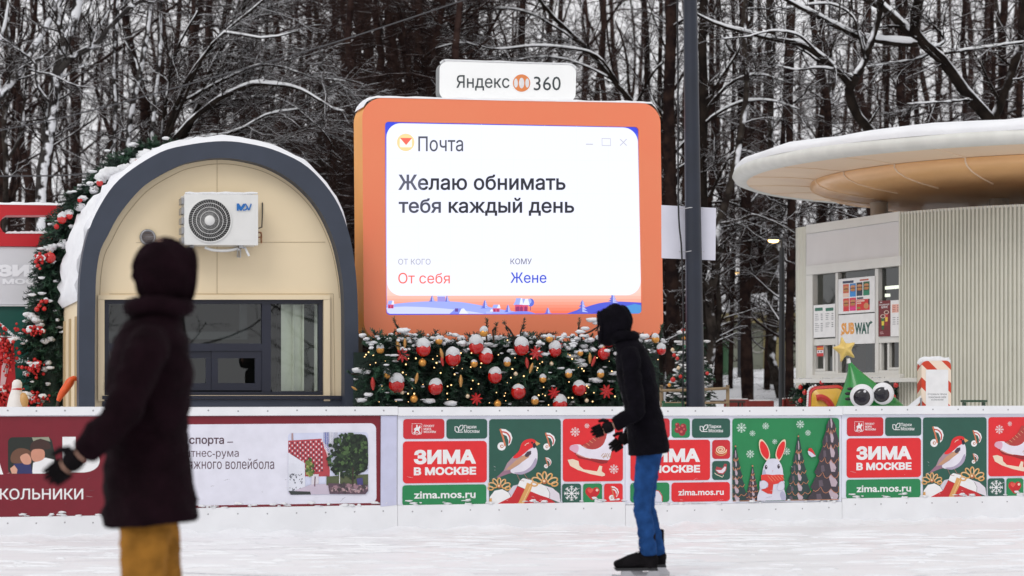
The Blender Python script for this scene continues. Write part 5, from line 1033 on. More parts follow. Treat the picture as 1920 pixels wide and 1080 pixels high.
# ================================================================== food kiosk with the mushroom canopy
CA = Vector((7.6, 28.5, 0))
def food_kiosk():
    root = thing('food_kiosk', 'pale food kiosk with fluted walls, serving windows and a huge snow covered mushroom canopy', 'kiosk', (5.4, 28.2, 0))
    WALL = mat('kiosk_fluted', lin((208, 207, 194)), .5, noise=.04, scale=2); FRM = mat('kiosk_frame', lin((218, 217, 212)), .45, noise=.03, scale=3); PNL = mat('kiosk_panel', lin((216, 213, 212)), .4, noise=.03, scale=2)
    A = at(1688, 600, 26.8); A.z = 0; B = at(1490, 600, 29.4); B.z = 0; th = atan2(A.y - B.y, A.x - B.x); PF = Plane(0, th); PF.o = A.copy(); ZT = 3.48
    P = lambda px, z, off=0: Vector((*PF.at(px, 700, off).xy, z))
    # fluted round wall
    r0 = (A - CA).length; a0 = atan2(A.y - CA.y, A.x - CA.x); n = 120; da = .0525 / r0; m = MB(); pts = []
    for k in range(n):
        a = a0 + da * k
        for f, dr in ((.0, 0), (.12, .03), (.58, .03), (.70, 0)): aa = a + da * f; pts.append(Vector((CA.x + (r0 + dr) * cos(aa), CA.y + (r0 + dr) * sin(aa), 0)))
    m.add(pts + [p + Vector((0, 0, ZT)) for p in pts], [(i, i + 1, len(pts) + i + 1, len(pts) + i) for i in range(len(pts) - 1)], WALL); m.build('fluted_wall', root)
    m = MB(); ar = [CA + Vector((cos(a0 + da * n * k / 40), sin(a0 + da * n * k / 40), 0)) * (r0 + .02) for k in range(41)]; m.add([p + Vector((0, 0, ZT)) for p in ar] + [p + (CA - p).normalized() * .12 + Vector((0, 0, ZT)) for p in ar] + [p + Vector((0, 0, ZT - .03)) for p in ar], [(i, i + 1, 41 + i + 1, 41 + i) for i in range(40)] + [(82 + i, 82 + i + 1, i + 1, i) for i in range(40)], FRM); m.build('wall_coping', root)
    # closed back of the building, floor and roof
    e = pts[-1]; bk = [e] + [CA + Vector((cos(a), sin(a), 0)) * (r0 - .05) for a in np.linspace(a0 + da * n + .1, a0 + 2 * pi - .95, 16)] + [B + PF.n * -.35 - PF.u * -.05]
    INW = mat('kiosk_room', (.20, .20, .17), .8); m = MB(); m.add(bk + [p + Vector((0, 0, ZT)) for p in bk], [(i, i + 1, len(bk) + i + 1, len(bk) + i) for i in range(len(bk) - 1)], WALL); m.build('rear_wall', root)
    fp = [A - PF.n * .02, B - PF.n * .02] + bk[::-1] + pts[::-12]; m = MB(); m.poly([p + Vector((0, 0, ZT - .06)) for p in fp], FRM); m.poly([p + Vector((0, 0, .05)) for p in fp], INW); m.build('roof_slab', root)
    # left fluted corner
    m = MB(); cp = [P(1511, 0), P(1508, 0), P(1504, 0, .012), P(1503, 0, .012), P(1500.5, 0), P(1498, 0, .01), P(1496, 0, .01), P(1494, 0, -.02), P(1492, 0, -.06), B + PF.n * -.2, B + PF.n * -.38 + PF.u * .05]
    m.add(cp + [p + Vector((0, 0, ZT)) for p in cp], [(i, i + 1, len(cp) + i + 1, len(cp) + i) for i in range(len(cp) - 1)], WALL, False); m.build('fluted_corner', root)
    def bar(mb, x0, x1, z0, z1, off, dep, mt):
        f = [P(x0, z0, off), P(x1, z0, off), P(x1, z1, off), P(x0, z1, off)]; mb.prism(f, [p - PF.n * dep for p in f], mt)
    m = MB(); bar(m, 1511.2, 1687.5, 3.375, ZT + .012, .02, .12, FRM); bar(m, 1511.2, 1687.5, 2.81, 2.93, .03, .14, FRM); bar(m, 1511.2, 1523.5, 1.45, 2.808, .02, .14, FRM); bevel(m.build('facade_beam', root), .004)
    m = MB(); bar(m, 1511.5, 1687.5, 2.932, 3.373, 0, .06, PNL); m.build('fascia_panel', root)
    m = MB()
    for x0, x1 in ((1566.5, 1571), (1640.5, 1646.5)): bar(m, x0, x1, 1.452, 2.806, .0, .1, FRM)
    for x0, x1 in ((1523.7, 1566.3), (1646.7, 1687.5)): bar(m, x0, x1, 1.85, 1.935, -.005, .09, FRM); bar(m, x0, x1, 1.452, 1.50, -.005, .09, FRM)
    bar(m, 1571.2, 1640.3, 1.452, 1.475, -.005, .09, FRM)
    for x in (1527.5, 1545.5, 1562.5): bar(m, x - 1.6, x + 1.6, 1.502, 1.848, -.02, .05, FRM)
    for x in (1651, 1665.5): bar(m, x - 1.6, x + 1.6, 1.502, 1.848, -.02, .05, FRM)
    bar(m, 1529.3, 1543.7, 1.504, 1.535, -.02, .05, FRM); bar(m, 1667.3, 1687, 1.504, 1.535, -.02, .05, FRM)
    bevel(m.build('window_frame', root), .003)
    GL = glass('food_glass', (.60, .66, .62), .05)
    for x0, x1, z0, z1 in ((1524, 1566.4, 1.937, 2.806), (1571.2, 1640.4, 1.477, 2.806), (1646.7, 1687.4, 1.937, 2.806), (1529.3, 1543.7, 1.536, 1.846), (1547.3, 1560.8, 1.504, 1.846), (1652.7, 1663.8, 1.504, 1.846), (1667.2, 1687, 1.536, 1.846)):
        g = MB(); g.poly([P(x0, z0, -.06), P(x1, z0, -.06), P(x1, z1, -.06), P(x0, z1, -.06)], GL); g.build('window_pane', root)
    m = MB(); bar(m, 1488, 1687.3, 1.345, 1.40, .22, .24, FRM); bar(m, 1511.2, 1687.3, 1.402, 1.45, .06, .2, FRM); bevel(m.build('serving_shelf', root), .01)
    m = MB(); bar(m, 1511.2, 1687.3, .0, 1.34, -.06, .1, WALL); m.build('lower_wall', root)
    # room seen through the glass
    m = MB(); q = [P(1500, 0, -1.3), P(1720, 0, -1.5)]; m.poly([q[0], q[1], q[1] + Vector((0, 0, 3.2)), q[0] + Vector((0, 0, 3.2))], INW); m.build('inner_wall', root)
    m = MB()
    for px, z0, z1, wd, c in ((1583, 1.45, 1.8, .25, (70, 60, 50)), (1600, 1.45, 1.66, .2, (34, 32, 30)), (1622, 1.5, 1.86, .22, (92, 60, 40)), (1652, 1.5, 2.0, .2, (44, 48, 58)), (1672, 1.5, 2.1, .3, (96, 54, 44)), (1540, 1.5, 1.9, .3, (60, 60, 54))):
        p = P(px, (z0 + z1) / 2, -.75); m.box(p, (wd, .12, (z1 - z0) / 2), ink(c), (PF.u, PF.n, Vector((0, 0, 1))))
    m.build('inner_shelf', root)
    TL = lit((255, 250, 236), 1.6); m = MB()
    for px, z, wd in ((1664, 2.62, .34), (1657, 2.52, .12), (1561, 2.53, .2)): m.box(P(px, z, -.8), (wd, .03, .02), TL, (PF.u, PF.n, Vector((0, 0, 1))))
    m.build('tube_lamp', root)
    # snow dabs on shelf
    rg = np.random.default_rng(3); C = [P(1500 + 180 * rg.random(), 1.405, .14 * rg.random() + .02) for _ in range(12)]; snow_lumps('shelf_snow', C, [(rg.uniform(.02, .07), .04, .008) for _ in C], root, rg)
    # canopy: rim, soffit ring, hanging cushion, roof snow, columns
    CW = mat('canopy_white', lin((216, 216, 210)), .42, noise=.05, scale=5, stretch=(1, 1, .25)); PE = mat('canopy_peach', (.88, .68, .50), .5, noise=.04, scale=1.2, spec=.25); OR = mat('canopy_orange', (.86, .50, .23), .32, noise=.06, scale=1.2, coat=.2)  # peach and orange split paints a mirrored reflection onto one glossy peach underside
    m = MB(); m.lathe(CA, [(4.44, 4.065), (4.52, 4.055), (4.60, 4.085), (4.635, 4.14), (4.62, 4.19), (4.56, 4.25), (4.4, 4.29), (3.2, 4.45)], CW, 128); m.build('canopy_rim', root)
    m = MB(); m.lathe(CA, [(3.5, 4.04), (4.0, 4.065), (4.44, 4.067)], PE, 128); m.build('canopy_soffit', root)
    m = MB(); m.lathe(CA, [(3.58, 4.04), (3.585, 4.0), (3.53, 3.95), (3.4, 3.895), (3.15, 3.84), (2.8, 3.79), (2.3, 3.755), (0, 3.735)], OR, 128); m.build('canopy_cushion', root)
    m = MB()
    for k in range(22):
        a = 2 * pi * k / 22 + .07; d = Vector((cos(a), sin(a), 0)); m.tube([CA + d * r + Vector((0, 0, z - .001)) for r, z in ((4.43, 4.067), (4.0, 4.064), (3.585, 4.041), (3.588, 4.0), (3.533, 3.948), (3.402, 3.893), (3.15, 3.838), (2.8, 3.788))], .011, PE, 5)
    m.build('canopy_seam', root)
    rg = np.random.default_rng(5); nA = 128; rows = []
    prof = [(4.60, 4.21), (4.615, 4.25), (4.56, 4.305), (4.45, 4.345), (4.1, 4.40), (3.2, 4.52), (1.5, 4.62), (0.01, 4.65)]; lum = np.interp(np.arange(nA + 1), np.linspace(0, nA, 40), np.concatenate([rg.uniform(-.028, .03, 39), [0]])); lum[-1] = lum[0]
    for j, (r, z) in enumerate(prof): rows += [CA + Vector((cos(2 * pi * k / nA) * (r + (lum[k] * .4 if j < 3 else 0)), sin(2 * pi * k / nA) * (r + (lum[k] * .4 if j < 3 else 0)), z + lum[k] * (0, .3, .8, 1, 1, .5, .2, 0)[j])) for k in range(nA)]
    m = MB(); m.add(rows, [(j * nA + k, j * nA + (k + 1) % nA, (j + 1) * nA + (k + 1) % nA, (j + 1) * nA + k) for j in range(len(prof) - 1) for k in range(nA)], SNOW, True); m.build('canopy_snow', root)
    CL = mat('column_paint', lin((176, 160, 142)), .4, noise=.05)
    for px, Yv, r in ((1648.5, 28.6, .118), (1873.5, 27.9, .128)):
        c = at(px, 380, Yv); m = MB(); m.lathe(Vector((c.x, c.y, 0)), [(r, 3.4), (r, 3.76)], CL, 24); m.build('canopy_column', root)
        m = MB(); m.lathe(Vector((c.x, c.y, 0)), [(r * 1.5, 3.4), (r * 1.45, 3.47), (r * 1.02, 3.56)], CL, 24); m.build('column_foot', root)
    # posters stuck inside the windows, each its own thing
    PAP = (234, 234, 238)
    def poster(x0, x1, y0, y1, label, draw, name='poster', bgc=PAP):
        xm = (x0 + x1) / 2; c = PF.at(xm, y1, .012); r = thing(name, label, 'poster', tuple(c)); p = Print(PF, .012, .0004); p.rect(x0, y0, x1, y1, ink(bgc), 0, .4); draw(p, xm); m = MB()
        q = [PF.at(x, y, .0115) for x, y in ((x0, p_y(p, x0, y0, xm)), (x1, p_y(p, x1, y0, xm)), (x1, p_y(p, x1, y1, xm)), (x0, p_y(p, x0, y1, xm)))]; m.prism([v for v in q], [v - PF.n * .009 for v in q], ink((220, 220, 222))); m.build('backing', r); p.mb.build('printed_sheet', r)
    def p_y(p, x, y, xr): return HY + (y - HY) * (1 - (x - CX) * p.k) / (1 - (xr - CX) * p.k)
    def d_menu(p, xm, x0=1528, heads=2):
        rg = random.Random(int(x0)); G = ink((40, 110, 88)); T = ink((130, 132, 138))
        for c in range(2):
            xa = x0 + c * 20; p.rect(xa, 577, xa + 14.5, 583, G, 1, 1)
            for k in range(10):
                y = 588 + k * 3.5
                if k in (4,): continue
                if c and k > 7: continue
                p.poly([(xa, y), (xa + rg.uniform(4, 9), y), (xa + rg.uniform(4, 9), y + 1), (xa, y + 1)], T, 1, xm); p.poly([(xa + 11, y), (xa + 14.5, y), (xa + 14.5, y + 1.2), (xa + 11, y + 1.2)], ink((90, 92, 100)), 1, xm)
    poster(1525.5, 1565.5, 571, 632.5, 'white menu sheet with two green headings in the serving window', d_menu)
    def d_food(p, xm):
        R_ = lambda a, b, c, d, m, L: p.poly([(1560 + a / 7.715, 500 + b / 7.715), (1560 + c / 7.715, 500 + b / 7.715), (1560 + c / 7.715, 500 + d / 7.715), (1560 + a / 7.715, 500 + d / 7.715)], m, L, xm)
        R_(155, 193, 312, 228, ink((44, 54, 84)), 1); R_(402, 190, 530, 212, ink((188, 84, 60)), 1); R_(360, 446, 452, 472, ink((60, 60, 76)), 1)
        for a, c, b, d, top, low in ((160, 243, 240, 430, (206, 92, 64), (236, 204, 188)), (257, 345, 236, 430, (60, 130, 190), (52, 140, 214)), (355, 440, 232, 425, (38, 34, 44), (36, 44, 66)), (452, 542, 228, 425, (30, 96, 60), (22, 130, 96)), (162, 246, 448, 636, (214, 60, 52), (210, 44, 52)), (254, 346, 445, 634, (214, 50, 84), (226, 44, 128))):
            R_(a, b, c, d, ink(low), 1); R_(a, b, c, b + 130, ink(top), 2); X, Yc = (a + c) / 2, b + 70
            for dy, hh, col in ((-22, 22, (204, 140, 88)), (2, 12, (120, 52, 40)), (18, 10, (190, 150, 60)), (32, 14, (188, 116, 70))): p.poly([(1560 + (X + 36 * cos(t)) / 7.715, 500 + (Yc + dy + hh * sin(t)) / 7.715) for t in [2 * pi * j / 12 for j in range(12)]], ink(col), 3, xm)
        R_(355, 478, 545, 636, ink((212, 40, 34)), 1); R_(362, 490, 470, 510, ink((246, 206, 190)), 2); R_(362, 522, 420, 540, ink((246, 206, 190)), 2); R_(362, 585, 410, 612, ink((150, 140, 50)), 2); p.poly([(1560 + (495 + 36 * cos(t)) / 7.715, 500 + (575 + 44 * sin(t)) / 7.715) for t in [2 * pi * j / 12 for j in range(12)]], ink((206, 140, 88)), 2, xm); R_(525, 480, 545, 560, ink((60, 30, 30)), 2)
    poster(1571.8, 1640, 520.5, 587, 'white poster with a grid of coloured sandwich pictures', d_food)
    def d_sub(p, xm):
        Ye = ink((240, 160, 70)); Gr = ink((16, 84, 70)); p.text('SUB', 1577.5, 605, 1602, 627, Ye, 1, .05); p.text('WAY', 1602.6, 604.5, 1632.5, 626.5, Gr, 1, .05)
        p.poly([(1575.8, 626), (1579, 623), (1579, 629)], Ye, 2, xm); p.poly([(1636.2, 606), (1632, 602.6), (1632, 609.6)], Gr, 2, xm); p.line([(1629, 610), (1630, 606.4), (1633.4, 606.2)], 2.4, Gr, 2, xr=xm)
    poster(1572, 1640, 589, 645, 'white poster with large orange and green lettering above the yellow star', d_sub)
    def d_red(p, xm):
        p.poly([(1650, 565.6), (1654, 565.6), (1654, 567), (1650, 567)], WHT, 1, xm); p.text('Согревающие', 1648.8, 569, 1667.5, 573.4, WHT, 1, .01); p.text('напитки', 1652.6, 574, 1664, 578, WHT, 1, .01)
        for x, yt, cols in ((1655.4, 594, ((38, 110, 52), (226, 206, 60), (30, 90, 44))), (1662, 587, ((196, 40, 34), (232, 190, 70), (150, 24, 26)))):
            for k, c in enumerate(cols): p.poly([(x - 2.8 + .3 * k, yt + k * 8), (x + 2.8 - .3 * k, yt + k * 8), (x + 2.5 - .3 * k, yt + 8 + k * 8), (x - 2.5 + .3 * k, yt + 8 + k * 8)], ink(c), 1, xm)
            p.poly(circ(x, yt - 1.2, 4.8, 14, 3.8), ink((222, 196, 180)), 2, xm); p.poly(circ(x, yt - 1.2, 3.4, 12, 2.6), ink((96, 30, 28)), 3, xm)
        for k, y in enumerate((622, 625)): p.poly([(1650, y), (1656 + k, y), (1656 + k, y + 1), (1650, y + 1)], ink((214, 170, 170)), 1, xm)
    poster(1647.2, 1669.6, 563.5, 630.8, 'dark red poster with two drinks in green and red cups', d_red, bgc=(112, 14, 22))
    def d_menu2(p, xm):
        p.rect(1672.5, 570.5, 1685, 586, ink((236, 176, 160)), 1, .6)
        for k in range(8):
            y = 573 + k * 3.2 if k < 4 else 579 + k * 4; p.poly([(1673.4, y), (1679, y), (1679, y + 1), (1673.4, y + 1)], ink((150, 80, 76) if k < 4 else (130, 132, 138)), 2, xm); p.poly([(1682, y), (1684.4, y), (1684.4, y + 1.2), (1682, y + 1.2)], ink((110, 100, 104)), 2, xm)
    poster(1670, 1687, 562.8, 630.5, 'narrow white price sheet tucked against the fluted wall', d_menu2)
    def d_flyer(p, xm):
        p.poly([(1532, 652), (1544, 651.5), (1544, 655), (1532, 655.5)], ink((226, 150, 40)), 1, xm); p.poly([(1532, 656.5), (1543.6, 656.5), (1543.6, 662), (1532, 662)], ink((228, 226, 230)), 1, xm)
        for x in (1534.6, 1539.6): p.poly(circ(x, 659.2, 1.2, 8, 1.7), ink((40, 40, 50)), 2, xm)
    poster(1531.5, 1544, 649, 668, 'small red flyer with a white band in the sliding serving window', d_flyer, bgc=(196, 40, 36))
    # fir garland under the shelf with red balls
    rng = np.random.default_rng(9); c = P(1600, 0, .1); r2 = thing('shelf_garland', 'dark fir garland with red balls fixed under the serving shelf', 'garland', tuple(c)); n = 520; px = rng.uniform(1497, 1684, n); z = rng.uniform(.95, 1.30, n); pos = np.array([tuple(P(a, b, .02)) for a, b in zip(px, z)]); d = np.array(PF.n) + rng.normal(0, .7, (n, 3)); v, f, tips = sprig_arrays(pos, d, .16, rng, 30, .05, .011)
    npmesh('fir_branches', v, [f[:len(f) // 2], f[len(f) // 2:]], [FIR, FIRD], r2, tuple(c), [0, 1], False)
    for k, (x, y) in enumerate(((1501, 726), (1509, 736), (1501, 751), (1541, 717), (1675, 744), (1680, 722))):
        cc = PF.at(x, y, .2); q = MB(); s = .034; q.ball((0, 0, 0), s, BRED, 12, 8); rr2 = thing('bauble', 'small red ball on the garland under the serving shelf, %s from its kiosk corner' % where(k, 6), 'bauble', tuple(cc), 'red balls under the serving shelf'); q.v = [tuple(Vector(u) + cc) for u in q.v]; q.build('ball', rr2); q = MB(); q.lathe(cc + Vector((0, 0, s)), [(s * .3, -.004), (s * .3, .008), (0, .008)], CONEG, 6); q.build('cap', rr2)
    return PF
PF = food_kiosk()

# ------------------------------------------------------------------ inflatable fir figure, bag, striped stand
def figure():
    Yv = 23.4; A_ = lambda x, y, dy=0: at(x, y, Yv + dy); px = Yv / F; c = A_(1618, 790); root = thing('fir_figure', 'green inflatable fir tree figure with big round eyes and a yellow star', 'inflatable figure', (c.x, c.y, 0)); GR = mat('inflatable_green', (.012, .24, .04), .3, noise=.12, scale=3, coat=.3)
    tip = A_(1592.5, 679); low = A_(1622, 800); m = MB(); n = 26
    prof = [(0, 3), (.03, 4), (.12, 9), (.25, 19), (.4, 32), (.55, 46), (.7, 57), (.85, 62), (1, 52), (1.12, 30), (1.16, 2)]; rows = []
    for t, r in prof:
        cc = tip.lerp(low, t); cc.x += .03 * sin(pi * min(1, t)); rows += [cc + Vector((cos(2 * pi * k / n) * r * px * (1.42 if cos(2 * pi * k / n) > 0 else .9), sin(2 * pi * k / n) * r * px * .75, 0)) for k in range(n)]
    m.add(rows, [(i * n + k, i * n + (k + 1) % n, (i + 1) * n + (k + 1) % n, (i + 1) * n + k) for i in range(len(prof) - 1) for k in range(n)], GR, True); m.build('body', root)
    m = MB(); m.tube([tip + Vector((-.004, 0, -.012)), A_(1590.5, 672)], [.024, .02], WHITEP, 10); m.build('neck', root)
    YL = mat('star_yellow', (.78, .56, .16), .3, noise=.05, scale=6); pts = [(1578, 631.5), (1586, 643.5), (1602.5, 642.5), (1596, 656.5), (1602, 671), (1587, 666.5), (1576.5, 679), (1574, 663.5), (1561.5, 652), (1574, 646.5)]; cm = A_(1584.5, 655); ring = smooth2(pts, 3, True); k = len(ring); m = MB()
    R = [A_(x, y) for x, y in ring]; fr = [cm.lerp(p, .82) + Vector((0, -.045, 0)) for p in R]; bk = [cm.lerp(p, .82) + Vector((0, .045, 0)) for p in R]; R2 = [p + Vector((0, -.02, 0)) for p in R]; R3 = [p + Vector((0, .02, 0)) for p in R]; f2 = [cm.lerp(p, .4) + Vector((0, -.075, 0)) for p in R]
    m.add(f2 + fr + R2 + R3 + bk + [cm + Vector((0, -.08, 0)), cm + Vector((0, .05, 0))], [(j * k + i, j * k + (i + 1) % k, (j + 1) * k + (i + 1) % k, (j + 1) * k + i) for j in range(4) for i in range(k)] + [(5 * k, (i + 1) % k, i) for i in range(k)] + [(5 * k + 1, 4 * k + i, 4 * k + (i + 1) % k) for i in range(k)], YL, True); m.build('star', root)
    WE = mat('eye_white', (.8, .8, .82), .3); PU = mat('eye_black', (.008, .006, .012), .12, coat=.5)
    for ex, ey, R_, dy in ((1616.5, 743, 23, -.30), (1655.5, 738, 21, -.27)):
        e = A_(ex, ey, dy); s = e.y / F; m = MB(); m.ball(e, (R_ * s, R_ * s * .5, R_ * s), WE, 28, 18); o = m.build('eye', root); m = MB(); p2 = A_(ex + (0 if R_ > 22 else -1.5), ey + 1.5, dy - R_ * s * .42); m.lathe(p2, [(0, .022), (R_ * s * .4, .02), (R_ * s * .62, .01), (R_ * s * .72, -.02)], PU, 28, (0, -1, 0)); q = m.build('pupil', o)
        m = MB(); m.ball(A_(ex + 5, ey - 9, dy - R_ * s * .55), (.016, .006, .014), WE, 10, 7); m.build('glint', o)
    m = MB()
    for x, y, a in ((1594, 729, -.6), (1590, 738, -.2), (1590, 748, .2), (1662, 717, .9), (1670, 722, .7), (1673, 730, .4)):
        e = A_(x, y, -.26); m.ball(e, (.034, .012, .018), BLACK, 10, 7)
    m.build('eyelash', root)
    m = MB(); m.ball(A_(1669, 753, -.1), (.08, .06, .055), GR, 14, 10); m.build('hand', root)
    # pad on which it stands
    m = MB(); m.lathe(Vector((c.x, c.y, 0)), [(0, .9), (.12, .9), (.13, .02), (.3, 0)], GR, 16); m.build('stand', root)
    # yellow bag with red edge behind
    Yb = 23.9; B_ = lambda x, y, dy=0: at(x, y, Yb + dy); c = B_(1548, 790); r2 = thing('inflatable_bag', 'yellow inflatable bag with red scalloped edge and red handle behind the green figure', 'inflatable', (c.x, c.y, 0)); YM = mat('bag_yellow', (.72, .42, .05), .35, noise=.08, scale=3, coat=.3); RM = mat('bag_red', (.55, .02, .015), .35, coat=.3)
    o = rq((1516, 725), (1582, 721), (1600, 810), (1512, 815), 13, 6); f = [B_(x, y) for x, y in o]; cm = sum(f, Vector()) / len(f); m = MB(); fr = [cm.lerp(p, .88) + Vector((0, -.05, 0)) for p in f]; m.add(f + fr + [p + Vector((0, .12, 0)) for p in f], [(i, (i + 1) % len(f), len(f) + (i + 1) % len(f), len(f) + i) for i in range(len(f))] + [(i, 2 * len(f) + i, 2 * len(f) + (i + 1) % len(f), (i + 1) % len(f)) for i in range(len(f))], RM, True); m.build('red_edge', r2)
    m = MB(); f2 = [cm.lerp(p, .86) + Vector((0, -.052, 0)) for p in f]; f3 = [cm.lerp(p, .5) + Vector((0, -.11, 0)) for p in f]; m.add(f2 + f3 + [cm + Vector((0, -.12, 0))], [(i, (i + 1) % len(f), len(f) + (i + 1) % len(f), len(f) + i) for i in range(len(f))] + [(2 * len(f), len(f) + i, len(f) + (i + 1) % len(f)) for i in range(len(f))], YM, True); m.build('yellow_front', r2)
    m = MB(); m.tube([B_(*q, -.14) for q in smooth2([(1531, 746), (1540, 745), (1550, 750), (1558, 760), (1563, 775)], 4)], .036, RM, 10); m.build('handle', r2)
    m = MB()
    for k in range(16): p = f[0].lerp(f[-1], 0) if False else B_(1515.5 - .2 * k, 734 + k * 4.4); m.ball(p, .016, WHITEP, 8, 6)
    for k in range(5): m.ball(B_(1517 + k * k * .75, 731 - k * 2.0), .014, WHITEP, 8, 6)
    m.build('scallop_edge', r2)
figure()
def candy_stand():
    Yv = 23.0; P = Plane(0, -.12); P.o = at(1755, 720, Yv); c = P.at(1752, 763); root = thing('striped_stand', 'red and cream striped stand with a white notice and snow on top', 'stand', (c.x, c.y, 0))
    m_ = bpy.data.materials.new('candy_stripe'); m_.use_nodes = True; t = m_.node_tree; b = t.nodes['Principled BSDF']; b.inputs['Roughness'].default_value = .45; tc = t.nodes.new('ShaderNodeTexCoord'); dt = t.nodes.new('ShaderNodeVectorMath'); dt.operation = 'DOT_PRODUCT'; dt.inputs[1].default_value = (4.3, 2.2, 4.0); t.links.new(tc.outputs['Object'], dt.inputs[0])
    fr = t.nodes.new('ShaderNodeMath'); fr.operation = 'FRACT'; t.links.new(dt.outputs['Value'], fr.inputs[0]); gt = t.nodes.new('ShaderNodeMath'); gt.operation = 'GREATER_THAN'; gt.inputs[1].default_value = .56; t.links.new(fr.outputs[0], gt.inputs[0]); mx = t.nodes.new('ShaderNodeMix'); mx.data_type = 'RGBA'; mx.inputs[6].default_value = (*lin((238, 220, 200)), 1); mx.inputs[7].default_value = (*lin((206, 62, 30)), 1); t.links.new(gt.outputs[0], mx.inputs['Factor']); t.links.new(mx.outputs[2], b.inputs['Base Color'])
    o = rq((1728, 677), (1783, 676), (1784, 900), (1727, 900), 10, 6); f = [P.at(*q) for q in o]; bk = [p - P.n * .16 - P.u * .035 for p in f]; m = MB(); m.prism(f, bk, m_); bevel(m.build('striped_body', root), .004)
    m = MB(); rg = random.Random(1); e = [P.at(1722 + 60 * k / 12, 679 - 3 * sin(pi * k / 12) + (4 if k == 0 else 0), -.06) for k in range(13)]; m.tube(e, [.025] + [rg.uniform(.04, .055) for _ in range(11)] + [.022], SNOWCAP, 10); m.build('snow_cap', root)
    p = Print(P, .002, follow=False); p.poly(rr(1736, 693, 1778, 764, 2), ink((238, 238, 242)), 0); T = ink((70, 70, 80)); p.text('Отправьте тёплое', 1739.5, 737, 1775.5, 741.6, T, 1); p.text('пожелание себе', 1741, 742.4, 1774, 746.4, T, 1); p.text('и близким', 1746.5, 747.4, 1768.5, 751, T, 1); p.mb.build('notice', root)
    m = MB(); f = [P.at(x, y, .05) for x, y in ((1698, 765), (1727, 741), (1727, 752), (1710, 768))]; r2 = thing('white_ramp', 'small white sloping panel leaning on the striped stand', 'panel', tuple(f[0])); m.prism(f, [q - P.n * .02 for q in f], WHITEP); bevel(m.build('sheet', r2), .003); m = MB(); m.tube([f[1].lerp(f[2], .5), Vector((f[1].x, f[1].y + .1, 0))], .012, GREYM, 6); m.build('prop', r2)
    r3 = thing('green_bench', 'small green bench standing by the fluted kiosk wall', 'bench', tuple(at(1830, 763, 24.2))); m = MB(); c = at(1826, 752, 24.2); m.box(c, (.14, .06, .012), mat('bench_green', (.03, .07, .04), .5)); m.build('seat', r3)
    for sx in (-.11, .11): m = MB(); m.box(Vector((c.x + sx, c.y, c.z / 2 - .012)), (.012, .05, c.z / 2 - .002), mat('bench_green', (.03, .07, .04), .5)); m.build('leg', r3)
candy_stand()

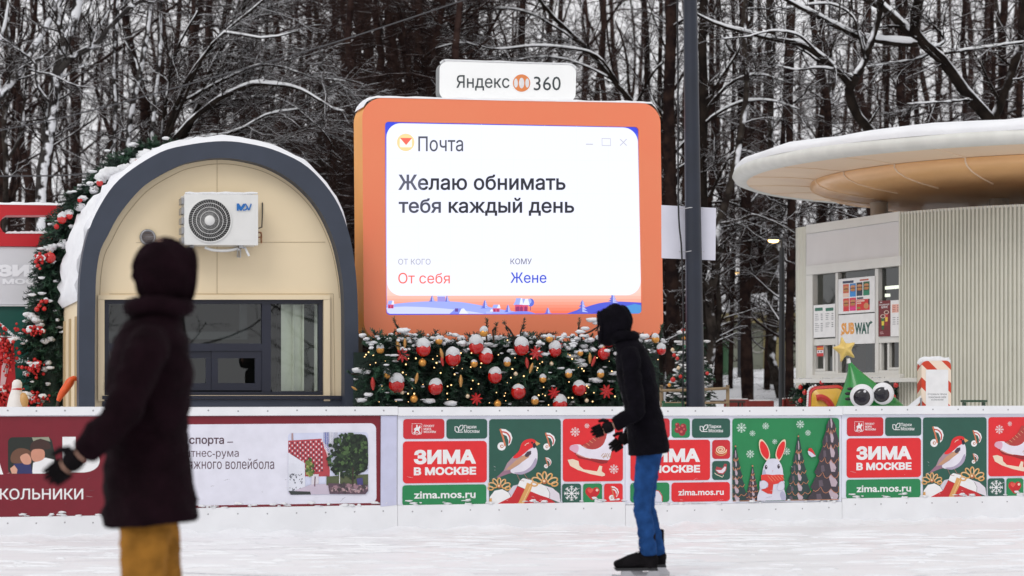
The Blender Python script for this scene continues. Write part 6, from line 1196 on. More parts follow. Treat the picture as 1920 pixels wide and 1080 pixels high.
# ------------------------------------------------------------------ between the pole and the food kiosk
def clearing():
    WOOD = mat('pale_wood', (.30, .22, .13), .7, noise=.2, scale=8); CH = mat('chair_red', (.20, .02, .015), .45, noise=.1); TB = mat('table_dark', (.05, .035, .03), .5)
    def chair(px, py, Yv, rot, label):
        q = at(px, py, Yv); g = zg(Yv); root = thing('chair', label, 'chair', (q.x, q.y, g), 'red chairs behind the rink boards'); ax = (Vector((cos(rot), sin(rot), 0)), Vector((-sin(rot), cos(rot), 0)), Vector((0, 0, 1))); c = Vector((q.x, q.y, g)); W = lambda a, b, z: c + ax[0] * a + ax[1] * b + Vector((0, 0, z))
        m = MB(); m.box(W(0, 0, .44), (.2, .2, .015), CH, ax); bevel(m.build('seat', root), .01); zt = q.z - g; m = MB(); m.box(W(0, -.2, zt - .09), (.2, .015, .09), CH, ax); bevel(m.build('backrest', root), .012); m = MB()
        for s in (-1, 1):
            m = MB(); m.tube([W(s * .18, .17, 0), W(s * .18, .17, .43)], .014, CH, 8); m.build('leg', root); m = MB(); m.tube([W(s * .18, -.17, 0), W(s * .18, -.19, .43), W(s * .18, -.2, zt - .02)], .014, CH, 8); m.build('leg', root)
        m = MB(); m.tube([W(-.15, -.19, zt + .004), W(.15, -.19, zt + .004)], .012, SNOWCAP, 6); m.build('snow_cap', root)
    chair(1419, 751.5, 30, 0.1, 'bright red chair with its back to the rink boards'); chair(1380, 749, 31.5, .0, 'dark red chair beside the dark table top'); chair(1446, 748, 30.8, 1.3, 'red chair turned sideways beside the bright red chair'); chair(1482, 747, 31, .4, 'dark chair half hidden by the food kiosk corner')
    g = zg(30.6); q = at(1362, 753, 30.6); root = thing('table', 'dark table standing among the red chairs behind the boards', 'table', (q.x, q.y, g)); m = MB(); m.box(Vector((q.x, q.y, q.z)), (.24, .3, .014), TB); m.build('tabletop', root)
    for sx, sy in ((-1, -1), (1, -1), (1, 1), (-1, 1)): m = MB(); m.tube([(q.x + sx * .2, q.y + sy * .25, g), (q.x + sx * .2, q.y + sy * .25, q.z - .016)], .015, TB, 6); m.build('leg', root)
    # rail fence and green crate
    Yv = 26.5; root = thing('rail_fence', 'low pale wooden rail fence in front of the snowy clearing', 'fence', (at(1330, 740, Yv).x, Yv, zg(Yv)))
    m = MB(); m.tube([at(1238, 732.5, Yv), at(1300, 731, Yv), at(1366, 728, Yv)], .018, WOOD, 8); m.build('rail', root); m = MB(); m.tube([at(1238, 756, Yv), at(1366, 755, Yv)], .014, WOOD, 8); m.build('rail', root)
    for px, yt in ((1240, 722), (1302, 724), (1364.5, 722)): a = at(px, yt, Yv + .03); m = MB(); m.tube([Vector((a.x, a.y, zg(Yv) - .05)), a], .022, WOOD, 8); m.build('post', root)
    c = at(1262, 762, 25.4); g = zg(25.4); root = thing('crate', 'green slatted crate standing under the small decorated fir', 'crate', (c.x, c.y, g)); GC = mat('crate_green', (.03, .13, .06), .55, noise=.15, scale=8); m = MB()
    for k in range(9): m.box(Vector((c.x, c.y, g + .07 + k * .115)), (.125, .1, .045), GC)
    m.build('slatted_side', root); m = MB()
    for sx in (-1, 1):
        for sy in (-1, 1): m.box(Vector((c.x + sx * .115, c.y + sy * .102, g + .53)), (.012, .006, .53), GC)
    m.build('corner_batten', root)
    # decorated fir behind the pole
    Yv = 27.3; g = zg(Yv); ap = at(1296, 566, Yv); c = Vector((ap.x, ap.y, g)); root = thing('christmas_tree', 'small snowy fir hung with baubles, half hidden behind the dark pole', 'tree', tuple(c)); rng = np.random.default_rng(8); H = ap.z - g; n = 620
    t = 1 - rng.random(n) ** .5 * .96; a = rng.uniform(0, 2 * pi, n); rad = (1 - t) * .40; d = np.stack([np.cos(a), np.sin(a), rng.uniform(-.35, .15, n)], 1); pos = np.array(tuple(c)) + np.stack([np.cos(a) * rad * .45, np.sin(a) * rad * .45, t * H], 1); L = .1 + rad * .55
    v, f, tips = sprig_arrays(pos, d, L[:, None], rng, 34, .05, .011); npmesh('branches', v, [f[:len(f) // 2], f[len(f) // 2:]], [FIR, FIRD], root, tuple(c), [0, 1], False); m = MB(); m.tube([c, ap], [.05, .01], TWIG, 8); m.build('trunk', root)
    C = []; R = []
    for i in rng.choice(n, 420, replace=False): r = rng.uniform(.02, .045); C.append(Vector(pos[i] + (tips[i] - pos[i]) * rng.uniform(.4, .95)) + Vector((0, 0, .015))); R.append((r * 1.6, r * 1.2, r * .5))
    snow_lumps('snow', C, R, root, rng, None, 7, 5)
    for k, (x, y, cl, nm) in enumerate(((1281, 619, BRED, 'red bauble near the top of the small fir'), (1282, 634, BGOLD, 'gold bauble at the pole edge of the small fir'), (1283, 650, mat('bauble_green', (.02, .16, .08), .25, coat=.5), 'green bauble of the small fir beside the pole'), (1264, 666, BRED2, 'dull red bauble on the outer twigs of the small fir'), (1270, 672, BRED, 'red bauble halfway down the small fir'), (1261, 656, PEARL, 'pale gold bauble on the outer edge of the small fir'), (1262, 712, BRED, 'large red bauble low on the small fir'), (1276, 706, BRED2, 'dark red bauble low on the small fir beside the pole'), (1283, 714, MATS['bauble_green'], 'green bauble low on the small fir beside the pole'), (1326, 700, BRED, 'red bauble on the far side of the pole on the small fir'), (1255, 722, BGOLD, 'gold bauble low on the outer twigs of the small fir'), (1272, 690, PEARL, 'pale bauble in the middle of the small fir'))):
        p = at(x, y, Yv - .42); r2 = thing('bauble', nm, 'bauble', tuple(p), 'baubles on the small fir'); s = (5 if k in (6,) else 3.6) * Yv / F; m = MB(); m.ball(p, s, cl, 12, 9); m.build('ball', r2); m = MB(); m.lathe(p + Vector((0, 0, s * .95)), [(s * .25, 0), (s * .25, s * .2), (0, s * .2)], CONEG, 6); m.build('cap', r2)
    # lit lamps
    def lamp(px, py, Yv, label, r, post_px, e):
        g = zg(Yv); q = at(px, py, Yv); b = at(post_px, 731, Yv); root = thing('street_lamp', label, 'lamp', (b.x, b.y, g), 'lit lamps in the wood'); LP = mat('lamp_post', (.016, .018, .022), .5); m = MB(); m.tube([(b.x, b.y, g), (b.x, b.y, q.z - .12)], [.055, .04], LP, 10); m.build('post', root)
        m = MB(); m.tube([Vector((b.x, b.y, q.z - .12)), Vector((b.x, b.y, q.z + .02)), Vector((q.x, q.y, q.z + .05))], .02, LP, 8); m.build('arm', root); m = MB(); m.lathe(q, [(r * 1.1, .0), (r * 1.2, r * .25), (r * .7, r * .6), (0, r * .7)], LP, 16); m.build('lamp_shade', root); m = MB(); m.ball(q + Vector((0, -.01, -.01)), (r, r, r * .42), lit((255, 206, 130), e), 14, 8); m.build('bulb', root)
    lamp(1450, 450, 33, 'lit warm lamp on a thin dark post beside the pale food kiosk', .085, 1466, 5); lamp(1382, 511, 62, 'small far lamp glowing between the trunks left of the nearer lamp', .07, 1386, 3)
    # low building in the wood
    Yv = 76; g = zg(Yv) - .1; root = thing('low_building', 'low grey green building with snowy roof beyond the bare trunks', 'building', (at(1440, 700, Yv).x, Yv, g)); BW = mat('building_wall', lin((132, 136, 122)), .8, noise=.08, scale=1.5); BO = mat('building_fascia', lin((150, 138, 96)), .8, noise=.1)
    x0, x1 = at(1374, 600, Yv).x, at(1560, 600, Yv).x; zt = at(1400, 606, Yv).z; m = MB(); m.box(Vector(((x0 + x1) / 2, Yv + 3, (g + zt) / 2)), ((x1 - x0) / 2, 3, (zt - g) / 2), BW); m.build('wall', root)
    m = MB(); m.box(Vector(((x0 + x1) / 2, Yv + 2.8, zt + .18)), ((x1 - x0) / 2 + .3, 3.4, .18), BO); m.build('roof', root); m = MB(); za = zt + .362; rg = random.Random(3); xs_ = np.linspace(x0 - .4, x1 + .4, 24); rows = [[Vector((x, Yv - .65 + dy, za + h * rg.uniform(.8, 1.15))) for x in xs_] for dy, h in ((0, 0), (.1, .34), (2.5, .7), (6.6, .8))]; m.add([p for r in rows for p in r], [(j * 24 + i, j * 24 + i + 1, (j + 1) * 24 + i + 1, (j + 1) * 24 + i) for j in range(3) for i in range(23)], SNOW, True); m.build('roof_snow', root)
    m = MB(); d = at(1455, 690, Yv); m.box(Vector((d.x, Yv - .02, g + 1.1)), (.45, .03, 1.1), BO); m.build('door', root); m = MB(); c = at(1421, 640, Yv - .02)
    m.tube([c + Vector((cos(t) * .34 * (1 + .3 * sin(3 * t)), 0, sin(t) * .4)) for t in np.linspace(0, 5.6, 20)], .035, mat('graffiti', (.42, .42, .38), .8), 5); m.build('graffiti_mark', root)
    # green bin beside the trunks
    q = at(1356, 700, 66); g = zg(66); root = thing('litter_bin', 'small green bin among the bare trunks in the clearing', 'bin', (q.x, q.y, g)); GB = mat('bin_green', (.03, .10, .04), .6); m = MB(); m.lathe((q.x, q.y, g), [(.17, 0), (.2, 1.0)], GB, 16); m.build('body', root); m = MB(); m.lathe((q.x, q.y, g), [(.22, 1.0), (.22, 1.06), (0, 1.12)], GB, 16); m.build('lid', root)
clearing()

# ================================================================== the winter wood
def spawn(P, R, n, rng, t0, t1, ang, Lf, seg, rf, up, wob, Labs=None, rmin=.0016, taper=.75, side=None):
    """n children on every path of a batch; returns paths (M*n, seg+1, 3) and radii"""
    M, Sg, _ = P.shape; pl = np.linalg.norm(np.diff(P, axis=1), axis=2).sum(1); ip = np.repeat(np.arange(M), n); t = rng.uniform(t0, t1, M * n); x = t * (Sg - 1); i = np.minimum(x.astype(int), Sg - 2); fr = (x - i)[:, None]
    p0 = P[ip, i] * (1 - fr) + P[ip, i + 1] * fr; r0 = (R[ip, i] * (1 - fr[:, 0]) + R[ip, i + 1] * fr[:, 0]); tg = P[ip, i + 1] - P[ip, i]; tg /= np.linalg.norm(tg, axis=1, keepdims=True) + 1e-9
    rv = rng.normal(0, 1, (M * n, 3)); pr = rv - (rv * tg).sum(1, keepdims=True) * tg
    if side is not None: pr = pr + np.asarray(side) - (np.asarray(side) * tg).sum(1, keepdims=True) * tg
    pr /= np.linalg.norm(pr, axis=1, keepdims=True) + 1e-9; a = np.radians(rng.uniform(*ang, M * n))[:, None]; d = tg * np.cos(a) + pr * np.sin(a)
    L = (pl[ip] * Lf if Labs is None else np.full(M * n, Labs)) * rng.uniform(.45, 1.1, M * n) * (1.12 - taper * (t - t0) / (1 - t0 + 1e-6) * .8); st = (L / seg)[:, None]; Q = [p0]
    for k in range(seg): d = d + rng.normal(0, wob, d.shape) + np.array([0, 0, up]); d /= np.linalg.norm(d, axis=1, keepdims=True); Q.append(Q[-1] + d * st)
    Q = np.stack(Q, 1); rr0 = np.maximum(r0 * rf * rng.uniform(.6, 1.0, M * n), rmin); rad = rr0[:, None] * np.linspace(1, .35, seg + 1)[None]; return Q, np.maximum(rad, rmin * .7)
def tubes(P, R, n):
    M, Sg, _ = P.shape; T = np.gradient(P, axis=1); T /= np.linalg.norm(T, axis=2, keepdims=True) + 1e-9; ref = np.where(np.abs(T[:, :1, 2:3]) > .85, np.array([1., 0, 0]), np.array([0, 0, 1.])); A = np.cross(T, np.broadcast_to(ref, T.shape)); A /= np.linalg.norm(A, axis=2, keepdims=True) + 1e-9; B = np.cross(A, T)
    a = 2 * pi * np.arange(n) / n; V = P[:, :, None] + (A[:, :, None] * np.cos(a)[None, None, :, None] + B[:, :, None] * np.sin(a)[None, None, :, None]) * R[:, :, None, None]
    idx = np.arange(M * Sg * n).reshape(M, Sg, n); nx_ = np.roll(idx, -1, 2); F_ = np.stack([idx[:, :-1], nx_[:, :-1], nx_[:, 1:], idx[:, 1:]], -1).reshape(-1, 4); return V.reshape(-1, 3), F_
def merge(parts):
    vs, fs, b = [], [], 0
    for v, f in parts: vs.append(v); fs.append(f + b); b += len(v)
    return np.concatenate(vs), np.concatenate(fs)
def smooth_path(pts, r0, r1, n=18):
    Q = np.array(smooth2(pts, 6)); d = np.concatenate([[0], np.cumsum(np.linalg.norm(np.diff(Q, axis=0), axis=1))]); t = np.linspace(0, d[-1], n); P = np.stack([np.interp(t, d, Q[:, k]) for k in range(3)], 1); return P, np.linspace(r0, r1, n)
def variant(seed, H, r, n1, n2, n3, ang1=(45, 85), L1=.2, up=.06, wob=.10, kind='straight', t0=.1, m=None):
    """a whole bare tree at the origin: trunk mesh and crown mesh"""
    rng = np.random.default_rng(seed); k = 14; z = np.linspace(0, H, k); bend = np.cumsum(rng.normal(0, .10, (k, 2)), 0); P = np.stack([bend[:, 0], bend[:, 1], z], 1)[None]; P[:, 0, :2] = 0; R = (r * np.linspace(1, .28, k) ** 1.0)[None]; R[0, 0] *= 1.25
    tr = [tubes(P, R, 8)]; cr = []
    if kind == 'fork':
        Q, q = spawn(P, R, 3, rng, .25, .5, (18, 38), .55, 8, .7, .12, .09); tr.append(tubes(Q, q, 6)); P2 = np.concatenate([P[:, ::1][:, np.linspace(0, k - 1, 9).astype(int)], Q]); R2 = np.concatenate([R[:, np.linspace(0, k - 1, 9).astype(int)], q])
    else: P2, R2 = P, R
    A, a = spawn(P2, R2, max(4, n1 // len(P2)), rng, t0, .98, ang1, L1 * (1 if kind != 'fork' else 1.5), 6, .42, up, wob, rmin=.012); cr.append(tubes(A, a, 4))
    B, b = spawn(A, a, n2, rng, .12, .98, (28, 62), .48, 4, .55, up * .6, wob * 1.2, rmin=.006); cr.append(tubes(B, b, 3))
    C_, c = spawn(B, b, n3, rng, .1, .98, (22, 60), .5, 3, .6, up * .5, wob * 1.3, rmin=.0038); cr.append(tubes(C_, c, 3))
    return merge(tr), merge(cr)
VAR = []
def make_variant(name, mb, mc, *a, **k):
    (tv, tf), (cv, cf) = variant(*a, **k); root = thing(name, 'bare tree', 'tree'); npmesh('trunk', tv, [tf], [mb], root); npmesh('crown', cv, [cf], [mc], root); VAR.append(root); return root
V_ = {}
for i in range(5): V_['tall%d' % i] = make_variant('bare_tree', BARK, BARK, 100 + i, 19 + i, .17, 34, 7, 6, (50, 88), .17, .05)
for i in range(3): V_['fork%d' % i] = make_variant('bare_tree', BARK, BARK, 140 + i, 15 + i, .16, 40, 7, 6, (35, 75), .22, .06, kind='fork')
for i in range(3): V_['bushy%d' % i] = make_variant('bare_tree', BARKFAR, BARKFAR, 120 + i, 14, .13, 60, 8, 7, (55, 100), .24, -.02, .14, t0=.04)
for i in range(2): V_['birch%d' % i] = make_variant('birch_tree', BIRCH, BARK, 160 + i, 17, .13, 30, 6, 6, (40, 80), .16, .03, t0=.25)
for i in range(2): V_['pole%d' % i] = make_variant('bare_tree', BARKPL, BARK, 170 + i, 20, .16, 22, 6, 6, (55, 85), .13, .06, t0=.3)
def shrub(seed):
    rng = np.random.default_rng(seed); n = 16; base = np.stack([rng.normal(0, .18, n), rng.normal(0, .18, n), np.zeros(n)], 1); d = rng.normal(0, .35, (n, 3)); d[:, 2] = 1; d /= np.linalg.norm(d, axis=1, keepdims=True); L = rng.uniform(2.6, 5.2, n); P = [base]
    for k in range(6): d = d + rng.normal(0, .1, d.shape); d /= np.linalg.norm(d, axis=1, keepdims=True); P.append(P[-1] + d * (L / 6)[:, None])
    P = np.stack(P, 1); R = np.linspace(.022, .008, 7)[None].repeat(n, 0); A, a = spawn(P, R, 11, rng, .1, .98, (25, 65), .38, 4, .6, .03, .14, rmin=.006); B, b = spawn(A, a, 8, rng, .1, .98, (25, 60), .5, 3, .6, .02, .16, rmin=.0035); return merge([tubes(P, R, 4)]), merge([tubes(A, a, 3), tubes(B, b, 3)])
for i in range(3):
    (tv, tf), (cv, cf) = shrub(200 + i); root = thing('bare_shrub', 'bare shrub', 'shrub'); npmesh('stem', tv, [tf], [BARKFAR], root); npmesh('twigs', cv, [cf], [BARKFAR], root); VAR.append(root); V_['shrub%d' % i] = root
TG = 'bare dark tree of the thick winter wood behind the kiosks and the sign'
HV = {'tall': 21, 'fork': 16, 'bushy': 14, 'birch': 17, 'pole': 20, 'shrub': 99}
def plant(key, px, D, sc=1.0, rot=0, label=TG, group='bare trees of the winter wood', lean=0, sxy=None):
    X = (px - CX) / F * D; r = dup(V_[key], (X, D, zg(D) - .15), label, (sc * (sxy or 1), sc * (sxy or 1), min(sc, (1.6 + .2 * D) * rgw.uniform(1.0, 1.25) / HV[key[:-1]])), rot); r['group'] = group; r.rotation_euler = (0, lean, rot) if not lean else (0, lean, 0)
    return r
rgw = random.Random(77)
# trunks one can point at, right of the sign
for key, px, D, rp, lb in (('tall0', 1512, 46, 12.5, 'thick dark trunk rising behind the lit warm lamp and canopy edge'), ('tall1', 1544, 50, 7.5, 'straight slim trunk next to the pale snow streaked birch above the canopy'), ('pole0', 1468, 48, 8, 'straight greenish trunk plastered with snow above the canopy tip'), ('birch0', 1562, 52, 5, 'pale snow streaked birch rising above the white canopy'), ('tall2', 1718, 45, 13.5, 'thickest straight trunk above the white canopy between the two gnarled trees'), ('tall3', 1657, 50, 5, 'thin straight trunk beside the lower gnarled snowy tree'), ('tall4', 1682, 54, 5, 'second thin trunk between the lower gnarled tree and the thick trunk'), ('tall1', 1812, 52, 8, 'straight trunk crossing behind the big gnarled snowy limb'), ('tall0', 1862, 50, 7, 'slim trunk near the fork of the big gnarled tree'), ('pole1', 1442, 54, 7, 'mid brown trunk above the tip of the white canopy'), ('tall2', 1345, 50, 8, 'dark trunk just beside the tall blue pole'), ('fork0', 1225, 52, 8, 'forked dark tree over the corner of the orange frame'), ('tall3', 1900, 48, 9, 'dark trunk at the far end of the canopy')):
    v = V_[key]; base_r = {'t': .17, 'p': .16, 'b': .13, 'f': .16}[key[0]]; plant(key, px, D, 1.0, rgw.uniform(0, 6), lb, 'single trunks by the food kiosk', 0, rp * D / F / base_r * 1.05)
# the rest of the wood: rows that get denser with distance
def rows():
    n = 0
    for D0, D1, cnt, keys in ((44, 56, 13, ('tall', 'fork', 'bushy', 'tall')), (56, 74, 20, ('tall', 'fork', 'bushy', 'pole', 'tall')), (74, 104, 34, ('tall', 'tall', 'fork', 'bushy'))):
        for k in range(cnt):
            D = rgw.uniform(D0, D1); px = -60 + 2040 * (k + rgw.uniform(.1, .9)) / cnt; kk = rgw.choice(keys if px > 1150 or rgw.random() < .3 else ('fork', 'bushy', 'fork')); key = kk + str(rgw.randrange({'tall': 5, 'fork': 3, 'bushy': 3, 'pole': 2}[kk]))
            if D < 78 and 1366 < px < 1500: D += 30
            s = rgw.uniform(.85, 1.2); plant(key, px, D, s, rgw.uniform(0, 6.28), sxy=rgw.uniform(.8, 1.15))
    for k in range(30):                                           # the dark twiggy stand behind the sign
        px = rgw.gauss(720, 130) if k < 25 else rgw.uniform(0, 1300); plant('bushy%d' % rgw.randrange(3), px, rgw.uniform(43, 72), rgw.uniform(.9, 1.35), rgw.uniform(0, 6.28))
    for k in range(36):
        px = -40 + 1340 * (k + rgw.random()) / 28 if k < 28 else rgw.uniform(1500, 1960); plant('shrub%d' % rgw.randrange(3), px, rgw.uniform(40, 66), rgw.uniform(.9, 1.5), rgw.uniform(0, 6.28), 'bare brown shrub of the undergrowth below the winter wood', 'bare shrubs under the winter wood')
rows()
# the far wood that closes the view: one mass
def far_wood():
    rng = np.random.default_rng(31); parts = []; protos = [variant(300 + i, 20, .2, 22, 5, 4, (45, 88), .2, .05) for i in range(4)]
    for k in range(105):
        D = rng.uniform(104, 170); X = (-.27 + .54 * (k + rng.random()) / 105) * D; a = rng.uniform(0, 6.28); c, s_ = cos(a), sin(a); sc = rng.uniform(.9, 1.3)
        for v, f in protos[k % 4]: parts.append((np.stack([(v[:, 0] * c - v[:, 1] * s_) * sc + X, (v[:, 0] * s_ + v[:, 1] * c) * sc + D, v[:, 2] * sc + zg(D) - .2], 1), f))
    v, f = merge(parts); o = npmesh('far_wood', v, [f], [BARKFAR]); tag(o, 'mass of bare trees far back in the wood', None, kind='stuff')
far_wood()

def traced(name, label, D, mt, paths, seed, n2=12, n3=9, L2=1.1, ang=(35, 75), up=.02, side=None, ground=True, jit=.5, n4=5, cm=None, group=None):
    """a near tree drawn limb by limb: (pixels, radius px at both ends, depth at the tip)"""
    rng = np.random.default_rng(seed); q0 = paths[0][0][0]; b = at(*q0, D); base = Vector((b.x, D, zg(D))); root = thing(name, label, 'tree', tuple(base), group); tr = []; LP = []; LR = []
    for i, (pts, r0, r1, dd) in enumerate(paths):
        n = len(pts); P = [at(x, y, D + dd[0] + (dd[1] - dd[0]) * k / (n - 1)) for k, (x, y) in enumerate(pts)]
        if i == 0 and ground: b_ = Vector((P[0].x - (P[1].x - P[0].x) * .6, D, zg(D) - .2)); P = [b_.lerp(P[0], t) for t in (0, .25, .5, .75, .92)] + P
        p, r = smooth_path([tuple(v) for v in P], r0 * D / F, r1 * D / F, 26); L = np.linalg.norm(np.diff(p, axis=0), axis=1).sum(); w_ = np.cumsum(rng.normal(0, .008, p.shape), 0) * (jit if i else jit * .5); w_[0] = 0; p = p + w_; r = r * (1 + rng.normal(0, .05, r.shape)); tr.append(tubes(p[None], r[None], 10)); LP.append(p); LR.append(r)
    tv, tf = merge(tr); npmesh('trunk', tv, [tf], [mt], root, tuple(base))
    cr = []; fine = []; P = np.stack(LP); R = np.stack(LR); A, a = spawn(P, R, n2, rng, .12, 1, ang, 0, 6, .4, up, .13, Labs=L2 * D / 40, rmin=.010, taper=.3, side=side); cr.append(tubes(A, a, 5)); B, bb = spawn(A, a, n3, rng, .1, 1, (25, 65), .5, 4, .55, up, .15, rmin=.006, side=side); cr.append(tubes(B[::2], bb[::2], 4)); fine.append(tubes(B[1::2], bb[1::2], 4))
    C_, c = spawn(B, bb, n4, rng, .1, 1, (25, 60), .5, 3, .6, up, .15, rmin=.004); fine.append(tubes(C_, c, 3)); v, f = merge(cr); v2, f2 = merge(fine); npmesh('crown', np.concatenate([v, v2]), [f, f2 + len(v)], [cm or BARKSNOW, BARK], root, tuple(base), [0, 1])
    if mt is BARKSNOW:                                            # snow lying along the limbs
        m = MB(); rs = random.Random(seed)
        for p, r in zip(LP, LR):
            run = []
            for k in range(len(p)):
                j, j2 = max(0, k - 1), min(len(p) - 1, k + 1); d = p[j2] - p[j]; d = d / np.linalg.norm(d); steep = abs(d[2]); wd = r[k] * rs.uniform(.7, 1.0) * (1.15 - steep) + .004
                if steep < .9 and rs.random() > .05: run.append((Vector(p[k] + np.array([-.35 * d[0] * d[2], -.5, .86]) * r[k] * (.72 + .25 * (1 - steep))), wd))
                else:
                    if len(run) > 2: m.tube([q for q, _ in run], [.002] + [x for _, x in run[1:-1]] + [.002], SNOWCAP, 7)
                    run = []
            if len(run) > 2: m.tube([q for q, _ in run], [.002] + [x for _, x in run[1:-1]] + [.002], SNOWCAP, 7)
        tag(m.build('snow', root), kind='stuff')
    return root
z0 = (0, 0)
traced('gnarled_tree', 'lower gnarled dark tree with a long snowy limb reaching towards the blue pole', 37, BARKSNOW, [
    ([(1638, 256), (1612, 222), (1594, 185), (1594, 159), (1605, 143)], 10, 9, z0), ([(1605, 143), (1622, 111), (1638, 70), (1653, 22), (1656, -40)], 7.5, 5, (0, .5)), ([(1596, 160), (1568, 130), (1531, 98), (1494, 80), (1442, 70), (1387, 56), (1342, 44), (1305, 26)], 7, 2.2, (0, -1.4)),
    ([(1602, 146), (1572, 132), (1535, 126), (1500, 130), (1457, 121)], 3.2, 1.2, (0, -.8)), ([(1622, 111), (1612, 70), (1602, 36), (1572, 14), (1528, 10), (1442, 26)], 3.6, 1.4, (0, .9)), ([(1531, 98), (1500, 66), (1450, 58), (1400, 70), (1352, 74)], 2.6, 1.0, (-.6, -2)), ([(1568, 130), (1520, 100), (1494, 84)], 4, 2, (-.3, .2))], 1, 9, 8, .85, ground=True)
traced('gnarled_tree', 'big gnarled dark tree with thick snow loaded limbs above the white canopy', 38, BARKSNOW, [
    ([(1866, 240), (1848, 214), (1812, 174), (1775, 122), (1745, 92), (1720, 72), (1715, 37), (1727, 0), (1735, -50)], 17, 9, z0), ([(1718, 82), (1664, 78), (1609, 67), (1568, 48), (1535, 30), (1479, 0), (1440, -25)], 6.5, 3.2, (0, -1.5)), ([(1720, 74), (1690, 45), (1657, 15), (1612, -12), (1580, -40)], 10, 7, (0, 1)), ([(1862, 228), (1887, 163), (1905, 111), (1918, 50), (1926, -40)], 9, 6, (0, .5)), ([(1772, 100), (1830, 92), (1880, 84), (1925, 78)], 3.2, 1.6, (0, -1)), ([(1748, 96), (1727, 109), (1680, 118), (1624, 127)], 2.4, 1, (0, .7)), ([(1822, 186), (1790, 190), (1740, 192), (1698, 193)], 2.2, 1, (0, -1.2)), ([(1727, 2), (1700, -12), (1650, -30)], 5, 3, (0, -1)), ([(1745, 92), (1770, 78), (1760, 60), (1735, 40)], 3.5, 2, (0, .3))], 2, 9, 8, .9)
traced('birch_tree', 'thick snow plastered birch rising behind the red stall beam', 40, BIRCH, [
    ([(76, 390), (80, 315), (93, 259), (100, 204), (107, 148), (122, 81), (137, 48), (148, 0), (154, -50)], 13, 8.5, z0), ([(108, 140), (130, 112), (178, 85), (205, 55), (240, 20), (267, 3), (290, 8)], 6.5, 3, (0, -1)), ([(88, 290), (84, 240), (92, 190)], 6, 5, (0, .4)), ([(55, 131), (100, 142), (140, 160), (189, 168)], 2.4, 1, (-.2, -.8)), ([(122, 81), (112, 40), (118, -30)], 6, 4, (0, .5)), ([(100, 200), (70, 160), (66, 120), (30, 90), (-10, 60)], 3, 1.3, (0, -.7)), ([(107, 148), (160, 120), (180, 60), (210, 10)], 2.6, 1.3, (0, .8))], 3, 12, 9, 1.0, cm=BARKSNOW)
traced('birch_tree', 'leaning snowy birch crossing the upper corner above the red stall', 42, BIRCH, [([(-80, 330), (-30, 225), (0, 180), (37, 130), (70, 75), (95, 30), (115, -30)], 9, 6, z0), ([(0, 180), (-8, 110), (10, 40), (14, -30)], 4, 3, (0, 1)), ([(37, 130), (90, 100), (130, 55), (160, 30), (180, -20)], 3, 1.5, (0, -.8))], 4, 12, 9, 1.0, cm=BARKSNOW)
traced('birch_tree', 'slim white flecked birch trunk rising over the garland arch', 43, BIRCH, [([(240, 320), (243, 240), (252, 190), (263, 140), (272, 90), (280, 40), (286, -40)], 6.5, 4.5, z0), ([(243, 243), (226, 246), (222, 262)], 3, 1.5, z0), ([(263, 140), (240, 90), (228, 70), (222, 20)], 2.5, 1.5, (0, .5))], 5, 10, 8, .8, cm=BARKSNOW)
traced('birch_tree', 'thin dark birch just beside the slim white flecked one', 45, BIRCH, [([(280, 300), (287, 220), (294, 150), (300, 90), (300, 30), (304, -40)], 5.5, 3.5, z0)], 6, 12, 8, .8, cm=BARKSNOW)
traced('birch_tree', 'thinnest birch stem between the thick birch and the slim white one', 46, BIRCH, [([(212, 330), (216, 240), (218, 190), (214, 120), (220, 40), (222, -40)], 4.5, 3, z0)], 7, 12, 8, .8, cm=BARKSNOW)
traced('bare_tree', 'dark slim trunk at the picture edge over the red stall beam', 44, BARKPL, [([(10, 390), (12, 300), (8, 240), (16, 120), (10, -40)], 6.5, 4.5, z0), ([(12, 300), (36, 260), (46, 200), (52, 120)], 3.5, 2, (0, .6))], 8, 14, 9, 1.0)
traced('fan_tree', 'many stemmed leaning tree whose snowy branches fan out above the cream kiosk', 41, BARKSNOW, [
    ([(300, 330), (306, 290), (322, 240), (345, 190), (370, 130), (400, 80), (418, 62), (440, 63), (500, 72), (560, 58)], 5.5, 1.6, (0, -1)), ([(335, 275), (360, 220), (385, 170), (430, 100), (450, 40), (462, -20)], 5.5, 3, (0, .6)), ([(312, 282), (350, 235), (400, 190), (460, 160), (500, 155), (560, 165), (620, 200), (645, 206)], 6.5, 1.8, (0, -1.5)), ([(300, 280), (380, 258), (440, 246), (500, 215), (560, 205)], 4.5, 1.5, (0, -.8)), ([(330, 285), (365, 215), (400, 120), (430, 70), (444, 20)], 5, 3, (0, 1)), ([(310, 255), (350, 150), (410, 70), (480, 10), (520, -30)], 5, 2.2, (0, .5)), ([(345, 190), (420, 150), (500, 120), (580, 140), (650, 150)], 3, 1.2, (0, -1)), ([(360, 220), (430, 190), (520, 185), (600, 240), (630, 280)], 3, 1.2, (0, .5)), ([(306, 290), (360, 270), (430, 262), (520, 275)], 3, 1.2, (0, -.6)), ([(300, 300), (310, 200), (330, 100), (372, 20)], 4, 2.4, (0, 1.2))], 9, 20, 11, 1.5, (20, 55), -.03, (.8, 0, .1))
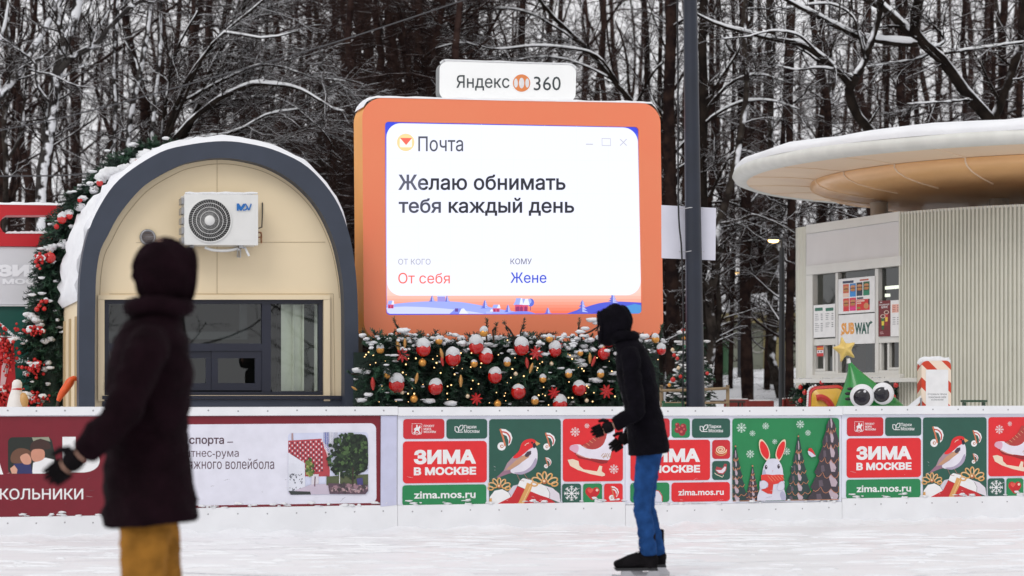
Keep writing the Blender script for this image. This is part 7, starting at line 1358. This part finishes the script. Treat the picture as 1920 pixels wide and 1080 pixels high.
traced('arching_tree', 'dark tree arching over the white name plate on the orange sign', 45, BARKSNOW, [([(1232, 420), (1222, 300), (1190, 200), (1150, 150), (1103, 92), (1060, 50), (1032, 25), (1000, -20)], 7, 3.5, z0), ([(1165, 165), (1120, 105), (1060, 88), (1000, 85), (930, 90), (870, 78), (820, 88)], 3, 1.3, (0, -1)), ([(1120, 110), (1060, 62), (980, 20), (900, 18), (800, 40)], 2.8, 1.2, (0, .8)), ([(1222, 300), (1246, 190), (1262, 90), (1270, -30)], 7, 5, (0, .5)), ([(1190, 200), (1230, 130), (1290, 90), (1330, 60)], 3, 1.3, (0, -.5)), ([(1150, 150), (1090, 120), (1030, 105), (960, 112)], 2.4, 1, (0, -.5))], 10, 16, 10, 1.2, (20, 60), -.02, (-.6, 0, 0))
traced('bare_tree', 'thick dark trunk in the gap between the orange sign and the blue pole', 44, BARK, [([(1262, 700), (1261, 500), (1257, 300), (1254, 200), (1258, 60), (1255, -40)], 14, 10, z0)], 11, 18, 9, 1.2, cm=BARKSNOW)
traced('bare_tree', 'dark trunk behind the blue pole with snowy stems fanning from it', 43, BARKSNOW, [([(1318, 720), (1317, 560), (1318, 400), (1316, 280), (1320, 200), (1316, 80), (1322, -40)], 11, 8, z0), ([(1318, 215), (1340, 165), (1365, 125), (1392, 80), (1410, 30)], 4.5, 2, (0, .5)), ([(1318, 220), (1345, 180), (1385, 145), (1430, 140), (1470, 152)], 4, 1.5, (0, -.6)), ([(1320, 235), (1350, 210), (1395, 190), (1450, 190), (1500, 205)], 3.5, 1.3, (0, -1)), ([(1330, 370), (1350, 330), (1380, 285), (1420, 290), (1440, 320)], 3, 1.2, (0, -.5))], 12, 14, 9, 1.1)
traced('bare_tree', 'twisted knotted tree beside the blank board wired to the pole', 42, BARKPL, [([(1325, 705), (1336, 630), (1328, 560), (1342, 505), (1338, 450), (1352, 400), (1370, 340), (1384, 270), (1398, 160), (1392, 40), (1402, -40)], 10, 4, z0), ([(1345, 640), (1348, 580), (1344, 520), (1352, 450)], 6, 3, (0, .4)), ([(1330, 540), (1312, 515), (1300, 490)], 3.5, 1.5, (0, -.5)), ([(1340, 505), (1356, 470), (1366, 445), (1390, 430)], 3, 1.2, (0, -.4)), ([(1345, 420), (1380, 415), (1420, 405), (1490, 440)], 2.6, 1.2, (0, -.5))], 13, 10, 8, .9, cm=BARKSNOW)
traced('bare_tree', 'stout dark trunk standing in the snowy clearing', 45, BARK, [([(1402, 740), (1400, 650), (1398, 560), (1398, 480), (1401, 400), (1394, 300), (1392, 200), (1397, 80), (1392, -40)], 12, 8, z0), ([(1404, 545), (1422, 500), (1425, 470), (1418, 430), (1408, 400)], 6, 4, (0, -.4)), ([(1398, 420), (1440, 405), (1500, 440)], 3, 1.5, (0, -.8))], 14, 14, 8, 1.1, cm=BARKSNOW)
traced('bare_tree', 'slender straight trunk between the knotted tree and the stout trunk', 50, BARK, [([(1370, 722), (1372, 600), (1375, 450), (1372, 300), (1376, 100), (1370, -40)], 4.8, 3.5, z0)], 15, 14, 8, 1.0, cm=BARKSNOW)
traced('bare_tree', 'thin curved trunk in front of the low grey green building', 50, BARK, [([(1438, 720), (1440, 640), (1450, 560), (1454, 470), (1462, 380), (1470, 200), (1480, -40)], 6.5, 4, z0), ([(1441, 640), (1430, 590), (1424, 560)], 2, 1, z0)], 16, 14, 8, 1.0, cm=BARKSNOW)
traced('bare_tree', 'dark trunk hiding behind the post of the lit lamp', 44, BARK, [([(1480, 742), (1481, 600), (1484, 400), (1480, 200), (1486, -40)], 8.5, 6.5, z0)], 17, 14, 8, 1.0, cm=BARKSNOW)
# woods across the rink, seen only as reflections in the windows
for k in range(22):
    X = -34 + 68 * (k + rgw.random()) / 22; r = dup(V_[rgw.choice(('bushy0', 'fork1', 'bushy1', 'tall2', 'fork2', 'bushy2'))], (X, rgw.uniform(-30, -22), 0), 'bare tree across the rink that shows as a reflection in the kiosk windows', rgw.uniform(.9, 1.2), rgw.uniform(0, 6)); r['group'] = 'bare trees across the rink'
for r in VAR:
    for ch in list(r.children): bpy.data.objects.remove(ch)
    bpy.data.objects.remove(r)
def cable(name, pts, D, r, label):
    m = MB(); m.tube([at(x, y, D) for x, y in smooth2(pts, 6)], r, mat('cable_grey', (.06, .06, .065), .6), 5); o = m.build(name, None, at(*pts[0], D)); tag(o, label, 'cable')
cable('overhead_cable', [(-60, 256), (140, 215), (360, 156), (560, 100), (720, 50), (960, -30)], 34, .012, 'thin overhead cable slanting up across the trees above the cream kiosk')
cable('overhead_cable', [(-40, 330), (40, 330), (110, 329), (210, 322)], 33, .012, 'thin level cable over the red stall beam')

# ================================================================== skaters
SKIN = mat('skin', (.42, .23, .16), .5, noise=.05, scale=20)
def cloth(name, c, k=1.0): return mat(name, tuple(v * k for v in lin(c)), .9, noise=.25, scale=14, bump=.5, bscale=30, spec=.06)
def skin_mesh(pts, edges):
    """Skin + Subdivision over a skeleton of (point, radius); first point is the root"""
    me = bpy.data.meshes.new('skeleton'); me.from_pydata([tuple(p) for p, r in pts], edges, []); o = bpy.data.objects.new('skeleton', me); COL.objects.link(o); o.modifiers.new('skin', 'SKIN'); sb = o.modifiers.new('subdivision', 'SUBSURF'); sb.levels = 2; sb.render_levels = 2
    for v, (p, r) in zip(me.skin_vertices[0].data, pts): v.radius = (r, r) if not isinstance(r, tuple) else r
    me.skin_vertices[0].data[0].use_root = True
    ev = bpy.data.meshes.new_from_object(o.evaluated_get(bpy.context.evaluated_depsgraph_get())); vs = [tuple(v.co) for v in ev.vertices]; fs = [tuple(f.vertices) for f in ev.polygons]; bpy.data.objects.remove(o); bpy.data.meshes.remove(me); bpy.data.meshes.remove(ev); return vs, fs
def head_mesh(c, fw, up=(0, 0, 1), sc=1.0):
    fw = Vector(fw).normalized(); up = Vector(up); lf = up.cross(fw).normalized(); up = fw.cross(lf).normalized(); nu, nv = 40, 28; vs = []; fs = []
    g = lambda x, s_: math.exp(-(x / s_) ** 2)
    for i in range(nv + 1):
        for k in range(nu):
            t = pi * i / nv; a = 2 * pi * k / nu; x, y, z = .098 * sin(t) * cos(a), .076 * sin(t) * sin(a), .118 * cos(t)
            if z < 0: y *= 1 - 1.6 * min(.1, -z) ; x *= 1 - .6 * min(.1, -z) if x < 0 else 1
            if x > 0:
                x += .026 * g(y, .013) * g(z + .018, .020) + .008 * g(z - .028, .016) * g(y, .05) - .010 * g(abs(y) - .033, .015) * g(z - .008, .013) + .008 * g(z + .058, .012) * g(y, .022) + .012 * g(z + .098, .02) * g(y, .03)
            vs.append(Vector(c) + (fw * x + lf * y + up * z) * sc)
    for i in range(nv):
        for k in range(nu): fs.append((i * nu + k, (i + 1) * nu + k, (i + 1) * nu + (k + 1) % nu, i * nu + (k + 1) % nu))
    eyes = [Vector(c) + (fw * .080 + lf * s_ * .033 + up * .008) * sc for s_ in (-1, 1)]; ears = [Vector(c) + (fw * -.005 + lf * s_ * .076) * sc for s_ in (-1, 1)]
    return vs, fs, eyes, ears, (fw, lf, up)
def hood(c, fw, mt, root, sc=1.0, name='hood', tilt=0.0):
    """padded hood: a thick shell open at the face, drawn down to the collar"""
    fw = Vector(fw).normalized(); up = Vector((0, 0, 1)); lf = up.cross(fw).normalized(); m = MB(); nu, nv = 36, 20; R = []
    for i in range(nv + 1):
        t = (pi * .27) + (pi - pi * .27) * i / nv                        # angle from the face direction: the opening is at the front
        for k in range(nu):
            a = 2 * pi * k / nu; y, z = sin(t) * cos(a), sin(t) * sin(a); x = cos(t); q = 1.0 + .05 * sin(5 * a + i) * (i > 1)
            zz = .152 * z if z > 0 else .165 * z; wd = .118 * (1 - .12 * max(0, -z)); R.append(Vector(c) + (fw * ((.182 if x > 0 else .132) * x - .004 + .014 * max(0, z)) + lf * wd * y + up * zz) * sc * q)
    fs = [(i * nu + k, (i + 1) * nu + k, (i + 1) * nu + (k + 1) % nu, i * nu + (k + 1) % nu) for i in range(nv) for k in range(nu)]; m.add(R, fs, mt, True)
    rim = [R[k] for k in range(nu)]; m.tube(rim + [rim[0], rim[1]], .014 * sc, mt, 8, False); return m.build(name, root)
def glove(w_, tip, mt, root, side, curl=.5):
    """mitten-free glove: palm and five bent fingers"""
    w_, tip = Vector(w_), Vector(tip); d = (tip - w_).normalized(); q = d.cross(Vector((0, 1, 0))).normalized(); n = d.cross(q).normalized(); m = MB(); vs, fs = skin_mesh([(w_, .034), (w_ + d * .045, (.044)), (w_ + d * .088, .040)], [(0, 1), (1, 2)]); m.add(vs, fs, mt, True)
    for k, (o, L) in enumerate(((-.030, .062), (-.010, .074), (.011, .070), (.030, .054))):
        a = w_ + d * .085 + q * o; p = [a, a + d * L * .45 + n * side * curl * .012, a + d * L * .8 + n * side * curl * .036, a + d * L + n * side * curl * .06]; m.tube(p, [.0125, .0115, .0105, .008], mt, 8)
    a = w_ + d * .03 - q * .034; m.tube([a, a + d * .03 - q * .022 + n * side * .008, a + d * .058 - q * .024 + n * side * .022], [.014, .0125, .009], mt, 8); return m.build('glove', root)
def skate(heel, toe, mt, root, zsole, name='skate'):
    heel, toe = Vector(heel), Vector(toe); f = (toe - heel).normalized(); m = MB(); up = Vector((0, 0, 1)); ank = heel + f * .05 + up * .17
    vs, fs = skin_mesh([(heel + f * .055 + up * .05, .052), (ank, .050), (ank + up * .06 - f * .01, .056), (heel + f * .02 + up * .035, .044), (heel + f * .15 + up * .045, .046), (toe - f * .04 + up * .036, .038)], [(0, 1), (1, 2), (0, 3), (0, 4), (4, 5)]); m.add(vs, fs, mt, True); o = m.build(name, root)
    b = MB(); s_ = f.cross(up); pr = [(-.01, -.045), (.27, -.045), (.295, -.03), (.28, -.012), (.20, -.018), (.19, .0), (.13, .0), (.12, -.018), (.07, -.018), (.06, .0), (.0, .0)]; fr = [heel + f * x + up * z + s_ * .002 for x, z in pr]; b.prism(fr, [p - s_ * .004 for p in fr], mat('blade_steel', (.5, .5, .52), .25, metal=.9)); q = b.build('blade', o); return o
def loft(m, pts, rf, rl, lat, mt, n=20):
    """closed limb or trunk with elliptical rings: rf along, rl across (lat)"""
    pts = [Vector(p) for p in pts]; lat = Vector(lat); vs = []; N = len(pts)
    for i, p in enumerate(pts):
        d = (pts[min(i + 1, N - 1)] - pts[max(i - 1, 0)]).normalized(); a = (lat - d * lat.dot(d)).normalized(); b = d.cross(a); vs += [p + a * rl[i] * cos(2 * pi * k / n) + b * rf[i] * sin(2 * pi * k / n) for k in range(n)]
    m.add(vs, [(i * n + k, i * n + (k + 1) % n, (i + 1) * n + (k + 1) % n, (i + 1) * n + k) for i in range(N - 1) for k in range(n)] + [tuple(reversed(range(n))), tuple(range((N - 1) * n, N * n))], mt, True)
def dense(pts, vals, k=6):
    P = smooth2([tuple(p) for p in pts], k); t = np.linspace(0, len(pts) - 1, len(P)); return [Vector(p) for p in P], [[float(np.interp(q, range(len(pts)), v)) for q in t] for v in vals]
def unify(m, name, parent, vox=.011, fold=.0, fscale=9, seed=0, sm=4):
    """overlapping lofts become one continuous surface, then soft creases are pressed into it"""
    from mathutils import noise
    o = m.build('draft'); md = o.modifiers.new('remesh', 'REMESH'); md.mode = 'VOXEL'; md.voxel_size = vox; s2 = o.modifiers.new('smooth', 'SMOOTH'); s2.factor = .5; s2.iterations = sm
    me = bpy.data.meshes.new_from_object(o.evaluated_get(bpy.context.evaluated_depsgraph_get())); mt = m.mats[0]; bpy.data.objects.remove(o); q = MB(); vs = []
    for v in me.vertices:
        p = v.co.copy(); nrm = v.normal
        if fold:
            w_ = Vector((p.x * .6, p.y * .6, p.z * 1.5)) * fscale + Vector((seed, seed * 2.3, 0)); f1 = noise.noise(w_); f2 = noise.noise(w_ * 2.3 + Vector((5, 1, 2))); ridge = (1 - abs(f1) * 2.2); p = p + nrm * fold * (ridge * .7 + f2 * .45)
        vs.append(p)
    q.add(vs, [tuple(f.vertices) for f in me.polygons], mt, True); bpy.data.meshes.remove(me); return q.build(name, parent)
def boot(a, f2, mt, root):
    """laced figure skate: boot, sole plate and blade"""
    f2 = Vector(f2).normalized(); up = Vector((0, 0, 1)); lt = up.cross(f2); hz = .078; hl = Vector((a.x, a.y, hz)) - f2 * .055; m = MB(); A = lambda x, z: hl + f2 * x + up * z
    P, (u, v) = dense([A(.055, .24), A(.055, .18), A(.055, .12), A(.05, .05), A(.05, .0)], [[.048, .048, .05, .056, .056], [.042, .04, .04, .04, .036]]); loft(m, P, u, v, lt, mt); P, (u, v) = dense([A(-.005, .04), A(.08, .055), A(.16, .05), A(.22, .036), A(.27, .026), A(.285, .022)], [[.03, .055, .048, .036, .026, .01], [.03, .04, .044, .046, .036, .012]]); loft(m, P, u, v, lt, mt); o = unify(m, 'skate', root, .008, .0, sm=3)
    q = MB(); pr = [(-.005, -.014), (.27, -.014), (.285, .004), (.0, .006)]; fr = [A(x, z) + lt * .034 for x, z in pr]; q.prism(fr, [p - lt * .068 for p in fr], BLACK); q.build('sole', o)
    q = MB(); pr = [(-.03, -.074), (.27, -.074), (.30, -.060), (.295, -.036), (.24, -.044), (.225, -.014), (.175, -.014), (.15, -.046), (.07, -.046), (.05, -.014), (-.0, -.014), (-.03, -.05)]; fr = [A(x, z) + lt * .002 for x, z in pr]; q.prism(fr, [p - lt * .004 for p in fr], mat('blade_steel', (.5, .5, .52), .25, metal=.9)); q.build('blade', o)
    q = MB()
    for k in range(6): p = A(.118 + .012 * (k < 2) * (2 - k), .075 + .032 * k); q.tube([p + lt * .026 - f2 * .006, p + f2 * .004, p - lt * .026 - f2 * .006], .004, mat('lace', (.5, .5, .5), .7), 5)
    q.build('lace', o)
def person(Y, J, fw, label, jacket, trousers, hoodm, bootm, extra=None):
    P = lambda k: at(J[k][0], J[k][1], Y + (J[k][2] if len(J[k]) > 2 else 0)); h = P('hip'); root = thing('person', label, 'person', (h.x, h.y, 0)); hc = P('head'); R = J['r']; f_ = Vector((fw[0], fw[1], 0)).normalized(); lat = Vector((0, 0, 1)).cross(f_).normalized(); W = R['wide']
    def limb(m, ks, rs, mt, k=5, sq=1.0):
        Q, (u,) = dense(ks, [rs], k); loft(m, Q, u, [x * sq for x in u], Vector((0, 1, 0)) if True else lat, mt, 16)
    m = MB(); spine = [P('hip') + Vector((0, 0, -.09)), P('hip'), P('waist'), P('chest'), P('should'), P('neck'), hc + Vector((0, 0, -.06))]
    Q, (u, v) = dense(spine, [[R['hip'] * .66, R['hip'] * .68, R['waist'] * .68, R['chest'] * .7, R['should'] * .62, .048, .055], [R['hip'] * .8, R['hip'] * .85, R['waist'] * .85, R['chest'] * .9, R['should'] * .95, .05, .055]]); loft(m, Q, u, v, lat, SKIN)
    for s_ in ('n', 'f'): limb(m, [P('should'), P(s_ + 'sh'), P(s_ + 'el'), P(s_ + 'wr'), P(s_ + 'ha')], [R['sl'] * .6, R['sl'] * .68, R['sl'] * .55, R['sl'] * .4, .03], SKIN); limb(m, [P('hip'), P(s_ + 'hi'), P(s_ + 'kn'), P(s_ + 'an'), P(s_ + 'an') + Vector((0, 0, -.06))], [R['thigh'] * .7, R['thigh'] * .8, R['thigh'] * .52, R['thigh'] * .42, .036], SKIN)
    vs, fs, eyes, ears, ax = head_mesh(hc, fw); m.add(vs, fs, SKIN, True)
    for e in ears: m.ball(e, (.022, .012, .032), SKIN, 10, 8)
    unify(m, 'body', root, .0065, sm=1)
    for e in eyes: q = MB(); q.ball(e, .0125, mat('eye_ball', (.5, .5, .48), .2), 12, 8); q.ball(e + ax[0] * .0085, .0062, mat('iris', (.02, .012, .01), .2), 8, 6); q.build('eye', root)
    q = MB(); q.tube([hc + ax[0] * .096 - ax[2] * .058 + ax[1] * t for t in (-.022, 0, .022)], [.003, .0055, .003], mat('lip', (.36, .13, .11), .45), 6); q.build('mouth', root)
    m = MB(); ks = [P('hem'), P('hem').lerp(P('hip'), .5), P('hip'), P('waist'), P('chest'), P('should'), P('should').lerp(P('neck'), .6), P('neck')]
    Q, (u, v) = dense(ks, [[R['hem'] * 1.08, R['hem'] * 1.04, R['hip'], R['waist'], R['chest'], R['should'], R['should'] * .72, R['neck']], [R['hem'] * W * 1.26, R['hem'] * W * 1.24, R['hip'] * W * 1.18, R['waist'] * W, R['chest'] * W * 1.05, R['should'] * W * 1.25, R['should'] * W * .8, R['neck']]]); loft(m, Q, u, v, lat, jacket, 28)
    for s_ in ('n', 'f'):
        e, w_, sh = P(s_ + 'el'), P(s_ + 'wr'), P(s_ + 'sh'); r = R['sl']; limb(m, [P('should').lerp(sh, .6), sh, sh.lerp(e, .5), e, e.lerp(w_, .55), w_], [r * .9, r, r * .92, r * .86, r * .78, r * .66], jacket)
    unify(m, 'jacket', root, .011, R['fold'], 9, 3)
    m = MB(); nk = P('neck'); m.tube([nk + Vector((cos(a) * (R['neck'] + .02), sin(a) * (R['neck'] + .02), .012 + .006 * sin(a * 3))) for a in [2 * pi * k / 18 for k in range(20)]], .034, jacket, 8, False); m.build('collar', root)
    z_ = MB(); z_.tube([P(a).lerp(P(b_), t) + f_ * (r_ * 1.0) for a, b_, t, r_ in (('hem', 'hip', .1, R['hem'] * 1.04), ('hip', 'waist', 0, R['hip']), ('waist', 'chest', 0, R['waist']), ('chest', 'should', 0, R['chest']))], .006, mat('zip_dark', (.05, .05, .055), .4, metal=.6), 5); z_.build('zip', root)
    c = P('hip').lerp(P('waist'), .25); q = MB(); fp = [c + Vector((0, -R['hip'] * W * .985, 0)) + f_ * x + Vector((0, 0, z)) for x, z in ((.015, .06), (.09, .02), (.085, .005), (.01, .045))]; q.prism([p + Vector((0, -.004, 0)) for p in fp], [p + Vector((0, .02, 0)) for p in fp], jacket); q.build('pocket_flap', root)
    m = MB(); T = R['thigh']; Q, (u, v) = dense([P('hip') + Vector((0, 0, .05)), P('hip') + Vector((0, 0, -.04)), P('hip') + Vector((0, 0, -.13))], [[T * 1.1, T * 1.2, T * .9], [T * 1.25, T * 1.5, T * 1.3]]); loft(m, Q, u, v, lat, trousers)
    for s_ in ('n', 'f'):
        hi, k_, a_ = P(s_ + 'hi'), P(s_ + 'kn'), P(s_ + 'an'); limb(m, [P('hip').lerp(hi, .8) + Vector((0, 0, .03)), hi + Vector((0, 0, -.06)), hi.lerp(k_, .5), k_, k_.lerp(a_, .35), k_.lerp(a_, .75), a_ + Vector((0, 0, -.03))], [T, T * 1.02, T * .88, T * .72, T * .72, T * .7, T * .76], trousers)
    unify(m, 'trousers', root, .010, R['fold'] * .8, 11, 8)
    hood(hc, fw, hoodm, root, R.get('hood', .92)); G = cloth('glove_black', (22, 19, 21))
    for s_ in ('n', 'f'): glove(P(s_ + 'wr'), P(s_ + 'ha'), G, root, 1 if s_ == 'n' else -1); boot(P(s_ + 'an'), f_, bootm, root)
    return root
person(7.56, dict(head=(305, 510), neck=(298, 582), should=(288, 632), chest=(281, 700), waist=(275, 800), hip=(277, 905), hem=(283, 980), nsh=(276, 652, -.2), nel=(222, 782, -.27), nwr=(156, 848, -.22), nha=(122, 876, -.2), fsh=(292, 652, .2), fel=(316, 790, .26), fwr=(330, 868, .16), fha=(338, 910, .12), nhi=(274, 935, -.06), nkn=(266, 1150, -.09), nan=(240, 1300, -.1), fhi=(284, 935, .07), fkn=(306, 1145, .1), fan=(296, 1300, .1), r=dict(hip=.148, waist=.138, chest=.146, should=.118, neck=.075, hem=.15, sl=.072, thigh=.092, wide=1.15, fold=.011, hood=.8)),
       (.86, .5, -.05), 'person in a dark hooded parka and ochre trousers skating past the maroon board', cloth('parka_dark', (22, 9, 15)), cloth('trousers_ochre', (142, 98, 40)), cloth('parka_dark', (22, 9, 15)), cloth('boot_black', (22, 20, 22)))
person(14.08, dict(head=(1153, 607), neck=(1167, 634), should=(1181, 660), chest=(1192, 700), waist=(1204, 760), hip=(1213, 812), hem=(1217, 850), nsh=(1182, 670, -.17), nel=(1193, 772, -.22), nwr=(1152, 797, -.2), nha=(1130, 805, -.2), fsh=(1186, 670, .17), fel=(1208, 770, .22), fwr=(1180, 815, .14), fha=(1164, 828, .12), nhi=(1216, 832, -.05), nkn=(1204, 945, -.07), nan=(1216, 1032, -.07), fhi=(1219, 832, .08), fkn=(1211, 945, .14), fan=(1232, 1030, .2), r=dict(hip=.124, waist=.116, chest=.124, should=.098, neck=.062, hem=.126, sl=.062, thigh=.078, wide=1.15, fold=.009, hood=.86)),
       (-1, -.05, -.22), 'person in a black hooded coat and blue jeans leaning forward on skates', cloth('coat_black', (13, 11, 17)), cloth('jeans_blue', (32, 66, 116)), cloth('coat_black', (13, 11, 17)), cloth('boot_black', (22, 20, 22)))
